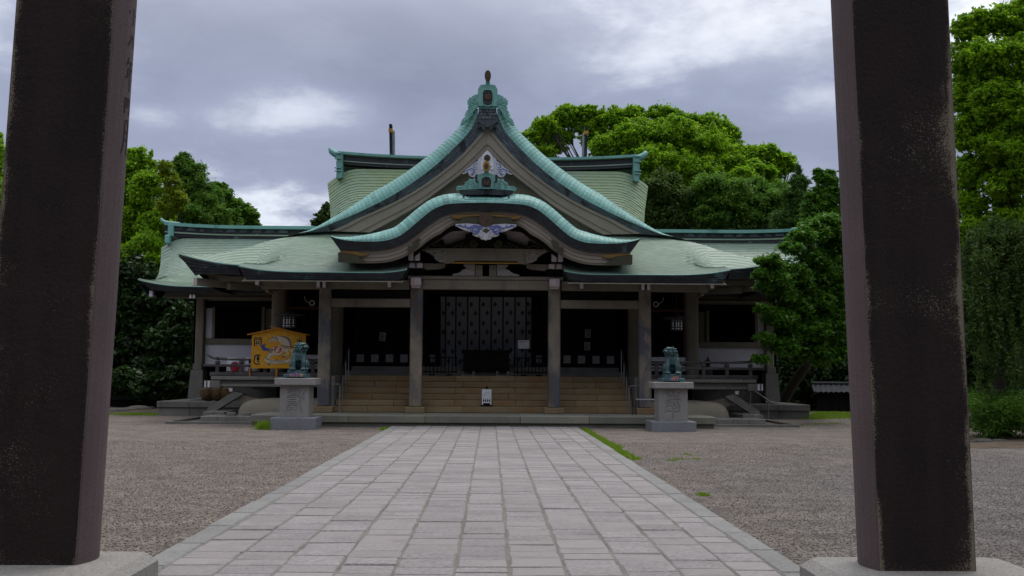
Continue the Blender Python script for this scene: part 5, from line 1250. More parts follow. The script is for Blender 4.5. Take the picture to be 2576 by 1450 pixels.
for s in (-1, 1):
    L_ = [(-s * (z7(x, y, YQ).x - c8), z7(x, y, YQ).z) for x, y in w8]
    b = MB(); b.prism(L_, YQ - .03, YQ + .1); wg = b.build('scroll_wing', M['patina'], orn2)
    b = MB()
    for (cx_, cy_, r0, r1, tr, a0, rd) in ((810, 1030, 78, 10, 1.5, 3.6, .016), (630, 1070, 45, 8, 1.2, 1, .011)):
        b.tube([Vector((-s * p.x, p.y, p.z)) for p in spiral(z7, cx_, cy_, r0, r1, tr, a0, YQ - .035, rd, c=c8)], rd, 6)
    for ln in ([(340, 1120), (380, 1080), (460, 1075)], [(590, 980), (680, 920), (800, 900), (870, 980)], [(930, 960), (900, 1060), (760, 1110)], [(560, 1040), (650, 1000), (700, 950)], [(960, 970), (950, 1050), (890, 1120)]):
        b.tube(crom([Vector((-s * (z7(x, y, YQ).x - c8), YQ - .035, z7(x, y, YQ).z)) for x, y in ln], 10), .012, 5)
    b.build('scroll_relief', M['patina'], wg)
crest_niche(z7, YQ - .06, 1190, [(1190, 775), (1100, 785), (1050, 830), (1025, 900), (1030, 1040), (1050, 1110), (1190, 1120)], (1190, 965, 85), orn2, c8)
horn(z7, 1190, 388, 676, 730, 208, YQ, orn2, M['patina'], M['gold'], c8)

# ---- wing roofs
for s in (-1, 1):
    YR, YEv = 37.3, 34.35
    sil = [(406.2, 622.9), (404.5, 643.4), (400.3, 667.4), (390.9, 686.2), (377.2, 698.1), (346.4, 705)]
    zr_top = at(560, 600, YR - .25).z; xend = abs(at(420, 600, YR).x)
    prof = [(YR - .22, zr_top)] + [(Y, at(x, y, Y).z) for (x, y), Y in zip(sil[1:], (36.75, 36.35, 35.8, 35.2, YEv))]
    zev = at(500, 722.5, YEv).z; ztip = at(346.4, 705, YEv).z
    xt = abs(at(346.4, 705, YEv).x); xt0 = abs(at(405, 640, 36.9).x)
    Hh = zr_top - zev; base = [(YEv, zev), (34.9, zev + .10 * Hh), (35.4, zev + .235 * Hh), (35.9, zev + .41 * Hh), (36.4, zev + .63 * Hh), (36.8, zev + .835 * Hh), (YR - .2, zr_top)]
    bY = [p[0] for p in base]; bZ = [p[1] for p in base]
    def ue(v):
        Y = YEv + (YR - .2 - YEv) * min(1, v); z = float(np.interp(Y, bY, bZ)) + (ztip - zev) * max(0., 1 - v) ** 3.5
        q = CR.transposed() @ (Vector((-11.3, Y, z)) - CAM); py = CY_ - F_ * q.y / -q.z
        px = float(np.interp(py, [590] + [p[1] for p in sil], [408] + [p[0] for p in sil])); return abs(at(px, py, Y).x)
    def wsurf(u, v):
        Y = YEv + (YR - .2 - YEv) * v; z = float(np.interp(Y, bY, bZ)); xe = ue(v)
        e = max(0, u - (xe - 1.6)) / 1.6
        z += (ztip - zev) * e ** 2 * max(0., 1 - v) ** 1.5
        if u > xe - .9 and v > .12: z -= .34 * ((u - xe + .9) / .9) ** 2 * min(1, (v - .12) / .3)
        return Vector((s * u, Y, z))
    mbs = MB(); shingles(mbs, wsurf, (lambda v: (ue(v), 6.2) if s < 0 else (6.2, ue(v))), 42, .22)
    tag(mbs.build('wing_roof', [M['shingle'], M['lipcopper']], hall), kind='stuff')
    mbs = MB(); mbs.grid([[(s * 5, YR, zr_top + .3), (s * xt0, YR, zr_top)], [(s * 5, 40.2, zev + .2), (s * xt0, 40.2, zev)]], flip=(s < 0)); mbs.grid([[(s * 6.2, YEv + .3, zev - .3), (s * (xt - .4), YEv + .3, zev - .3)], [(s * 6.2, 37.2, zev - .1), (s * (xt - .5), 37.2, zev - .1)]], flip=(s > 0)); mbs.build('wing_roof_back', M['concrete'], hall)
    n = 26; pts = [Vector((s * (xt - (xt - 6.5) * i / (n - 1)), YEv, wsurf(xt - (xt - 6.5) * i / (n - 1), 0).z + .012)) for i in range(n)]
    q_ = lambda x: max(0, (abs(x) - 10.0) / (xt - 10.0))
    th = [.185 + .1 * q_(p.x) ** 2 for p in pts]; ins_ = [Vector((-s * .35 * q_(p.x) ** 3, .16, 0)) for p in pts]
    args = (pts, Vector((0, 0, -1)), ins_, th)
    if s > 0: args = (pts[::-1], Vector((0, 0, -1)), ins_[::-1], th[::-1])
    fascia('wing_eave', *args, 4, M['dkcopper'], hall)
    b = MB(); b.tube(pts, .012, 5); b.build('eave_drip', M['patina'], hall)
    # verge closing plate
    vv = [i / 10 for i in range(11)]
    b = MB(); b.grid([[wsurf(ue(v), v) for v in vv], [wsurf(ue(v), v) + Vector((-s * .1, .0, -.22)) for v in vv], [wsurf(ue(v), v) + Vector((-s * .3, .1, -.5)) for v in vv]], flip=(s > 0)); b.build('wing_verge', M['dkcopper'], hall)
    # eave beam and white noses
    zb0 = at(560, 752, 35.0).z; zb1 = at(560, 737.8, 35.0).z
    b = MB(); b.bbox((s * (xt - .75), 34.8, zb0), (s * 6.4, 35.1, zb1), .012); b.build('wing_purlin', M['concrete'], hall)
    for px0, px1, ya, yb in ((375, 383.5, 731, 746.5), (476, 482, 741, 750.8), (484.7, 490.6, 741, 750.8)):
        A, B = at(px0, 740, 34.6), at(px1, 740, 34.6)
        b = MB(); b.bbox((s * abs(A.x), 34.6, at(px0, yb, 34.6).z), (s * abs(B.x), 34.8, at(px0, ya, 34.6).z), .01); b.build('purlin_end', M['whitecap'], hall)
    # ridge: green cap, dark sides, mouldings, end post and upturned horn
    R0 = xend
    yl = lambda px, py, Y: at(px, py, Y).z
    def rz(x): return 0.10 * max(0, (abs(x) - 8.6) / 2.7) ** 2
    xs_ = [s * (4.6 + (R0 - 4.6) * i / 12) for i in range(13)]
    def ridge_strip(nm, y0px, y1px, Y0, Y1, m):
        z0, z1 = at(600, y0px, Y0).z, at(600, y1px, Y0).z
        b = MB(); b.grid([[(x, Y1, z0 + rz(x)) for x in xs_], [(x, Y0, z0 + rz(x)) for x in xs_], [(x, Y0, z1 + rz(x)) for x in xs_], [(x, Y1, z1 + rz(x)) for x in xs_]], flip=(s > 0)); return b.build(nm, m, hall)
    ridge_strip('ridge_cap', 567.6, 575.5, YR - .34, YR + .3, M['patina'])
    ridge_strip('ridge_side', 575.5, 590.2, YR - .22, YR + .2, M['dkcopper'])
    ridge_strip('ridge_moulding', 590.4, 593.6, YR - .28, YR + .25, M['shingle'])
    ridge_strip('ridge_side', 593.6, 601.5, YR - .24, YR + .2, M['dkcopper'])
    for i in range(9):
        x = s * (7.2 + i * .46); b = MB(); r = .17
        b.prism([(x + r * math.cos(a) * 1.0, at(600, 589, YR).z + rz(x) + .02 + r * .75 * math.sin(a)) for a in np.linspace(0, math.pi, 9)], YR - .245, YR - .222); b.build('ridge_wave', M['slate'], hall)
    A = at(425.5, 564, YR - .3); A.x = -abs(A.x)
    zpt, zpm, zpb = at(425, 563.5, YR - .3).z, at(425, 595, YR - .3).z, at(425, 613, YR - .5).z
    xa, xb = s * abs(at(423, 580, YR - .3).x), s * abs(at(437, 580, YR - .3).x)
    b = MB(); b.bbox((xa, YR - .36, zpm), (xb, YR + .3, zpt), .02); b.bbox((s * (abs(xa) + .06), YR - .5, zpb), (s * (abs(xb) + .1), YR - .1, zpm + .03), .03); b.build('ridge_end_post', M['patina'], hall)
    b = MB(); zc_ = at(425, 562, YR).z
    hx = [abs(xb) - .1, abs(xa) + .02, abs(xa) + .18, abs(xa) + .30, abs(xa) + .36]; hz = [0, .03, .07, .14, .24]
    b.tube([Vector((s * x, YR, zc_ - .06 + z)) for x, z in zip(hx, hz)], [.10, .10, .085, .06, .03], 8); b.build('ridge_horn', M['patina'], hall, smooth=True)

# ================================================================== REAR HALL
rear = empty('rear_hall', (0, 46, 0), 'rear shrine hall with pale green copper roof and forked finials rising behind the main gable', 'shrine')
YRR = 44.0; zA = zf(1180, 440, 2.789)
for s in (-1, 1):
    ed = [(365, 702), (383, 770), (398, 850), (404, 900), (402, 970), (397, 1030), (388, 1110), (378, 1185), (362, 1290), (330, 1420)]
    Ys = np.linspace(43.7, 41.2, len(ed))
    eX = [abs(zA(x, y, Y).x) for (x, y), Y in zip(ed, Ys)]
    zt_ = zA(700, 660, 43.7).z; fz = lambda v: float(np.interp(1 - v, np.linspace(0, 1, 7), [zt_, zt_ - .85, zt_ - 1.55, zt_ - 2.15, zt_ - 2.65, zt_ - 3.05, zt_ - 3.4]))
    def rsurf(u, v):
        Y = 41.2 + 2.5 * v; z = fz(v); xe = float(np.interp(v, np.linspace(0, 1, len(eX)), eX[::-1]))
        d = max(0, u - (xe - 1.3)) / 1.3
        return Vector((s * u, Y - .0 * d, z - .62 * d ** 2))
    rue = lambda v: float(np.interp(v, np.linspace(0, 1, len(eX)), eX[::-1]))
    mbs = MB(); shingles(mbs, rsurf, (lambda v: (rue(v), 2.0) if s < 0 else (2.0, rue(v))), 38, .34, lip=.02)
    tag(mbs.build('roof_shingles', [M['rearshingle'], M['lipcopper']], rear), kind='stuff')
    vv = np.linspace(0, 1, 12)
    b = MB(); b.grid([[rsurf(rue(v), v) for v in vv], [rsurf(rue(v), v) + Vector((-s * .25, 1.0, -.2)) for v in vv], [rsurf(rue(v), v) + Vector((-s * .6, 4.5, -1.0)) for v in vv]], flip=(s > 0)); b.build('roof_end', M['patina'], rear)
    P = lambda x, y, Y=YRR - .35: zA(x, y, Y)
    R0 = abs(P(480, 500).x); xs_ = [s * R0 * i / 14 for i in range(15)]
    rz = lambda x: .20 * (abs(x) / R0) ** 2.6
    def rs(nm, ya, yb, Y0, Y1, m):
        z0, z1 = P(1400, ya, Y0).z, P(1400, yb, Y0).z
        b = MB(); b.grid([[(x, Y1, z0 + rz(x)) for x in xs_], [(x, Y0, z0 + rz(x)) for x in xs_], [(x, Y0, z1 + rz(x)) for x in xs_], [(x, Y1, z1 + rz(x)) for x in xs_]], flip=(s > 0)); return b.build(nm, m, rear)
    rs('ridge_cap', 521, 548, 43.5, 44.5, M['patina']); rs('ridge_moulding', 548, 558, 43.58, 44.4, M['rearshingle']); rs('ridge_side', 558, 622, 43.66, 44.3, M['dkcopper'])
    rs('ridge_moulding', 622, 632, 43.6, 44.3, M['shingle']); rs('ridge_side', 632, 664, 43.64, 44.3, M['dkcopper'])
    xa, xb = s * abs(P(474, 0).x), s * abs(P(542, 0).x)
    o = [(474, 490), (474, 560), (478, 580), (472, 610), (474, 650), (478, 665), (474, 690), (476, 705), (473, 775), (505, 783), (538, 768), (540, 700), (542, 490)]
    b = MB(); b.prism([(-s * P(x, y).x, P(x, y).z) for x, y in o], 43.3, 44.4); pst = b.build('ridge_end_post', M['patina'], rear)
    b = MB()
    for ya, yb in ((490, 508), (552, 566), (655, 668), (690, 702)): b.bbox((xa - s * -.02, 43.24, P(0, yb).z), (xb, 43.31, P(0, ya).z), .015)
    b.build('post_band', M['patina'], pst)
    hp_ = [(545, 505), (475, 490), (440, 475), (405, 450), (385, 415)]
    b = MB(); b.tube([Vector((-s * P(x, y, 44).x, 44, P(x, y, 44).z - .05)) for x, y in hp_], [.16, .15, .14, .12, .07], 8); b.build('ridge_horn', M['patina'], rear, smooth=True)
    # forked finial: two crossing boards seen on edge
    fk = MB(); 
    A = zA(1068, 515, 43.9); T1 = zA(1069, 168, 43.0); T2 = zA(1096, 240, 44.9)
    for (p, q, w, mi) in ((A + Vector((0, .35, -.1)), T1, .12, 0), (zA(1094, 515, 44.1) + Vector((0, .1, -.1)), T2, .12, 1)):
        p.x, q.x = -s * p.x, -s * q.x
        fk.add([(p.x - w / 2, p.y - .15, p.z), (p.x + w / 2, p.y - .15, p.z), (p.x + w / 2, p.y + .15, p.z), (p.x - w / 2, p.y + .15, p.z), (q.x - w / 2, q.y - .15, q.z), (q.x + w / 2, q.y - .15, q.z), (q.x + w / 2, q.y + .15, q.z), (q.x - w / 2, q.y + .15, q.z)],
               [(0, 1, 5, 4), (1, 2, 6, 5), (2, 3, 7, 6), (3, 0, 4, 7), (4, 5, 6, 7)], .5, mi)
    fo = fk.build('forked_finial', [M['dkcopper'], M['slate']], rear)
    g0, g1 = zA(1069, 265, 43.25).z, zA(1069, 222, 43.12).z
    b = MB(); b.bbox((s * abs(T1.x) - .085, 42.9, g0), (s * abs(T1.x) + .085, 43.4, g1), .01); b.build('finial_band', M['gold'], fo)
b = MB(); b.box((-6.0, 41.9, .5), (6.0, 49, zA(700, 660, 43.7).z - 3.3)); b.build('wall', M['greystone'], rear)
b = MB(); zt_ = zA(700, 660, 43.7).z; b.grid([[(-6.3, 44, zt_ + .3), (6.3, 44, zt_ + .3)], [(-6.3, 46.8, zt_ - 3.4), (6.3, 46.8, zt_ - 3.4)]], flip=True); b.build('back_roof', M['rearshingle'], rear)

# ================================================================== THINGS ABOUT THE HALL
# ---- curtain
zE = zf(1600, 1150, 2.637); YCu = 34.0
cur = empty('shrine_curtain', (0, YCu, zE(900, 845, YCu).z), 'white curtain with dark floral crests hanging in the central doorway behind the offering box', 'curtain')
seams = [425, 481, 588, 713, 838, 962, 1086, 1213, 1330, 1385]
b0 = zE(900, 845, YCu).z; t0 = zE(900, 102, YCu).z
X = lambda px: zE(px, 400, YCu).x
def cloth_pt(x, z):
    f = (t0 - z) / (t0 - b0)
    return Vector((x, YCu + .03 * math.sin(x * 7.5 + 1.2) * f + .018 * math.sin(x * 19 + z * 3) * f + .05 * f * math.sin(z * 1.4 + x), z + .04 * f * math.sin(x * 2.1)))
for i in range(9):
    x0, x1 = X(seams[i] + (0 if i == 0 else 8)), X(seams[i + 1] - (0 if i == 8 else 8)); b = MB()
    rows = [[cloth_pt(x0 + (x1 - x0) * k / 5, b0 + (t0 - b0) * r / 22) for k in range(6)] for r in range(23)]
    b.grid(rows); pn = b.build('curtain_panel', M['cloth'], cur, smooth=True)
    if i < 8:
        b = MB(); xa, xb = X(seams[i + 1] - 8), X(seams[i + 1] + 8); b.grid([[cloth_pt(x, b0 + (t0 - b0) * r / 22) + Vector((0, .004, 0)) for x in (xa, xb)] for r in range(23)]); b.build('curtain_band', M['clothband'], cur)
    for r, py in enumerate((180, 272, 380, 472, 576, 670, 770)):
        px = (seams[i] + seams[i + 1]) / 2 + (-22 if r % 2 == 0 else 20) * (1 if i not in (0, 8) else .3)
        if i == 0 and r % 2 == 0: continue
        p = zE(px, py, YCu); w, h = .068, .09; c = MB()
        for (dx, dz, sc_) in [(0, .6, .5), (0, -.6, .5), (.6, 0, .45), (-.6, 0, .45), (.33, .33, .42), (-.33, .33, .42), (.33, -.33, .42), (-.33, -.33, .42), (0, 0, .4)]:
            q = cloth_pt(p.x + dx * w, p.z + dz * h); o = []
            for k in range(6):
                a = k * math.pi / 3 + dx; o.append((q.x + .33 * w * 1.1 * math.cos(a) * sc_ * 2, q.y - .006, q.z + .33 * h * math.sin(a) * sc_ * 2))
            c.add(o, [tuple(range(6))])
        c.build('crest_print', M['crest'], pn)
b = MB(); b.tube([(X(410), YCu, t0 + .02), (X(1400), YCu, t0 + .02)], .02, 8); b.build('curtain_rod', M['dkwood'], cur)

# ---- offering box and low fences
YB_ = 32.3
bx0, bx1 = zE(668, 0, YB_).x, zE(1160, 0, YB_).x; zt_, zm_, zb_ = zE(900, 662, YB_).z, zE(900, 860, YB_).z, ZFL
obx = empty('offering_box', ((bx0 + bx1) / 2, YB_ + .4, ZFL), 'black wooden offering box on low trestles before the white curtain', 'offering box')
b = MB(); b.bbox((bx0 + .02, YB_, zm_), (bx1 - .02, YB_ + .75, zt_ - .1), .015); b.build('box_body', M['dkwood'], obx)
b = MB(); b.bbox((bx0 - .03, YB_ - .04, zt_ - .1), (bx1 + .03, YB_ + .02, zt_), .01); b.bbox((bx0 - .03, YB_ + .73, zt_ - .1), (bx1 + .03, YB_ + .79, zt_), .01); b.bbox((bx0 - .03, YB_ + .021, zt_ - .1), (bx0 + .03, YB_ + .729, zt_), .01); b.bbox((bx1 - .03, YB_ + .021, zt_ - .1), (bx1 + .03, YB_ + .729, zt_), .01); b.build('box_rim', M['dkwood'], obx)
for k in range(9): b = MB(); yy = YB_ + .06 + k * .075; b.bbox((bx0 + .031, yy, zt_ - .07), (bx1 - .031, yy + .03, zt_ - .03), .004); b.build('slat', M['dkwood'], obx, origin=((bx0 + bx1) / 2, yy, zt_))
b = MB(); b.bbox((bx0 - .03, YB_ - .015, zt_ - .34), (bx1 + .03, YB_ - .001, zt_ - .27), .004); b.bbox((bx0 + .0, YB_ - .02, zm_ - .06), (bx1, YB_ + .75, zm_ - .002), .01); b.build('box_moulding', M['dkwood'], obx)
for px in (672, 784, 1032, 1144): b = MB(); x = zE(px, 0, YB_).x; b.bbox((x - .04, YB_ + .02, ZFL + .0), (x + .04, YB_ + .12, zm_ - .06), .008); b.bbox((x - .04, YB_ + .6, ZFL + .0), (x + .04, YB_ + .7, zm_ - .06), .008); b.build('trestle_leg', M['greystone'], obx)
for px0, px1 in ((650, 805), (1010, 1165)): b = MB(); b.bbox((zE(px0, 0, YB_).x, YB_ - .02, ZFL), (zE(px1, 0, YB_).x, YB_ + .018, ZFL + .035), .006); b.build('trestle_foot', M['greystone'], obx)
fz0, fz1 = ZFL, zE(400, 733, 32.0).z
fence0 = None
for (pa, pb, lab) in ((235, 612, 'low black picket fence on the porch, to the left of the offering box'), (1200, 1556, 'low black picket fence on the porch, to the right of the offering box')):
    xa, xb = zE(pa, 0, 32.0).x, zE(pb, 0, 32.0).x
    f = empty('picket_fence', ((xa + xb) / 2, 32.0, ZFL), lab, 'fence', 'low fences beside the offering box')
    b = MB(); b.bbox((xa, 31.97, fz1 - .035), (xb, 32.03, fz1), .006); b.bbox((xa, 31.975, fz0 + .10), (xb, 32.025, fz0 + .14), .005); b.build('fence_rail', M['dkwood'], f)
    src = None
    for k in range(10):
        x = xa + .03 + (xb - xa - .06) * k / 9
        if src is None:
            b = MB(); b.bbox((x - .013, 31.985, fz0 + .05), (x + .013, 32.015, fz1 - .036), .003); src = b.build('picket', M['dkwood'], f, origin=(x, 32.0, fz0))
        else: inst(src, 'picket', f, (x, 32.0, fz0))
    for x in (xa + .32, xb - .25): b = MB(); b.bbox((x - .09, 31.88, fz0), (x + .09, 32.12, fz0 + .05), .01); b.build('fence_foot', M['dkwood'], f)

# ---- text helper (flat print)
def text(name, body, size, loc, m, parent=None, rot=(math.pi / 2, 0, 0), sx=1.0):
    c = bpy.data.curves.new(name, 'FONT'); c.body = body; c.size = size; c.align_x = 'CENTER'; c.align_y = 'CENTER'; c.resolution_u = 3
    o = bpy.data.objects.new(name + '_curve', c); COL.objects.link(o)
    dg = bpy.context.evaluated_depsgraph_get(); me = bpy.data.meshes.new_from_object(o.evaluated_get(dg)); bpy.data.objects.remove(o); bpy.data.curves.remove(c)
    me.materials.clear(); me.materials.append(m); me.name = name
    q = bpy.data.objects.new(name, me); COL.objects.link(q); q.rotation_euler = rot; q.scale = (sx, 1, 1)
    if parent is not None: q.parent = parent; q.location = Vector(loc) - wloc(parent)
    else: q.location = loc
    return q

# ---- four-lines notice on the steps
YN = 30.12; nx0, nx1 = zE(872, 0, YN).x, zE(975, 0, YN).x; nz0, nz1 = zE(920, 1245, YN).z, zE(920, 1076, YN).z; nzb = ZS + rise
ns = empty('notice_stand', ((nx0 + nx1) / 2, YN, nzb), 'white notice with four black figures on a dark stand on the lowest stone step', 'sign')
xm = (nx0 + nx1) / 2
b = MB(); b.bbox((nx0 + .006, YN, nz0), (nx1 - .006, YN + .012, nz1), .004); nb = b.build('notice_board', M['paper'], ns)
b = MB(); b.bbox((xm - .17, YN - .1, nzb), (xm + .17, YN + .16, nzb + .05), .012); b.bbox((xm - .1, YN - .03, nzb + .05), (xm + .1, YN + .09, nzb + .1), .012); b.build('stand_base', M['dkwood'], ns)
b = MB(); b.tube([(xm, YN + .04, nzb + .1), (xm, YN + .04, nz1 + .05)], .02, 8); b.lathe([(.028, 0), (.022, .05), (.012, .06)], (xm, YN + .04, nz1 + .03), 10); b.build('stand_pole', M['dkwood'], ns)
H_ = nz1 - nz0
text('notice_text', '４列で', .052, (xm, YN - .002, nz1 - H_ * .22), M['ink'], nb)
text('notice_text', 'お進みください', .036, (xm, YN - .002, nz1 - H_ * .355), M['ink'], nb)
text('notice_text', 'Please make 4 lines', .026, (xm, YN - .002, nz1 - H_ * .48), M['ink'], nb)
b = MB(); b.box((nx0 + .02, YN - .002, nz0 + H_ * .135), (nx1 - .02, YN - .0005, nz0 + H_ * .145)); b.build('notice_rule', M['greypaper'], nb)
for k in range(4):
    x = xm + (k - 1.5) * .058; zc_ = nz0 + H_ * .31; b = MB()
    b.add([(x + .013 * math.cos(a), YN - .002, zc_ + .045 + .013 * math.sin(a)) for a in np.linspace(0, 2 * math.pi, 13)[:-1]], [tuple(range(12))])
    b.add([(x - .019, YN - .002, zc_ - .04), (x + .019, YN - .002, zc_ - .04), (x + .021, YN - .002, zc_ + .012), (x + .012, YN - .002, zc_ + .027), (x - .012, YN - .002, zc_ + .027), (x - .021, YN - .002, zc_ + .012)], [(0, 1, 2, 3, 4, 5)])
    b.build('figure_print', M['ink'], nb)

# ---- notice sheet on a thin pole, papers on the doors
YS_ = 32.05; sx0, sx1 = zE(1247, 0, YS_).x, zE(1366, 0, YS_).x; sz0, sz1 = zE(0, 638, YS_).z, zE(0, 548, YS_).z
ps = empty('sheet_stand', (sx0, YS_, ZFL), 'white notice sheet on a thin black pole in front of the curtain', 'sign')
b = MB(); b.bbox((sx0, YS_, sz0), (sx1, YS_ + .006, sz1), .002); pb = b.build('notice_sheet', M['paper'], ps)
b = MB(); b.tube([(sx0 - .02, YS_ + .03, ZFL), (sx0 - .02, YS_ + .03, sz1 + .02), (sx1 - .03, YS_ + .03, sz1 + .02)], .012, 6); b.bbox((sx0 - .16, YS_ - .1, ZFL), (sx0 + .12, YS_ + .14, ZFL + .03), .006); b.build('pole', M['blackmetal'], ps)
text('sheet_text', '参拝作法', .055, ((sx0 + sx1) / 2, YS_ - .002, sz1 - .06), M['ink'], pb)
for k, t in enumerate(('一、軽く一礼', '二、二拝二拍手', '三、一拝')): text('sheet_text', t, .032, ((sx0 + sx1) / 2 - .04, YS_ - .002, sz1 - .14 - k * .055), M['ink'], pb)
def paper(px0, px1, py0, py1, Y, lab, tilt, kind):
    a, c = at(px0, py0, Y), at(px1, py1, Y); b = MB(); b.bbox((a.x, Y - .006, c.z), (c.x, Y - .002, a.z), .001)
    o = b.build('poster', M['greypaper'], None, origin=((a.x + c.x) / 2, Y - .004, (a.z + c.z) / 2)); tag(o, lab, 'poster'); o.rotation_euler = (0, tilt, 0)
    w, h = (c.x - a.x), (a.z - c.z); r = MB()
    def E(x, z): return (o.location.x + x * w, Y - .0075, o.location.z + z * h)
    if kind == 0:
        for z in (.34, .26, -.30, -.38): r.add([E(-.38, z), E(.38, z), E(.38, z + .05), E(-.38, z + .05)], [(0, 1, 2, 3)])
        ring = [E(.28 * math.cos(t), .02 + .18 * math.sin(t)) for t in np.linspace(0, 2 * math.pi, 25)]; r.tube(ring, .008, 4); r.tube([E(-.2, .14), E(.2, -.10)], .008, 4)
    else:
        for k in range(5): r.add([E(-.42, .3 - k * .16), E(.1 + .3 * ((k * 37) % 5) / 5, .3 - k * .16), E(.1 + .3 * ((k * 37) % 5) / 5, .36 - k * .16), E(-.42, .36 - k * .16)], [(0, 1, 2, 3)])
    r.build('print', M['ink'], o)
zT = lambda x, y: (754.7 + x * .36622, 534.6 + y * .36622)
paper(*[v for v in (zT(545, 0)[0], zT(589, 0)[0], zT(0, 824)[1], zT(0, 884)[1])], YD - .02, 'small grey printed poster tilted on the dark left door', .12, 1)
paper(zT(1957, 0)[0], zT(1997, 0)[0], zT(0, 803)[1], zT(0, 861)[1], YD - .02, 'no-smoking style poster with a crossed ring, the upper sheet on the dark right door', 0, 0)
paper(zT(1953, 0)[0], zT(1993, 0)[0], zT(0, 890)[1], zT(0, 948)[1], YD - .02, 'photo poster, the lower sheet on the dark right door', .03, 1)

# ---- handrails on the steps
for s in (-1, 1):
    hr = empty('handrail', (s * 4.05, 30.6, ZS), 'black sloping handrail on steel posts at the %s end of the stone steps' % ('left' if s < 0 else 'right'), 'handrail', 'handrails on the stone steps')
    x = s * 4.08; b = MB(); b.tube([(x, 29.75, ZS + .78), (x, 29.9, ZS + .80), (x, 31.5, ZFL + .82), (x, 31.7, ZFL + .82)], .024, 8); b.build('rail', M['blackmetal'], hr, smooth=True)
    for yy, zb_, zt_ in ((29.86, ZS, ZS + .78), (30.4, ZS + rise * 2, ZS + 1.08), (31.0, ZS + rise * 4, ZS + 1.46), (31.62, ZFL, ZFL + .82)):
        b = MB(); b.tube([(x, yy, zb_), (x, yy, zt_)], .017, 8); b.lathe([(.045, 0), (.045, .012)], (x, yy, zb_), 10); b.build('post', M['steel'], hr)
    b = MB(); b.tube([(x, 29.76, ZS + .78), (s * (PXO - .17), 29.8, ZS + .80)], .016, 6); b.build('wall_arm', M['steel'], hr)
# low steel barrier to the right
zR = lambda x, y, Y: at(1509.4 + x * .24424, 754.7 + y * .24424, Y)
br = empty('steel_barrier', (4.9, 29.3, ZS), 'low black framed barrier with a steel top rail beside the right porch pillar', 'barrier')
xa, xb = zR(368, 0, 29.3).x, zR(640, 0, 29.3).x; za = zR(0, 1024, 29.3).z
b = MB(); b.tube([(xa, 29.3, za), (xb, 29.3, za)], .02, 8); b.build('top_rail', M['steel'], br)
for x_, h_ in ((xa, 0), (xb, 0), (xa - .1, .32)): b = MB(); b.tube([(x_, 29.32, ZS), (x_, 29.32, za + h_ - .018 * (h_ == 0))], .018, 6); b.build('post', M['blackmetal'], br)
# handrail by the right side steps
sr = empty('side_handrail', (8.6, 33.0, 0), 'slanting steel handrail beside the low stone platform on the right', 'handrail')
A, B = zR(1597, 943, 33.0), zR(1772, 1062, 33.0)
b = MB(); b.tube([A, B], .02, 8); b.build('rail', M['steel'], sr); b = MB(); p = zR(1730, 1040, 33.0); b.tube([(p.x, 33, 0), (p.x, 33, p.z)], .018, 6); q = zR(1547, 950, 33.0); b.tube([(q.x, 33, 0), (q.x, 33, q.z)], .018, 6); b.build('post', M['steel'], sr)

# ---- hanging lanterns
def lantern(px, pyt, pyb, Y, lab, px0, px1):
    p = at(px, pyt, Y); c = at(px, pyb, Y); w = (at(px1, 0, Y).x - at(px0, 0, Y).x) / 2; hb = .40
    bw = w * .44; zt_ = p.z; ze_ = at(px, pyt + 14, Y).z
    ln = empty('hanging_lantern', (p.x, Y, c.z), lab, 'lantern', 'lanterns hanging under the eaves')
    b = MB(); n = 6; rows = []
    for (r, z) in ((.03, zt_), (w * .45, zt_ - (zt_ - ze_) * .45), (w * .8, zt_ - (zt_ - ze_) * .8), (w, ze_ + .015), (w, ze_ - .012), (w * .5, ze_ - .015)):
        rows.append([(p.x + r * math.cos(a), Y + r * math.sin(a), z + (.03 if abs(r - w) < 1e-6 else 0)) for a in np.linspace(0, 2 * math.pi, n + 1) + math.pi / 6])
    b.grid(rows, flip=True); b.build('lantern_roof', M['blackmetal'], ln)
    b = MB(); b.lathe([(bw * .92, 0), (bw * .92, ze_ - c.z - .02)], (p.x, Y, c.z), 6); bod = b.build('lantern_body', M['blackmetal'], ln)
    hgt = ze_ - c.z
    for k in range(6):
        a = math.pi / 6 + k * math.pi / 3 - math.pi / 2 + (0)
        ctr = Vector((p.x + math.cos(a) * bw * .81, Y + math.sin(a) * bw * .81, 0)); tg = Vector((-math.sin(a), math.cos(a), 0)); nn = Vector((math.cos(a), math.sin(a), 0))
        b = MB()
        def q(u0, u1, v0, v1, d=.003): b.add([ctr + tg * (bw * u0) + nn * d + Vector((0, 0, c.z + hgt * v0)), ctr + tg * (bw * u1) + nn * d + Vector((0, 0, c.z + hgt * v0)), ctr + tg * (bw * u1) + nn * d + Vector((0, 0, c.z + hgt * v1)), ctr + tg * (bw * u0) + nn * d + Vector((0, 0, c.z + hgt * v1))], [(0, 1, 2, 3)])
        q(-.36, -.12, .32, .40); q(.12, .36, .32, .40); q(-.36, -.22, .40, .66); q(.22, .36, .40, .66); q(-.36, -.12, .66, .74); q(.12, .36, .66, .74); q(-.4, -.04, .1, .2); q(.04, .4, .1, .2)
        for t in range(6): q(-.35 + t * .125, -.30 + t * .125, .82, .94)
        b.build('paper_window', M['paper'], bod)
    b = MB(); b.tube([(p.x, Y, zt_), (p.x, Y, zt_ + .72)], .009, 6); b.bbox((p.x - .06, Y - .06, zt_ + .68), (p.x + .06, Y + .06, zt_ + .86), .01); b.build('chain', M['blackmetal'], ln)
lantern(728.5, 781.5, 825, 30.6, 'black iron lantern with white paper windows, hanging above the orange board', 688, 769)
lantern(1702, 789.5, 832, 30.6, 'black iron lantern with white paper windows, hanging above the right guardian lion', 1666, 1738)
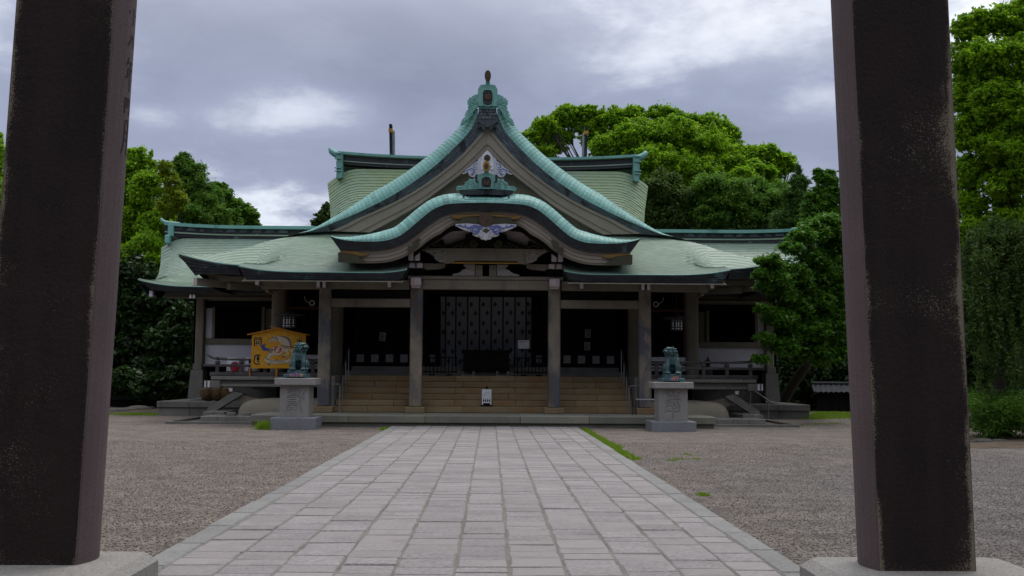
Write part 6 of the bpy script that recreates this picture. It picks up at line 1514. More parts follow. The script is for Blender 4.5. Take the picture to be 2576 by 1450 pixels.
# ---- horn loudspeakers on the outer pillars
for px, py, s in ((785, 763, -1), (1650, 766, 1)):
    p = at(px, py, 30.2); o = empty('loudspeaker', p, 'small pale horn loudspeaker beside the top of the %s outer porch pillar' % ('left' if s < 0 else 'right'), 'loudspeaker', 'loudspeakers under the porch eave')
    b = MB(); b.lathe([(.085, 0), (.082, .02), (.05, .09), (.03, .16), (.04, .22)], (0, 0, 0), 16); b.v = [(p.x + v[0], p.y + v[2], p.z + v[1]) for v in b.v]; h = b.build('horn', M['greycarv'], o)
    b = MB(); b.lathe([(.05, -.004), (.045, -.002)], (0, 0, 0), 14); b.v = [(p.x + v[0], p.y + v[2], p.z + v[1]) for v in b.v]; b.build('mouth', M['black'], h)
    b = MB(); b.tube(crom([p + Vector((s * .04, .1, 0)), p + Vector((s * .12, .06, .02)), p + Vector((s * .2, .02, .1)), p + Vector((s * .22, 0, .2))], 12), .008, 5); b.build('cable', M['greycarv'], o)

# ---- orange votive board
YV = 31.06; zV = zf(980, 1280, 5.8)
V_ = lambda x, y, d=0.: (lambda p: Vector((p.x, YV - d, p.z)))(zV(x, y, YV))
vb = empty('votive_board', (V_(790, 1320).x, YV, V_(790, 1320).z), 'large orange votive board painted with a white horse, standing on the left veranda', 'votive board')
def poly(name, pts, d, m, parent, th=.0012, sm=None):
    if sm: pts = [tuple(p) for p in crom([Vector(p) for p in pts] + [Vector(pts[0])], sm)][:-1]
    L_ = [(V_(x, y).x, V_(x, y).z) for x, y in pts]; b = MB(); b.prism(L_, YV - d - th, YV - d + .0002)
    bm = bmesh.new(); o = b.build(name, m, parent); bm.from_mesh(o.data); bmesh.ops.triangulate(bm, faces=bm.faces[:]); bm.to_mesh(o.data); bm.free(); return o
board = MB(); L_ = [(V_(x, y).x, V_(x, y).z) for x, y in ((163, 345), (790, 205), (1412, 345), (1396, 1125), (135, 1125))]; board.prism(L_, YV, YV + .05); board = board.build('board', M['orange'], vb)
for pts in (((50, 335), (800, 178), (805, 203), (58, 357)), ((575, 142), (1500, 345), (1495, 363), (580, 163))):
    b = MB(); b.prism([(V_(x, y).x, V_(x, y).z) for x, y in pts], YV - .06 - (.005 if pts[0][0] > 100 else 0), YV + .09); b.build('gable_rail', M['orangerail'], vb)
for xa, xb in ((125, 155), (737, 778), (1350, 1388)):
    b = MB(); b.bbox((V_(xa, 0).x, YV + .001, V_(0, 1318).z), (V_(xb, 0).x, YV + .06, V_(0, 1122).z), .006); b.build('post', M['orangerail'], vb)
def line(pts, w, d, m, parent, name='brush_line', n=None):
    pp = crom([Vector(p) for p in pts], n or max(6, len(pts) * 5)) if len(pts) > 2 else [Vector(p) for p in pts]
    b = MB()
    for i in range(len(pp) - 1):
        t = pp[i + 1] - pp[i]
        if t.length < 1e-6: continue
        t.normalize(); nn = Vector((-t.y, t.x)) * w / 2; e = t * w * .15
        b.add([V_(*(pp[i] - nn - e), d), V_(*(pp[i + 1] - nn + e), d), V_(*(pp[i + 1] + nn + e), d), V_(*(pp[i] + nn - e), d)], [(0, 1, 2, 3)])
    for f in range(len(b.f)):
        pass
    return b
def lines(lst, w, d, m, parent, name):
    B = MB()
    for l_ in lst:
        b = line(l_, w, d, m, parent); B.add(b.v, b.f)
    return B.build(name, m, parent)
horse = poly('painted_horse', [(715, 382), (790, 378), (900, 405), (985, 452), (1035, 530), (1045, 600), (1050, 650), (1100, 700), (1140, 760), (1110, 770), (1020, 705), (1000, 708), (1027, 790), (1010, 822), (900, 855), (888, 832), (985, 790), (950, 760), (900, 738), (880, 760), (830, 805), (760, 832), (690, 826), (640, 850), (575, 905), (740, 925), (725, 940), (560, 912), (500, 905), (490, 880), (530, 800), (545, 720), (580, 670), (640, 630), (690, 622), (760, 612), (845, 575), (835, 555), (760, 480), (745, 505), (680, 505), (620, 520), (570, 522), (555, 490), (590, 450), (635, 408), (690, 388)], .002, M['cream'], board, sm=160)
lines([[(715, 382), (790, 378), (900, 405), (985, 452), (1035, 530), (1045, 600)], [(690, 622), (580, 670), (545, 720), (530, 800), (490, 880)], [(690, 826), (760, 832), (830, 805), (880, 760), (900, 738), (950, 760)], [(1000, 708), (1027, 790), (1010, 822), (900, 855)], [(560, 905), (570, 870), (670, 800)], [(635, 408), (590, 450), (555, 490), (570, 522), (620, 520)]], 5, .0042, M['ink'], board, 'horse_outline')
poly('blue_tail', [(580, 690), (520, 720), (440, 720), (395, 690), (378, 650), (372, 560), (395, 610), (400, 580), (440, 555), (490, 545), (462, 580), (458, 620), (490, 655), (540, 665), (600, 655)], .0018, M['bluepaint'], board)
poly('blue_mane', [(720, 380), (790, 375), (820, 365), (840, 385), (870, 370), (890, 392), (930, 385), (940, 410), (990, 400), (985, 430), (1030, 425), (1020, 460), (1060, 470), (1045, 500), (1085, 520), (1060, 545), (1080, 580), (1055, 600), (1045, 600), (1035, 530), (985, 452), (900, 405)], .0019, M['bluepaint'], board)
poly('forelock', [(610, 435), (640, 405), (690, 408), (650, 430)], .0036, M['bluepaint'], board)
poly('horse_ear', [(655, 360), (690, 385), (700, 410), (670, 405)], .0036, M['cream'], board)
for pts in ([(888, 832), (915, 845), (905, 880), (865, 870)], [(700, 925), (735, 915), (755, 938), (700, 942)], [(540, 1010), (565, 1015), (585, 1050), (530, 1050)], [(455, 875), (490, 875), (485, 895), (460, 890)]): poly('blue_hoof', pts, .0062, M['bluepaint'], board)
poly('saddle_cloth', [(690, 625), (760, 615), (815, 640), (850, 690), (840, 730), (800, 765), (730, 765), (690, 745), (680, 690)], .0045, M['redpaint'], board, sm=50)
for (x, y, r) in ((775, 665, 30), (745, 718, 40), (810, 718, 14), (722, 660, 12)): poly('white_spot', [(x + r * math.cos(a), y + r * math.sin(a)) for a in np.linspace(0, 2 * math.pi, 17)[:-1]], .006, M['cream'], board)
lines([[(580, 690), (640, 685), (690, 690)], [(830, 590), (900, 605), (980, 620), (1120, 625)], [(850, 600), (830, 650)], [(880, 615), (885, 660)], [(920, 620), (915, 665)], [(955, 625), (945, 672)], [(985, 625), (975, 680)], [(1020, 628), (1010, 690)], [(1050, 630), (1060, 690)], [(560, 705), (535, 745)], [(585, 700), (555, 770)], [(610, 698), (590, 775)], [(640, 695), (620, 765)], [(1060, 600), (1120, 635)]], 15, .0048, M['maroon'], board, 'red_tassel')
lines([[(700, 390), (740, 420), (755, 460), (745, 505)], [(680, 425), (745, 430)], [(590, 455), (615, 480), (620, 520)], [(620, 490), (690, 480), (740, 450)]], 11, .0048, M['maroon'], board, 'bridle')
poly('horse_eye', [(664, 436), (672, 432), (676, 440), (668, 446)], .0048, M['ink'], board)
poly('scroll_banner', [(460, 875), (520, 915), (640, 935), (800, 940), (920, 925), (1050, 875), (1055, 950), (1010, 970), (1000, 1000), (880, 1022), (700, 1025), (560, 1010), (495, 1000), (485, 970), (440, 945)], .0052, M['cream'], board)
lines([[(460, 880), (520, 922), (640, 945), (800, 950), (920, 935), (1050, 882)], [(480, 975), (560, 1010), (700, 1025), (880, 1022), (1000, 1000)]], 6, .0066, M['ink'], board, 'banner_line')
lines([[(470, 885), (520, 915), (560, 925)], [(940, 920), (1040, 880)]], 9, .0068, M['bluepaint'], board, 'banner_stripe')
p = V_(750, 978, .0068); text('banner_text', '令和八年 豊國神社', .056, p, M['inkbrown'], board)
def sealchar(lst, wout=28, win=15, nm='seal_character'):
    lines(lst, wout, .0022, M['cream'], board, nm + '_outline'); lines(lst, win, .0042, M['ink'], board, nm)
sealchar([[(222, 615), (222, 440), (240, 410), (280, 420), (285, 450), (260, 465), (245, 450)], [(370, 615), (375, 440), (360, 410), (325, 420), (318, 450), (340, 465), (358, 450)], [(255, 505), (335, 500)], [(245, 545), (345, 540)], [(275, 505), (265, 600)], [(318, 503), (325, 600)]])
sealchar([[(210, 820), (235, 835)], [(205, 860), (240, 850), (230, 890), (205, 960), (230, 1015), (290, 1030), (345, 1010)], [(250, 830), (300, 820), (350, 830), (345, 850)], [(300, 820), (303, 1005)], [(270, 865), (335, 862)], [(275, 905), (300, 880), (330, 905), (302, 930), (275, 905)], [(265, 965), (340, 960)]])
sealchar([[(1268, 410), (1268, 540)], [(1215, 450), (1225, 490), (1268, 500), (1310, 490), (1322, 448)], [(1205, 540), (1268, 535), (1330, 540)]])
sealchar([[(1215, 820), (1330, 815)], [(1240, 780), (1245, 900)], [(1300, 780), (1305, 900)], [(1240, 900), (1330, 895)]])
for (x, y) in ((555, 350), (480, 425), (915, 312), (1070, 388), (225, 695), (302, 738), (400, 1012), (1065, 1022)):
    poly('gourd_mark', [(x + 15 * math.cos(a), y + 14 + 15 * math.sin(a)) for a in np.linspace(0, 2 * math.pi, 11)[:-1]], .002, M['cream'], board); poly('gourd_mark', [(x + 5 + 10 * math.cos(a), y - 10 + 10 * math.sin(a)) for a in np.linspace(0, 2 * math.pi, 11)[:-1]], .0022, M['cream'], board)

# ---- barrels behind the left railing
def barrel(px, py0, py1, w, Y, lab, sun):
    p = at(px, py1, Y); zt_ = at(px, py0, Y).z; h = max(.5, zt_ - ZFL); r = w
    o = empty('sake_barrel', (p.x, Y, ZFL), lab, 'barrel', 'straw-wrapped barrels behind the left railing')
    b = MB(); b.lathe([(r * .82, 0), (r * .95, .1), (r, h * .5), (r * .97, h * .85), (r * .9, h)], (p.x, Y, ZFL), 18); b.build('barrel_body', M['plaster'], o, smooth=False)
    b = MB()
    for q in (.12, .86): b.lathe([(r * .99, h * q), (r * 1.03, h * q + .02), (r * .99, h * q + .04)], (p.x, Y, ZFL), 18)
    b.build('rope_band', M['straw'], o)
    if sun:
        b = MB(); vs = [(p.x, Y - r - .012, ZFL + h * .46)] + [(p.x + .145 * math.cos(a), Y - math.sqrt(max(0, r * r - (.145 * math.cos(a)) ** 2)) - .012, ZFL + h * .46 + .15 * math.sin(a)) for a in np.linspace(0, 2 * math.pi, 21)[:-1]]
        b.add(vs, [(0, 1 + k, 1 + (k + 1) % 20) for k in range(20)]); b.build('red_disc', M['redpaint'], o)
    else:
        b = MB()
        for k in range(3): b.bbox((p.x - .05, Y - r - .014, ZFL + .1 + k * .12), (p.x + .05, Y - r - .002, ZFL + .19 + k * .12), .004)
        b.build('ink_mark', M['ink'], o)
zr8 = lambda x, y: (490.5 + x * .13877, 880.5 + y * .13877)
barrel(zr8(765, 0)[0], zr8(0, 195)[1], 938, .33, 32.0, 'white straw-wrapped barrel with a red disc behind the left veranda railing', True)
barrel(zr8(1030, 0)[0], zr8(0, 195)[1], 938, .24, 32.0, 'pale barrel with black marks, half hidden by the orange board', False)
# ---- woven balls under the left veranda
for k, (x, lab) in enumerate(((232, 'leftmost and brightest of the three brown woven balls under the left veranda'), (420, 'middle one of the three brown woven balls under the left veranda'), (590, 'rightmost and darkest of the three brown woven balls, partly behind the slanted strut'))):
    p = at(*zr8(x, 800), 34.5); r = .25; ztop_ = at(460, 1010, 34.1).z; c = Vector((p.x, 34.5, ztop_ + r - .01))
    o = empty('woven_ball', (c.x, c.y, ztop_), lab, 'woven ball', 'woven balls under the left veranda')
    bm = bmesh.new(); bmesh.ops.create_icosphere(bm, subdivisions=3, radius=r * .97)
    b = MB(); b.add([c + v.co for v in bm.verts], [tuple(v.index for v in f.verts) for f in bm.faces]); bm.free(); b.build('ball', M['straw'], o, smooth=True)
    b = MB(); 
    for q in range(7):
        ax = Vector((math.sin(q * 2.4) * .8, math.cos(q * 1.7) * .6, math.cos(q * .9))).normalized(); e = ax.orthogonal().normalized(); f = ax.cross(e)
        b.tube([c + (e * math.cos(t) + f * math.sin(t)) * r for t in np.linspace(0, 2 * math.pi, 25)], .013, 5, cap=False)
    b.build('binding_rope', M['straw'], o, smooth=True)
# ---- round stone stubs
for k, (x0, x1, lab) in enumerate(((567, 746, 'left one of the two short round stone stubs before the foundation mound'), (838, 1022, 'right one of the two short round stone stubs, nearer the lion pedestal'))):
    a, c = at(*zr8(x0, 1212), 29.3), at(*zr8(x1, 1212), 29.3); zt_ = at(*zr8(x0, 1132), 29.3).z; r = (c.x - a.x) / 2; z0 = at(*zr8(0, 1205), 28.95).z
    b = MB(); b.lathe([(r, 0), (r, zt_ - z0 - .012), (r * .94, zt_ - z0)], ((a.x + c.x) / 2, 29.3, z0), 22); o = b.build('stone_stub', M['greystone'], origin=((a.x + c.x) / 2, 29.3, z0)); tag(o, lab, 'stone stub', 'round stone stubs')
# ---- small dark stand with cap on the right veranda
p = zR(1112, 640, 32.2); zt_ = zR(1112, 570, 32.2).z
b = MB(); b.lathe([(.12, 0), (.14, .3), (.1, .34), (.06, .38), (.1, .43), (.14, .46), (.1, .5), (.03, .56), (.0, zt_ - ZFL if zt_ - ZFL > .57 else .6)], (p.x, 32.2, ZFL), 14)
o = b.build('iron_vessel', M['blackmetal'], origin=(p.x, 32.2, ZFL)); tag(o, 'dark lidded iron vessel standing behind the right veranda railing', 'vessel')

# ================================================================== LION PEDESTALS AND GUARDIAN LIONS
def carved_block(name, fn, x0, x1, y0, y1, z0, z1, strokes, w, depth, m, parent):
    # stone block whose front is a fine grid with the strokes of a character sunk into it
    nx, nz = 84, 92
    gx = np.linspace(x0, x1, nx); gz = np.linspace(z0, z1, nz); Xg, Zg = np.meshgrid(gx, gz)
    D = np.full(Xg.shape, 9.)
    for st in strokes:
        pp = [fn(px, py, y0) for px, py in st]; pp = [(p.x, p.z) for p in pp]
        pp = [(p[0], p[1]) for p in (crom([Vector(p) for p in pp], len(pp) * 4) if len(pp) > 2 else pp)]
        for a, c in zip(pp[:-1], pp[1:]):
            dx, dz = c[0] - a[0], c[1] - a[1]; l2 = dx * dx + dz * dz + 1e-12
            t = np.clip(((Xg - a[0]) * dx + (Zg - a[1]) * dz) / l2, 0, 1)
            D = np.minimum(D, np.hypot(Xg - a[0] - t * dx, Zg - a[1] - t * dz))
    f = np.clip((w - D) / (w * .55), 0, 1); Yg = y0 + depth * f
    Yg[0, :] = Yg[-1, :] = y0; Yg[:, 0] = Yg[:, -1] = y0
    b = MB(); b.grid([[(Xg[i, k], Yg[i, k], Zg[i, k]) for k in range(nx)] for i in range(nz)])
    vs = [(x0, y0, z0), (x1, y0, z0), (x1, y1, z0), (x0, y1, z0), (x0, y0, z1), (x1, y0, z1), (x1, y1, z1), (x0, y1, z1)]
    b.add(vs, [(1, 2, 6, 5), (2, 3, 7, 6), (3, 0, 4, 7), (4, 5, 6, 7)])
    return b.build(name, m, parent)
zP1 = zf(1060, 1340, 3.815); zP2 = zf(2580, 1370, 3.918)
KEN = [[(345, 825), (368, 850), (352, 890), (400, 893)], [(385, 828), (476, 836)], [(372, 852), (462, 860), (470, 903)], [(400, 868), (400, 898), (466, 906)], [(350, 938), (470, 930)], [(346, 965), (466, 960)], [(370, 996), (456, 995)], [(356, 1030), (460, 1024)], [(366, 1056), (456, 1054)], [(345, 1172), (350, 1090), (465, 1088), (466, 1172)], [(378, 1108), (432, 1150)], [(432, 1108), (378, 1150)], [(370, 1162), (440, 1162)], [(405, 1140), (405, 1205)],
       [(515, 845), (528, 890), (500, 940)], [(500, 940), (552, 985), (520, 1040), (480, 1072)], [(590, 905), (562, 930), (572, 970), (602, 992)], [(552, 985), (562, 930)], [(535, 1048), (530, 1110), (560, 1195)]]
HO = [[(440, 775), (440, 985)], [(350, 795), (368, 835), (440, 838), (518, 832), (530, 790)], [(350, 882), (440, 862), (530, 880)], [(332, 918), (440, 905), (546, 910)], [(326, 965), (365, 940), (400, 925)], [(410, 945), (352, 990), (330, 1110)], [(500, 930), (535, 1010), (540, 1112)], [(380, 1000), (432, 965)], [(450, 960), (490, 1000), (522, 960)], [(400, 1012), (435, 985), (470, 1012)], [(365, 1080), (402, 1100), (435, 1070), (472, 1110), (512, 1080)], [(435, 1010), (430, 1190)], [(452, 1050), (496, 1030)]]
def lion_parts(sgn, open_mouth):
    bm = bmesh.new()
    def ell(c, r, rot=None):
        m = Matrix.Translation(Vector(c)) @ (rot.to_4x4() if rot else Matrix.Identity(4)) @ Matrix.Diagonal((*r, 1))
        bmesh.ops.create_icosphere(bm, subdivisions=3, radius=1, matrix=m)
    def caps(a, c, r0, r1, n=7):
        a, c = Vector(a), Vector(c)
        for i in range(n):
            t = i / (n - 1); r = r0 + (r1 - r0) * t; ell(a.lerp(c, t), (r, r, r))
    ell((0, .17, .20), (.145, .19, .19)); ell((0, .07, .33), (.145, .15, .2)); ell((0, -.03, .37), (.138, .11, .14)); ell((0, -.05, .29), (.11, .08, .08))
    for q in (-1, 1):
        caps((q * .1, -.06, .36), (q * .108, -.115, .2), .062, .052); caps((q * .108, -.115, .2), (q * .105, -.125, .05), .052, .047)
        ell((q * .106, -.165, .036), (.062, .08, .04))
        for k in (-1, 0, 1): ell((q * .106 + k * .036, -.225, .028), (.021, .03, .026))
        ell((q * .145, .12, .14), (.07, .15, .14)); ell((q * .165, -.0, .035), (.052, .09, .036))
    # mane, head and face
    ell((0, .01, .45), (.135, .125, .12))
    rnd = random.Random(5 + int(sgn > 0))
    hd = Vector((sgn * math.sin(R_(56)), -math.cos(R_(56)), -.05)).normalized(); hs = Vector((0, 0, 1)).cross(hd).normalized(); hu = hd.cross(hs); hc = Vector((sgn * .045, -.055, .59))
    Rm = Matrix((hs, -hd, hu)).transposed()
    H = lambda x, f, z: hc + hs * x + hd * f + hu * z
    for i in range(15):                                   # long locks falling down the chest
        a = -1.9 + 3.8 * i / 14; x, y = math.sin(a), -math.cos(a)
        caps((x * .128, y * .112 - .005, .50), (x * .15, y * .118 - .01, .36 + .035 * (i % 2)), .017, .009, 6)
    for ring, (el, rad, n) in enumerate(((-.45, .142, 9), (-.05, .146, 9), (.4, .138, 8), (.8, .115, 6))):   # rows of curls round the back of the head
        for k in range(n):
            a = -2.0 + 4.0 * k / (n - 1) + .12 * (ring % 2); c = hc + (-hd * math.cos(a) + hs * math.sin(a)) * rad * math.cos(el) + hu * (rad * math.sin(el) - .01)
            r = .028 - .002 * ring; ell(c, (r, r, r)); ell(c + Vector((0, 0, -.030)), (r * .62, r * .62, r * .9))
    ell(H(0, -.01, 0), (.108, .112, .105), Rm); ell(H(0, .035, .058), (.085, .075, .045), Rm)
    ell(H(0, .115, .0), (.064, .06, .036), Rm); ell(H(0, .172, .016), (.034, .022, .024), Rm)
    for q in (-1, 1):
        ell(H(q * .044, .098, .062), (.040, .026, .017), Rm); ell(H(q * .044, .105, .040), (.015, .012, .013), Rm)      # brow, eye
        ell(H(q * .042, .145, -.006), (.032, .034, .028), Rm); ell(H(q * .016, .188, .006), (.011, .01, .01), Rm)     # lips, nostril
        ell(H(q * .096, -.005, .075), (.018, .032, .040), Rm); ell(H(q * .078, .04, -.03), (.036, .05, .045), Rm)      # ear, cheek
    if open_mouth:
        ell(H(0, .10, -.092), (.052, .068, .018), Rm); ell(H(0, .04, -.085), (.06, .05, .03), Rm)
        for q in (-1, 1): ell(H(q * .036, .152, -.036), (.008, .008, .018), Rm); ell(H(q * .034, .15, -.076), (.008, .008, .014), Rm)
    else:
        ell(H(0, .105, -.052), (.054, .062, .022), Rm); ell(H(0, .05, -.06), (.06, .06, .035), Rm)
    for k in range(7): caps(H((k - 3) * .02, .05, -.10), H((k - 3) * .028, .045, -.165), .013, .007, 4)     # beard
    for q in (-1, 1):
        for k in range(3): caps((q * .145, -.02 + k * .03, .33 - k * .02), (q * .158, .0 + k * .03, .22 - k * .02), .013, .006, 4)      # fur at the elbows
        for k in range(3): ell((q * (.20 - .0 * k), .05 + .07 * k, .15 + .05 * (k % 2)), (.02, .03, .03))                                # curls on the haunches
    # tail held upright like a flame
    ell((-sgn * .03, .31, .3), (.06, .045, .16)); ell((-sgn * .09, .3, .25), (.04, .04, .1)); ell((sgn * .05, .31, .26), (.04, .04, .1))
    me = bpy.data.meshes.new('lion_raw'); bm.to_mesh(me); bm.free()
    o = bpy.data.objects.new('lion_raw', me); COL.objects.link(o)
    r = o.modifiers.new('r', 'REMESH'); r.mode = 'VOXEL'; r.voxel_size = .0068; r.use_smooth_shade = True
    sm = o.modifiers.new('s', 'SMOOTH'); sm.factor = .3; sm.iterations = 1
    dg = bpy.context.evaluated_depsgraph_get(); out = bpy.data.meshes.new_from_object(o.evaluated_get(dg)); bpy.data.objects.remove(o); bpy.data.meshes.remove(me)
    return out
for s, zP, strokes in ((-1, zP1, KEN), (1, zP2, HO)):
    Y0 = 26.32
    if s < 0: bx = (zP(110, 0, Y0).x, zP(788, 0, Y0).x); cx_ = (zP(160, 0, Y0 + .03).x, zP(775, 0, Y0 + .03).x); sx_ = (zP(250, 0, Y0 + .17).x, zP(688, 0, Y0 + .17).x); zy = (1450, 1268, 768, 662); px_ = (zP(305, 0, 26.7).x, zP(657, 0, 26.7).x); px2 = (zP(367, 0, 26.8).x, zP(628, 0, 26.8).x); py_ = (660, 602, 540); lz = (540, 108); lx = 525
    else: bx = (zP(105, 0, Y0).x, zP(798, 0, Y0).x); cx_ = (zP(143, 0, Y0 + .03).x, zP(760, 0, Y0 + .03).x); sx_ = (zP(212, 0, Y0 + .17).x, zP(663, 0, Y0 + .17).x); zy = (1415, 1245, 725, 625); px_ = (zP(248, 0, 26.7).x, zP(612, 0, 26.7).x); px2 = (zP(300, 0, 26.8).x, zP(552, 0, 26.8).x); py_ = (617, 562, 498); lz = (495, 66); lx = 425
    zz = [zP(400, y, Y0).z for y in zy]; d = bx[1] - bx[0]
    pd = empty('lion_pedestal', ((bx[0] + bx[1]) / 2, Y0 + d / 2, 0), 'granite pedestal carved with a character, under the %s' % ('left guardian lion' if s < 0 else 'right guardian lion'), 'pedestal', 'granite lion pedestals')
    b = MB(); b.bbox((bx[0], Y0, -.05), (bx[1], Y0 + d, zz[1]), .012); b.build('pedestal_base', M['granitebase'], pd)
    carved_block('pedestal_shaft', zP, sx_[0], sx_[1], Y0 + .17, Y0 + .17 + (sx_[1] - sx_[0]), zz[1], zz[2], strokes, .020, .020, M['granite'], pd)
    b = MB(); b.bbox((cx_[0], Y0 + .03, zz[2] + .001), (cx_[1], Y0 + .03 + (cx_[1] - cx_[0]), zz[3]), .012); b.build('pedestal_cap', M['granite'], pd)
    zc_ = zz[3]; z1 = zP(400, py_[1], 26.7).z; z2 = zP(400, py_[2], 26.8).z
    li = empty('guardian_lion', ((px_[0] + px_[1]) / 2, 26.9, zc_), ('green bronze guardian lion with open mouth, head turned right, on the left pedestal' if s < 0 else 'green bronze guardian lion with closed mouth, head turned left, on the right pedestal'), 'statue', 'bronze guardian lions')
    b = MB(); w0 = px_[1] - px_[0]; b.bbox((px_[0], 26.62, zc_), (px_[1], 26.62 + w0 * .95, z1), .008); b.build('lower_plinth', M['bronzebase'], li)
    b = MB(); w1 = px2[1] - px2[0]; b.bbox((px2[0], 26.70, z1), (px2[1], 26.70 + w1 * 1.1, z2), .008); b.build('upper_plinth', M['bronzebase'], li)
    me = lion_parts(-s, s < 0); me.materials.clear(); me.materials.append(M['bronze']); me.name = 'lion_body'
    zs = [v.co.z for v in me.vertices]; hgt = zP(lx, lz[1], 26.85).z - z2; k = hgt / max(zs)
    me.transform(Matrix.Diagonal((k * 1.14, k * 1.05, k, 1)))
    lo = bpy.data.objects.new('lion_body', me); COL.objects.link(lo); lo.parent = li
    lo.location = Vector((zP(lx, 0, 26.9).x - s * -.0, 26.93, z2 - .004)) - wloc(li); lo.rotation_euler = (0, 0, R_(4) * -s)
    if s < 0: pw = [(400, 605, 'pinkv'), (430, 602, 'bluev'), (450, 620, 'pinkv'), (484, 597, 'pinkv'), (508, 610, 'bluev'), (536, 604, 'pinkv'), (563, 613, 'yelv')]
    else: pw = [(428, 570, 'pinkv'), (457, 557, 'yelv'), (480, 570, 'pinkv'), (507, 552, 'pinkv'), (398, 590, 'bluev')]
    names = {'pinkv': 'pink', 'bluev': 'blue', 'yelv': 'yellow'}; cnt = {}
    b = MB(); ya = zP(0, py_[0], 26.5).z; b.bbox((zP(345 if s < 0 else 300, 0, 26.5).x, 26.47, zc_), (zP(600 if s < 0 else 545, 0, 26.5).x, 26.56, zc_ + .035), .008); tr = b.build('pinwheel_tray', M['dkwood'], origin=(zP(470, 0, 26.5).x, 26.5, zc_)); tag(tr, 'thin dark tray of pinwheels at the feet of the %s guardian lion' % ('left' if s < 0 else 'right'), 'tray', 'pinwheel trays')
    ordw = ['first', 'second', 'third', 'fourth', 'fifth', 'sixth', 'seventh']
    for i, (x, y, cm) in enumerate(sorted(pw)):
        p = zP(x, y, 26.5); o = empty('pinwheel', (p.x, 26.5, zc_ + .035), 'small %s pinwheel, %s from the left in the tray of the %s lion' % (names[cm], ordw[i], 'left' if s < 0 else 'right'), 'pinwheel', 'toy pinwheels before the lions')
        b = MB(); b.tube([(p.x, 26.505, zc_ + .02), (p.x, 26.505, p.z)], .004, 5); b.build('stick', M['whitepaint'], o)
        b = MB(); a0 = random.uniform(0, 1)
        for q in range(4):
            a = a0 + q * math.pi / 2; e = Vector((math.cos(a), 0, math.sin(a))); f = Vector((-math.sin(a), 0, math.cos(a))); c = Vector((p.x, 26.495, p.z))
            b.add([c, c + e * .042, c + e * .036 + f * .026 + Vector((0, -.012, 0)), c + f * .012 + e * .012 + Vector((0, -.014, 0))], [(0, 1, 2), (0, 2, 3)])
        b.build('vanes', M[cm], o)

# ================================================================== TREES AND PLANTS
def leaf_cloud(cl, n, size, aspect=.5, up=.5, rnd=1.0, shell=.55, flat=1.0, jit=.35):
    # cl: (k, 7) clump centres, radii and tint; leaves lie on and in each clump
    cl = np.array(cl, float); vol = (cl[:, 3] * cl[:, 4] + cl[:, 4] * cl[:, 5] + cl[:, 3] * cl[:, 5])
    idx = rng.choice(len(cl), n, p=vol / vol.sum())
    d = rng.normal(size=(n, 3)); d /= np.linalg.norm(d, axis=1)[:, None]
    fl = (d[:, 2] < -.25) & (rng.random(n) < .3); d[fl, 2] *= -1
    r = shell + (1 - shell) * rng.random(n) ** .5
    r *= 1 + np.abs(rng.normal(size=n)) * .34 - .08
    p = cl[idx, :3] + d * cl[idx, 3:6] * r[:, None]
    nn = d * .7 + rng.normal(size=(n, 3)) * rnd + np.array([0, 0, up]); nn /= np.linalg.norm(nn, axis=1)[:, None]
    t = rng.normal(size=(n, 3)); t -= nn * (t * nn).sum(1)[:, None]; t /= np.linalg.norm(t, axis=1)[:, None]
    b = np.cross(nn, t); s = size * rng.uniform(.6, 1.35, n)[:, None]
    v = np.stack([p - t * s, p + b * s * aspect, p + t * s - nn * s * .25, p - b * s * aspect], 1).reshape(-1, 3)
    f = np.arange(n * 4).reshape(n, 4)
    ti = np.clip(cl[idx, 6] + rng.normal(size=n) * .2, 0, 1)
    return v, f, ti
def clumps(lobes, per, rel=.38, depth=.8, Yj=.3, flat=.75):
    out = []
    for lb in lobes:
        px, py, rx, ry, Y = lb[:5]
        c = at(px, py, Y); k = Y / F_; RX, RZ = rx * k, ry * k; RY = RX * depth
        m = int(per * 1.6) if len(lb) < 6 else lb[5]
        out.append((c.x, c.y, c.z, RX * .80, RY * .80, RZ * .80, .45))
        for _ in range(m):
            d = rng.normal(size=3); d /= np.linalg.norm(d)
            if d[1] > .5: d[1] *= -1
            r = min(RX, RZ) * rel * rng.uniform(.45, 1.2); f = rng.uniform(.55, 1.04)
            st = rng.uniform(.7, 1.7)
            out.append((c.x + d[0] * RX * f, c.y + d[1] * RY * f, c.z + d[2] * RZ * f, r * st, r * 1.1, r * flat * rng.uniform(.7, 1.5) / st ** .5, float(np.clip(rng.normal(.5, .22), 0, 1))))
        for _ in range(m):            # thin sprays standing out of the crown
            d = rng.normal(size=3); d /= np.linalg.norm(d); d[2] = abs(d[2]) if rng.random() < .7 else d[2]
            f = rng.uniform(.85, 1.22); r = min(RX, RZ) * rng.uniform(.05, .12)
            out.append((c.x + d[0] * RX * f, c.y + d[1] * RY * f, c.z + d[2] * RZ * f, r, r, r * 1.6, float(np.clip(rng.normal(.6, .2), 0, 1))))
    return out
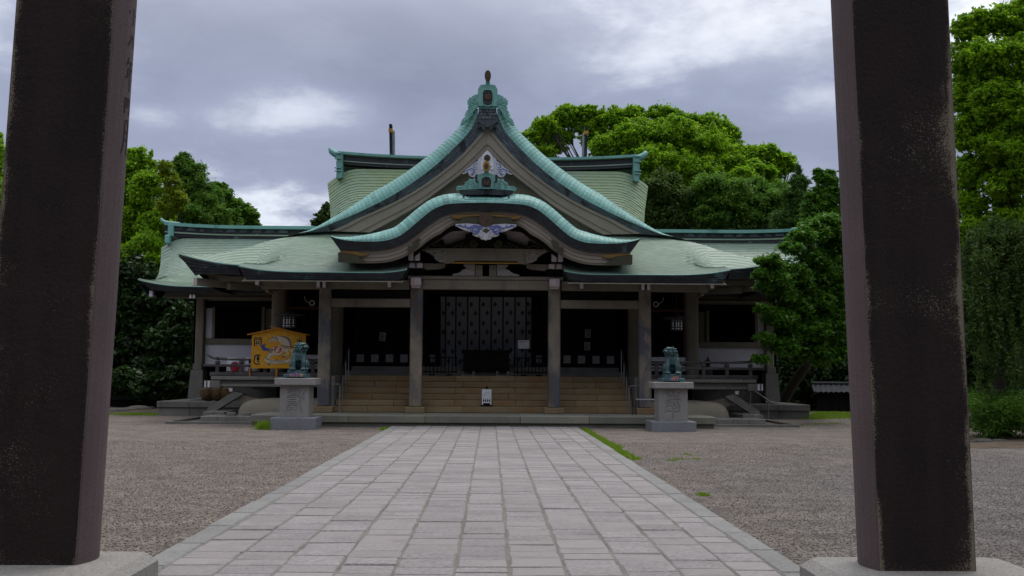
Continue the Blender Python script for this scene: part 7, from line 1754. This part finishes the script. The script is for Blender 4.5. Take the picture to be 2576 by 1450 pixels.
def tree(name, label, cat, group, base, lobes, n, size, m, trunk_r=.25, per=14, limbs=5, fork=.45, rel=.38, mt='bark', aspect=.5, up=.5, shell=.25, trunk_path=None, rnd=1.05, depth=.8):
    base = Vector(base); o = empty(name, base, label, cat, group)
    cl = clumps(lobes, per, rel, depth)
    v, f, ti = leaf_cloud(cl, n, size, aspect, up + .75, rnd, shell); np_mesh('crown', v, f, ti, M[m], o, kind='stuff')
    cs = [at(l_[0], l_[1], l_[4]) for l_ in lobes]; mean = sum(cs, Vector((0, 0, 0))) / len(cs)
    b = MB(); fk = base.lerp(Vector((mean.x, mean.y, mean.z)), fork)
    tp = trunk_path or [base + Vector((0, 0, -.1)), base.lerp(fk, .3) + Vector((.1, 0, .1)), base.lerp(fk, .7) + Vector((-.08, .05, 0)), fk]
    tp = crom([Vector(p) for p in tp], 9); b.tube(tp, [trunk_r * (1.25 if i == 0 else 1 - .45 * i / 8) for i in range(9)], 9); b.build('trunk', M[mt], o, smooth=True)
    order = sorted(range(len(cs)), key=lambda i: random.random())[:limbs + 3]
    for i in order:
        c = cs[i]; a = tp[random.choice([6, 7, 8])]; b = MB(); md = a.lerp(c, .5) + Vector((random.uniform(-.3, .3), random.uniform(-.3, .3), random.uniform(-.2, .5)))
        pth = crom([a, md, c + Vector((0, 0, .1))], 8); r0 = trunk_r * random.uniform(.28, .45); b.tube(pth, [r0 * (1 - .85 * q / 7) for q in range(8)], 7)
        for _ in range(5):
            q = pth[random.randint(3, 7)]; lb = lobes[i]; kx = lb[4] / F_; e = c + Vector((random.uniform(-.85, .85) * lb[2] * kx, random.uniform(-.6, .3) * lb[2] * kx, random.uniform(-.5, .85) * lb[3] * kx))
            b.tube(crom([q, q.lerp(e, .5) + Vector((0, 0, .15)), e], 6), [r0 * .35 * (1 - .8 * w / 5) for w in range(6)], 5, cap=False)
        b.build('limb', M[mt], o, smooth=True)
    return o
gp = lambda px, Y: (at(px, 900, Y).x, Y, 0)
LT = 'trees behind the left wing'; RT = 'trees behind the hall on the right'
tree('camphor_tree', 'tall bright green camphor tree beside the left gate pillar', 'tree', LT, gp(330, 47), [(352, 412, 34, 38, 47), (330, 470, 52, 52, 47), (372, 470, 40, 44, 46), (340, 560, 62, 62, 47), (395, 570, 45, 55, 46), (300, 640, 60, 70, 47), (370, 650, 55, 60, 45), (310, 420, 40, 40, 48)], 60000, .085, 'lf_camphor', .35)
tree('feathery_tree', 'yellow green feathery tree leaning out between the camphor and the dark conifer', 'tree', LT, gp(400, 46), [(415, 428, 16, 22, 45), (432, 462, 20, 30, 45), (445, 500, 22, 28, 45), (425, 520, 24, 30, 45), (455, 520, 12, 14, 45)], 16000, .07, 'lf_yellow', .14, per=16, aspect=.28, rnd=1.1)
tree('conifer_tree', 'dark conifer with a pointed top behind the left wing roof', 'tree', LT, gp(470, 52), [(462, 402, 16, 16, 52), (462, 420, 30, 25, 52), (480, 440, 42, 30, 52), (495, 475, 50, 36, 52), (500, 520, 55, 45, 52), (470, 560, 60, 50, 51), (540, 560, 40, 40, 52)], 30000, .11, 'lf_mid', .3, rel=.3, per=20, aspect=.22)
tree('broadleaf_tree', 'rounded green tree to the right of the dark conifer, above the left wing ridge', 'tree', LT, gp(550, 54), [(548, 478, 22, 20, 54), (560, 510, 32, 32, 54), (535, 520, 32, 40, 53), (572, 550, 30, 28, 54)], 14000, .13, 'lf_mid', .25)
tree('broadleaf_tree', 'smallest loose green tree at the right end of the left group, by the sky', 'tree', LT, gp(615, 56), [(592, 515, 16, 14, 56), (608, 535, 26, 22, 56), (636, 548, 16, 16, 56), (600, 560, 34, 22, 56), (640, 568, 18, 10, 56)], 8000, .13, 'lf_mid', .2, shell=.3)
tree('distant_tree', 'small grey green tree peeping out far beyond the left slope of the main gable', 'tree', None, gp(815, 80), [(822, 525, 10, 14, 80), (815, 548, 22, 16, 80), (800, 560, 16, 10, 80), (828, 560, 18, 22, 80)], 5000, .13, 'lf_weep', .2, shell=.3)
tree('camphor_tree', 'green tree at the far left edge, outside the left gate pillar', 'tree', LT, gp(-60, 40), [(-25, 400, 36, 50, 40), (-40, 500, 55, 80, 40), (-60, 640, 70, 90, 40), (-10, 350, 16, 18, 40)], 16000, .13, 'lf_camphor', .3)
tree('evergreen_tree', 'very dark evergreen tree between the left gate pillar and the wing eave', 'tree', LT, gp(330, 43), [(330, 700, 60, 55, 43), (300, 780, 60, 60, 43), (370, 770, 55, 60, 43), (330, 860, 70, 60, 43), (420, 800, 40, 55, 43), (290, 900, 50, 55, 43), (350, 930, 80, 60, 43.5), (270, 960, 50, 60, 43.5), (450, 720, 40, 50, 43.5), (480, 790, 36, 60, 44)], 40000, .12, 'lf_dark', .3)
tree('evergreen_tree', 'low dark evergreen tree close to the corner of the left wing', 'tree', LT, gp(430, 42), [(430, 870, 50, 50, 42), (460, 810, 34, 45, 42), (400, 930, 50, 45, 42), (460, 930, 40, 45, 42), (310, 960, 34, 36, 39.5), (365, 975, 40, 34, 39.3), (430, 970, 40, 40, 39.3), (475, 960, 22, 40, 39.5)], 22000, .12, 'lf_dark', .25)
tree('camphor_tree', 'huge bright camphor tree rising behind the right slope of the main gable', 'tree', RT, gp(1640, 57), [(1345, 345, 32, 24, 56), (1372, 318, 30, 26, 56), (1358, 385, 44, 20, 56), (1395, 355, 34, 34, 57), (1425, 345, 20, 16, 57), (1408, 305, 30, 24, 57), (1428, 292, 36, 26, 57), (1455, 318, 22, 18, 57), (1480, 288, 34, 22, 57), (1490, 330, 34, 40, 57), (1540, 310, 44, 38, 57), (1530, 370, 50, 34, 55), (1590, 300, 40, 30, 57), (1600, 355, 60, 50, 55), (1670, 300, 44, 34, 57), (1690, 350, 66, 55, 55), (1740, 320, 40, 30, 57), (1790, 320, 44, 32, 57), (1830, 350, 32, 34, 57), (1770, 380, 70, 55, 55), (1650, 420, 80, 50, 54), (1740, 440, 80, 45, 54), (1830, 420, 55, 50, 55)], 165000, .08, 'lf_camphor', .5, per=38, limbs=9, rel=.25)
tree('camphor_tree', 'spreading right hand neighbour of the huge camphor, its crown reaching towards the right gate pillar', 'tree', RT, gp(1900, 55), [(1880, 395, 34, 26, 55), (1925, 392, 40, 24, 55), (1970, 405, 30, 20, 55), (1990, 420, 14, 12, 55), (1900, 440, 46, 34, 54), (1945, 430, 36, 22, 55), (1870, 470, 50, 40, 53), (1935, 480, 40, 30, 54)], 24000, .125, 'lf_camphor', .35, shell=.4)
tree('broadleaf_tree', 'dull dark green tree in front of the huge camphor, next to the rear roof corner', 'tree', RT, gp(1690, 50), [(1668, 475, 48, 45, 50), (1640, 540, 30, 40, 50), (1720, 520, 55, 50, 50), (1680, 560, 50, 30, 50)], 26000, .10, 'lf_mid2', .25, aspect=.35)
tree('broadleaf_tree', 'bushy mid green tree above the right wing ridge', 'tree', RT, gp(1840, 49), [(1790, 480, 48, 40, 49), (1850, 500, 60, 45, 49), (1800, 550, 60, 36, 49), (1880, 555, 55, 34, 49), (1920, 530, 36, 34, 49), (1960, 510, 40, 40, 49), (1990, 570, 50, 36, 48), (1900, 480, 40, 30, 50)], 36000, .09, 'lf_mid', .25, aspect=.35)
tree('conifer_tree', 'dark pointed conifer beside the right gate pillar above the wing roof', 'tree', RT, gp(2010, 46), [(2008, 432, 8, 20, 46), (2010, 462, 24, 22, 46), (2000, 495, 36, 26, 46), (2020, 540, 46, 40, 46), (1970, 560, 36, 30, 46)], 15000, .10, 'lf_pine', .2, rel=.3, per=18, aspect=.2)
tree('broadleaf_tree', 'green tree with loose upright sprays directly left of the right gate pillar', 'tree', RT, gp(2150, 44), [(2058, 445, 12, 24, 40), (2085, 460, 22, 30, 40), (2060, 500, 30, 30, 40), (2100, 520, 34, 50, 40), (2050, 550, 34, 36, 40), (2120, 600, 40, 60, 40)], 18000, .10, 'lf_cherry', .12, shell=.35, aspect=.35)
tree('cherry_tree', 'bright leafy cherry tree overhanging the right wing, with a leaning trunk', 'tree', None, (10.9, 38.8, 0), [(2050, 585, 46, 30, 31.2), (2095, 620, 40, 36, 31.7), (1990, 625, 36, 16, 30.5), (2040, 655, 46, 30, 31.1), (1935, 655, 34, 16, 29.6), (1912, 690, 20, 14, 29.5), (1955, 700, 40, 20, 29.7), (1945, 668, 36, 16, 29.9), (1990, 690, 52, 26, 30.5), (2065, 700, 46, 40, 31.3), (1925, 720, 26, 14, 29.7), (1965, 740, 46, 22, 30.2), (2040, 760, 56, 34, 31.1), (2100, 760, 36, 46, 31.8), (1920, 780, 26, 14, 29.6), (1960, 800, 44, 24, 30.1), (2030, 830, 60, 36, 30.9), (2095, 850, 40, 44, 31.7), (1925, 850, 26, 14, 29.7), (1970, 870, 44, 24, 30.2), (1915, 905, 24, 12, 29.6), (2040, 890, 52, 28, 31.1), (2075, 575, 50, 36, 31.5), (2020, 600, 40, 26, 30.8), (2090, 680, 44, 40, 31.6), (2010, 715, 40, 26, 30.7), (2085, 730, 44, 40, 31.6), (2000, 775, 44, 24, 30.6), (2080, 805, 50, 40, 31.5), (1990, 840, 44, 26, 30.5), (2085, 880, 44, 36, 31.6)], 64000, .08, 'lf_cherry', .2, per=20, limbs=9, rel=.34, shell=.0, aspect=.34, up=.8,
     trunk_path=[(10.85, 38.8, -.1), (10.95, 38.2, .8), (11.3, 36.6, 2.0), (10.9, 33.4, 3.6)])
tree('camphor_tree', 'very large camphor tree filling the right edge beyond the right gate pillar', 'tree', None, gp(2620, 27), [(2425, 75, 30, 35, 26), (2470, 60, 40, 36, 26), (2530, 60, 50, 45, 26), (2600, 40, 70, 60, 26), (2420, 150, 36, 44, 26), (2480, 150, 55, 50, 25.5), (2560, 160, 60, 60, 25.5), (2430, 240, 40, 50, 26), (2500, 260, 60, 60, 25.5), (2590, 280, 60, 70, 25), (2430, 340, 42, 44, 26), (2510, 370, 60, 50, 25.5), (2590, 400, 60, 60, 25), (2440, 430, 44, 40, 26), (2530, 470, 60, 46, 25.5), (2440, 520, 46, 36, 26), (2540, 560, 60, 40, 25.5), (2440, 585, 40, 36, 25.5), (2500, 610, 50, 40, 25.2), (2580, 620, 60, 46, 25), (2425, 470, 34, 46, 26.5), (2470, 320, 60, 60, 27), (2560, 330, 70, 70, 27), (2460, 180, 50, 60, 27), (2640, 200, 70, 120, 26), (2650, 460, 70, 120, 26)], 165000, .052, 'lf_camphor', .45, per=38, limbs=10, rel=.25)
# weeping tree
wt = empty('weeping_tree', gp(2520, 24.5), 'weeping tree with hanging strands of dull leaves below the big camphor on the right', 'tree')
cl = clumps([(2470, 610, 40, 40, 24), (2540, 630, 46, 60, 24), (2435, 660, 20, 40, 24), (2590, 620, 50, 70, 24), (2500, 570, 30, 26, 24.2)], 14)
for _ in range(150):
    px = random.uniform(2425, 2620); y0 = random.choice([random.uniform(560, 660), random.uniform(620, 800)]); p = at(px, y0, random.uniform(23.3, 25)); ln = random.uniform(.8, 2.7); k = int(ln / .16); sw = random.uniform(-.06, .06)
    for i in range(k): cl.append((p.x + sw * i, p.y, max(.3, p.z - i * .16), .09, .09, .12, random.random()))
v, f, ti = leaf_cloud(cl, 34000, .055, .32, .1, .9, .2); np_mesh('crown', v, f, ti, M['lf_weep'], wt, kind='stuff')
b = MB(); x0, y0, _ = gp(2520, 24.5); b.tube(crom([(x0, y0, -.1), (x0 - .1, y0, 1.2), (x0 + .1, y0, 2.6), (x0 - .2, y0 - .2, 3.6)], 10), [.2 - .012 * i for i in range(10)], 9); b.build('trunk', M['bark'], wt, smooth=True)
for px, py in ((2440, 620), (2470, 600), (2560, 610), (2500, 590)):
    e = at(px, py, 24); b = MB(); b.tube(crom([(x0, y0, 3.2), Vector((x0, y0, 3.9)).lerp(e, .55) + Vector((0, 0, .3)), e, e + Vector((-.15, 0, -.5))], 12), [.07 * (1 - .8 * i / 11) for i in range(12)], 6); b.build('limb', M['bark'], wt, smooth=True)
# clipped hedge below it
hd_ = empty('hedge', gp(2530, 23.6), 'low dense bamboo-grass hedge at the right edge behind the gate pillar', 'hedge')
cl = []
for _ in range(120): px = random.uniform(2440, 2760); q = at(px, 900, random.uniform(23.3, 25.2)); cl.append((q.x, q.y, random.uniform(.15, .95), .28, .28, .2, float(np.clip(random.gauss(.5, .2), 0, 1))))
v, f, ti = leaf_cloud(cl, 30000, .05, .25, .7, .9, .3); np_mesh('leaves', v, f, ti, M['lf_mid'], hd_, kind='stuff')
# woods closing the view all round
cl = []
for _ in range(330):
    sd_ = random.random()
    if sd_ < .4: px = random.uniform(-250, 480); Y = random.uniform(52, 62); top = random.uniform(560, 960)
    elif sd_ < .85: px = random.uniform(1890, 2750); Y = random.uniform(50, 60); top = random.uniform(560, 960)
    else: px = random.uniform(1300, 1900); Y = random.uniform(58, 64); top = random.uniform(480, 620)
    p = at(px, top, Y); r = random.uniform(1.0, 2.0); cl.append((p.x, p.y, max(.4, p.z), r, r, r * .8, float(np.clip(random.gauss(.35, .2), 0, 1))))
for _ in range(300):
    px = random.choice([random.uniform(-250, 500), random.uniform(1900, 2750)]); Y = random.uniform(47, 51); p = at(px, random.uniform(840, 1000), Y); r = random.uniform(.9, 1.5); cl.append((p.x, p.y, max(.4, p.z), r, r, r, float(np.clip(random.gauss(.3, .2), 0, 1))))
v, f, ti = leaf_cloud(cl, 120000, .18, .5, .5, .8, .3); o = np_mesh('woodland', v, f, ti, M['lf_dark'], None, kind='stuff'); tag(o, 'dark mass of woods far behind the trees on both sides', 'woods')
# unseen woods added at the sides and behind the viewer, cutting low sky light
cl = []
for _ in range(520):
    a = random.uniform(-2.75, 2.75) ; rr = random.uniform(25, 34)
    x, y = rr * math.sin(a) * 1.15, 6 - rr * math.cos(a)
    if y > 19: continue
    z = random.uniform(.5, 14.5); r = random.uniform(1.6, 2.8); cl.append((x, y, z, r, r, r * .85, float(np.clip(random.gauss(.4, .2), 0, 1))))
v, f, ti = leaf_cloud(cl, 60000, .42, .55, .5, .8, .3); o = np_mesh('added_woods', v, f, ti, M['lf_dark'], None, kind='stuff'); tag(o, 'dark woods added out of view round the court to cut low sky light on the fronts', 'woods')
# trees standing close behind the right gate pillar, in shade
tree('evergreen_tree', 'shaded dark tree low behind the right wing platform', 'tree', RT, gp(2060, 43), [(2020, 860, 60, 60, 42.5), (2110, 830, 60, 70, 42.5), (2070, 920, 70, 60, 42.5), (2140, 920, 60, 60, 42.5), (2000, 950, 60, 55, 42.5), (2090, 985, 80, 50, 42.5), (2150, 980, 60, 50, 42.5)], 34000, .12, 'lf_dark', .12)
tree('evergreen_tree', 'shaded dark tree far right between the gate pillar and the hedge', 'tree', RT, gp(2470, 33), [(2440, 720, 40, 60, 33), (2500, 780, 60, 70, 33), (2440, 860, 40, 70, 33), (2520, 900, 60, 70, 33), (2590, 820, 60, 80, 33), (2460, 960, 50, 50, 33), (2540, 640, 70, 60, 34), (2450, 620, 40, 50, 34), (2560, 980, 70, 50, 33)], 32000, .10, 'lf_dark', .15)

# ---- walls and fences closing the court
bw = empty('boundary_wall', (14.0, 41.0, 0), 'low dark plank wall with a tiled roof under the trees on the right', 'wall')
xa, xb = at(2055, 1000, 41).x, at(2420, 1000, 41).x; zt_, zr_ = at(2100, 985, 41).z, at(2100, 966, 41).z
b = MB(); n = 26
for k in range(n):
    x0 = xa + (xb - xa) * k / n; q = MB(); q.bbox((x0 + .004, 41, -.05), (x0 + (xb - xa) / n - .004, 41.06 + random.uniform(0, .01), zt_), .004, random.random()); q.build('plank', M['dkwood'], bw, origin=(x0, 41, 0))
b = MB(); rows = []
nn = 120
for (y, z) in ((40.7, zt_ - .02), (41.05, zr_)):
    rows.append([(xa - .2 + (xb - xa + .4) * i / nn, y, z + .022 * math.sin(i * math.pi * .5)) for i in range(nn + 1)])
b.grid(rows); b.grid([[(p[0], 82.1 - p[1], p[2]) for p in r] for r in rows], flip=True); b.build('tile_roof', M['rooftile'], bw, smooth=False)
b = MB(); b.tube([(xa - .2, 41.05, zr_ + .03), (xb + .2, 41.05, zr_ + .03)], .06, 8); b.build('ridge_tile', M['rooftile'], bw)
wf = empty('wooden_fence', (-15, 40.5, 0), 'dark plank fence under the trees at the far left of the court', 'fence')
xa, xb = at(255, 1000, 40.5).x, at(492, 1000, 40.5).x; zt_ = at(380, 938, 40.5).z; n = 30
for k in range(n):
    x0 = xa + (xb - xa) * k / n; q = MB(); q.bbox((x0 + .004, 40.5 + random.uniform(0, .01), -.05), (x0 + (xb - xa) / n - .004, 40.54, zt_), .004, random.random()); q.build('plank', M['dkwood'], wf, origin=(x0, 40.5, 0))
b = MB(); b.bbox((xa, 40.44, zt_ - .3), (xb, 40.499, zt_ - .2)); b.bbox((xa, 40.44, .3), (xb, 40.499, .42)); b.bbox((xa, 40.42, zt_ + .001), (xb, 40.6, zt_ + .06)); b.build('fence_rail', M['dkwood'], wf)
# leaf litter and earth under the trees
for (nm, px0, px1, Y0, Y1) in (('leaf_litter', 2420, 2900, 21.0, 26), ('leaf_litter', 230, 500, 35.0, 44)):
    b = MB(); rows = []
    for j in range(9):
        Y = Y0 + (Y1 - Y0) * j / 8; rows.append([(at(px0 + (px1 - px0) * i / 12, 1000, Y).x + random.uniform(-.2, .2), Y + random.uniform(-.15, .15) * (1 if 0 < j < 8 else .8), .012 + (.05 * random.random() if 0 < j < 8 and 0 < i < 12 else -.006)) for i in range(13)])
    b.grid(rows); tag(b.build(nm, M['leaflitter']), kind='stuff')
for (px, Y, r) in ((296, 36.5, .35), (322, 37.5, .28), (350, 38.2, .4), (372, 38.8, .3), (2468, 22.6, .2), (2510, 22.8, .16)):
    c = at(px, 1000, Y); bm = bmesh.new(); bmesh.ops.create_icosphere(bm, subdivisions=2, radius=1)
    rk = random.Random(int(px)); b = MB(); b.add([(c.x + v.co.x * r * (1.2 + rk.uniform(-.15, .15)), Y + v.co.y * r, .02 + max(-.05, v.co.z * r * .4 * (1 + rk.uniform(-.15, .15)))) for v in bm.verts], [tuple(v.index for v in f.verts) for f in bm.faces]); bm.free()
    o = b.build('boulder', M['rock'], origin=(c.x, Y, 0), smooth=False); 
    tag(o, {296: 'low boulder nearest the left gate pillar under the dark trees', 322: 'small rock second from the left gate pillar by the dark trees', 350: 'largest of the rocks at the foot of the dark left fence', 372: 'rock closest to the left wing platform under the trees', 2468: 'rounded stone at the foot of the right hedge, by the gate pillar', 2510: 'smaller stone at the foot of the right hedge'}[px], 'rock', 'rocks under the trees')
# grass
def blades(name, spots, n, h, lab=None):
    sp = np.array(spots, float); idx = rng.integers(0, len(sp), n)
    x = sp[idx, 0] + rng.normal(size=n) * sp[idx, 2]; y = sp[idx, 1] + rng.normal(size=n) * sp[idx, 3]
    a = rng.uniform(0, 6.28, n); hh = h * rng.uniform(.4, 1.2, n) * (sp[idx, 4] if sp.shape[1] > 4 else 1); w = .006
    lx, ly = rng.normal(size=n) * .4 * hh, rng.normal(size=n) * .4 * hh
    v = np.stack([np.stack([x - np.cos(a) * w, y - np.sin(a) * w, np.zeros(n)], 1), np.stack([x + np.cos(a) * w, y + np.sin(a) * w, np.zeros(n)], 1), np.stack([x + lx, y + ly, hh], 1)], 1).reshape(-1, 3)
    np_mesh(name, v, np.arange(n * 3).reshape(n, 3), rng.random(n), M['grass'], kind='stuff')
spots = []
for _ in range(150):
    Y = 17.6 + 9.3 * random.random() ** .75; spots.append((2.52 + abs(random.gauss(0, .05)), Y, .035, .06, random.uniform(.6, 1.2)))
blades('grass_strip', spots, 12000, .06)
spots = [(2.60 + random.uniform(0, .12), 12.6 + random.uniform(-.15, .15), .03, .05, .6)] * 3 + [(3.0 + random.uniform(0, .8), 18.5 + random.uniform(-1, 1), .05, .08, .4) for _ in range(4)] + [(-5.42, 26.5, .10, .10, 3.2)] * 14 + [(-2.5, 26.7 + random.uniform(-.5, .5), .05, .1, .8) for _ in range(8)] + [(at(px, 0, Y).x, Y, .15, .12, 1.0) for px, Y in ((2040, 30.5), (2000, 29.5), (1960, 31), (2080, 31))] 
blades('grass_tufts', spots, 3000, .065)
spots = [(at(random.uniform(2000, 2140), 0, Y).x, Y, .25, .2, random.uniform(.5, 1)) for Y in np.linspace(34, 40, 60)] + [(at(random.uniform(285, 420), 0, Y).x, Y, .2, .15, .6) for Y in np.linspace(34.2, 35.5, 24)]
blades('lawn', spots, 16000, .09)
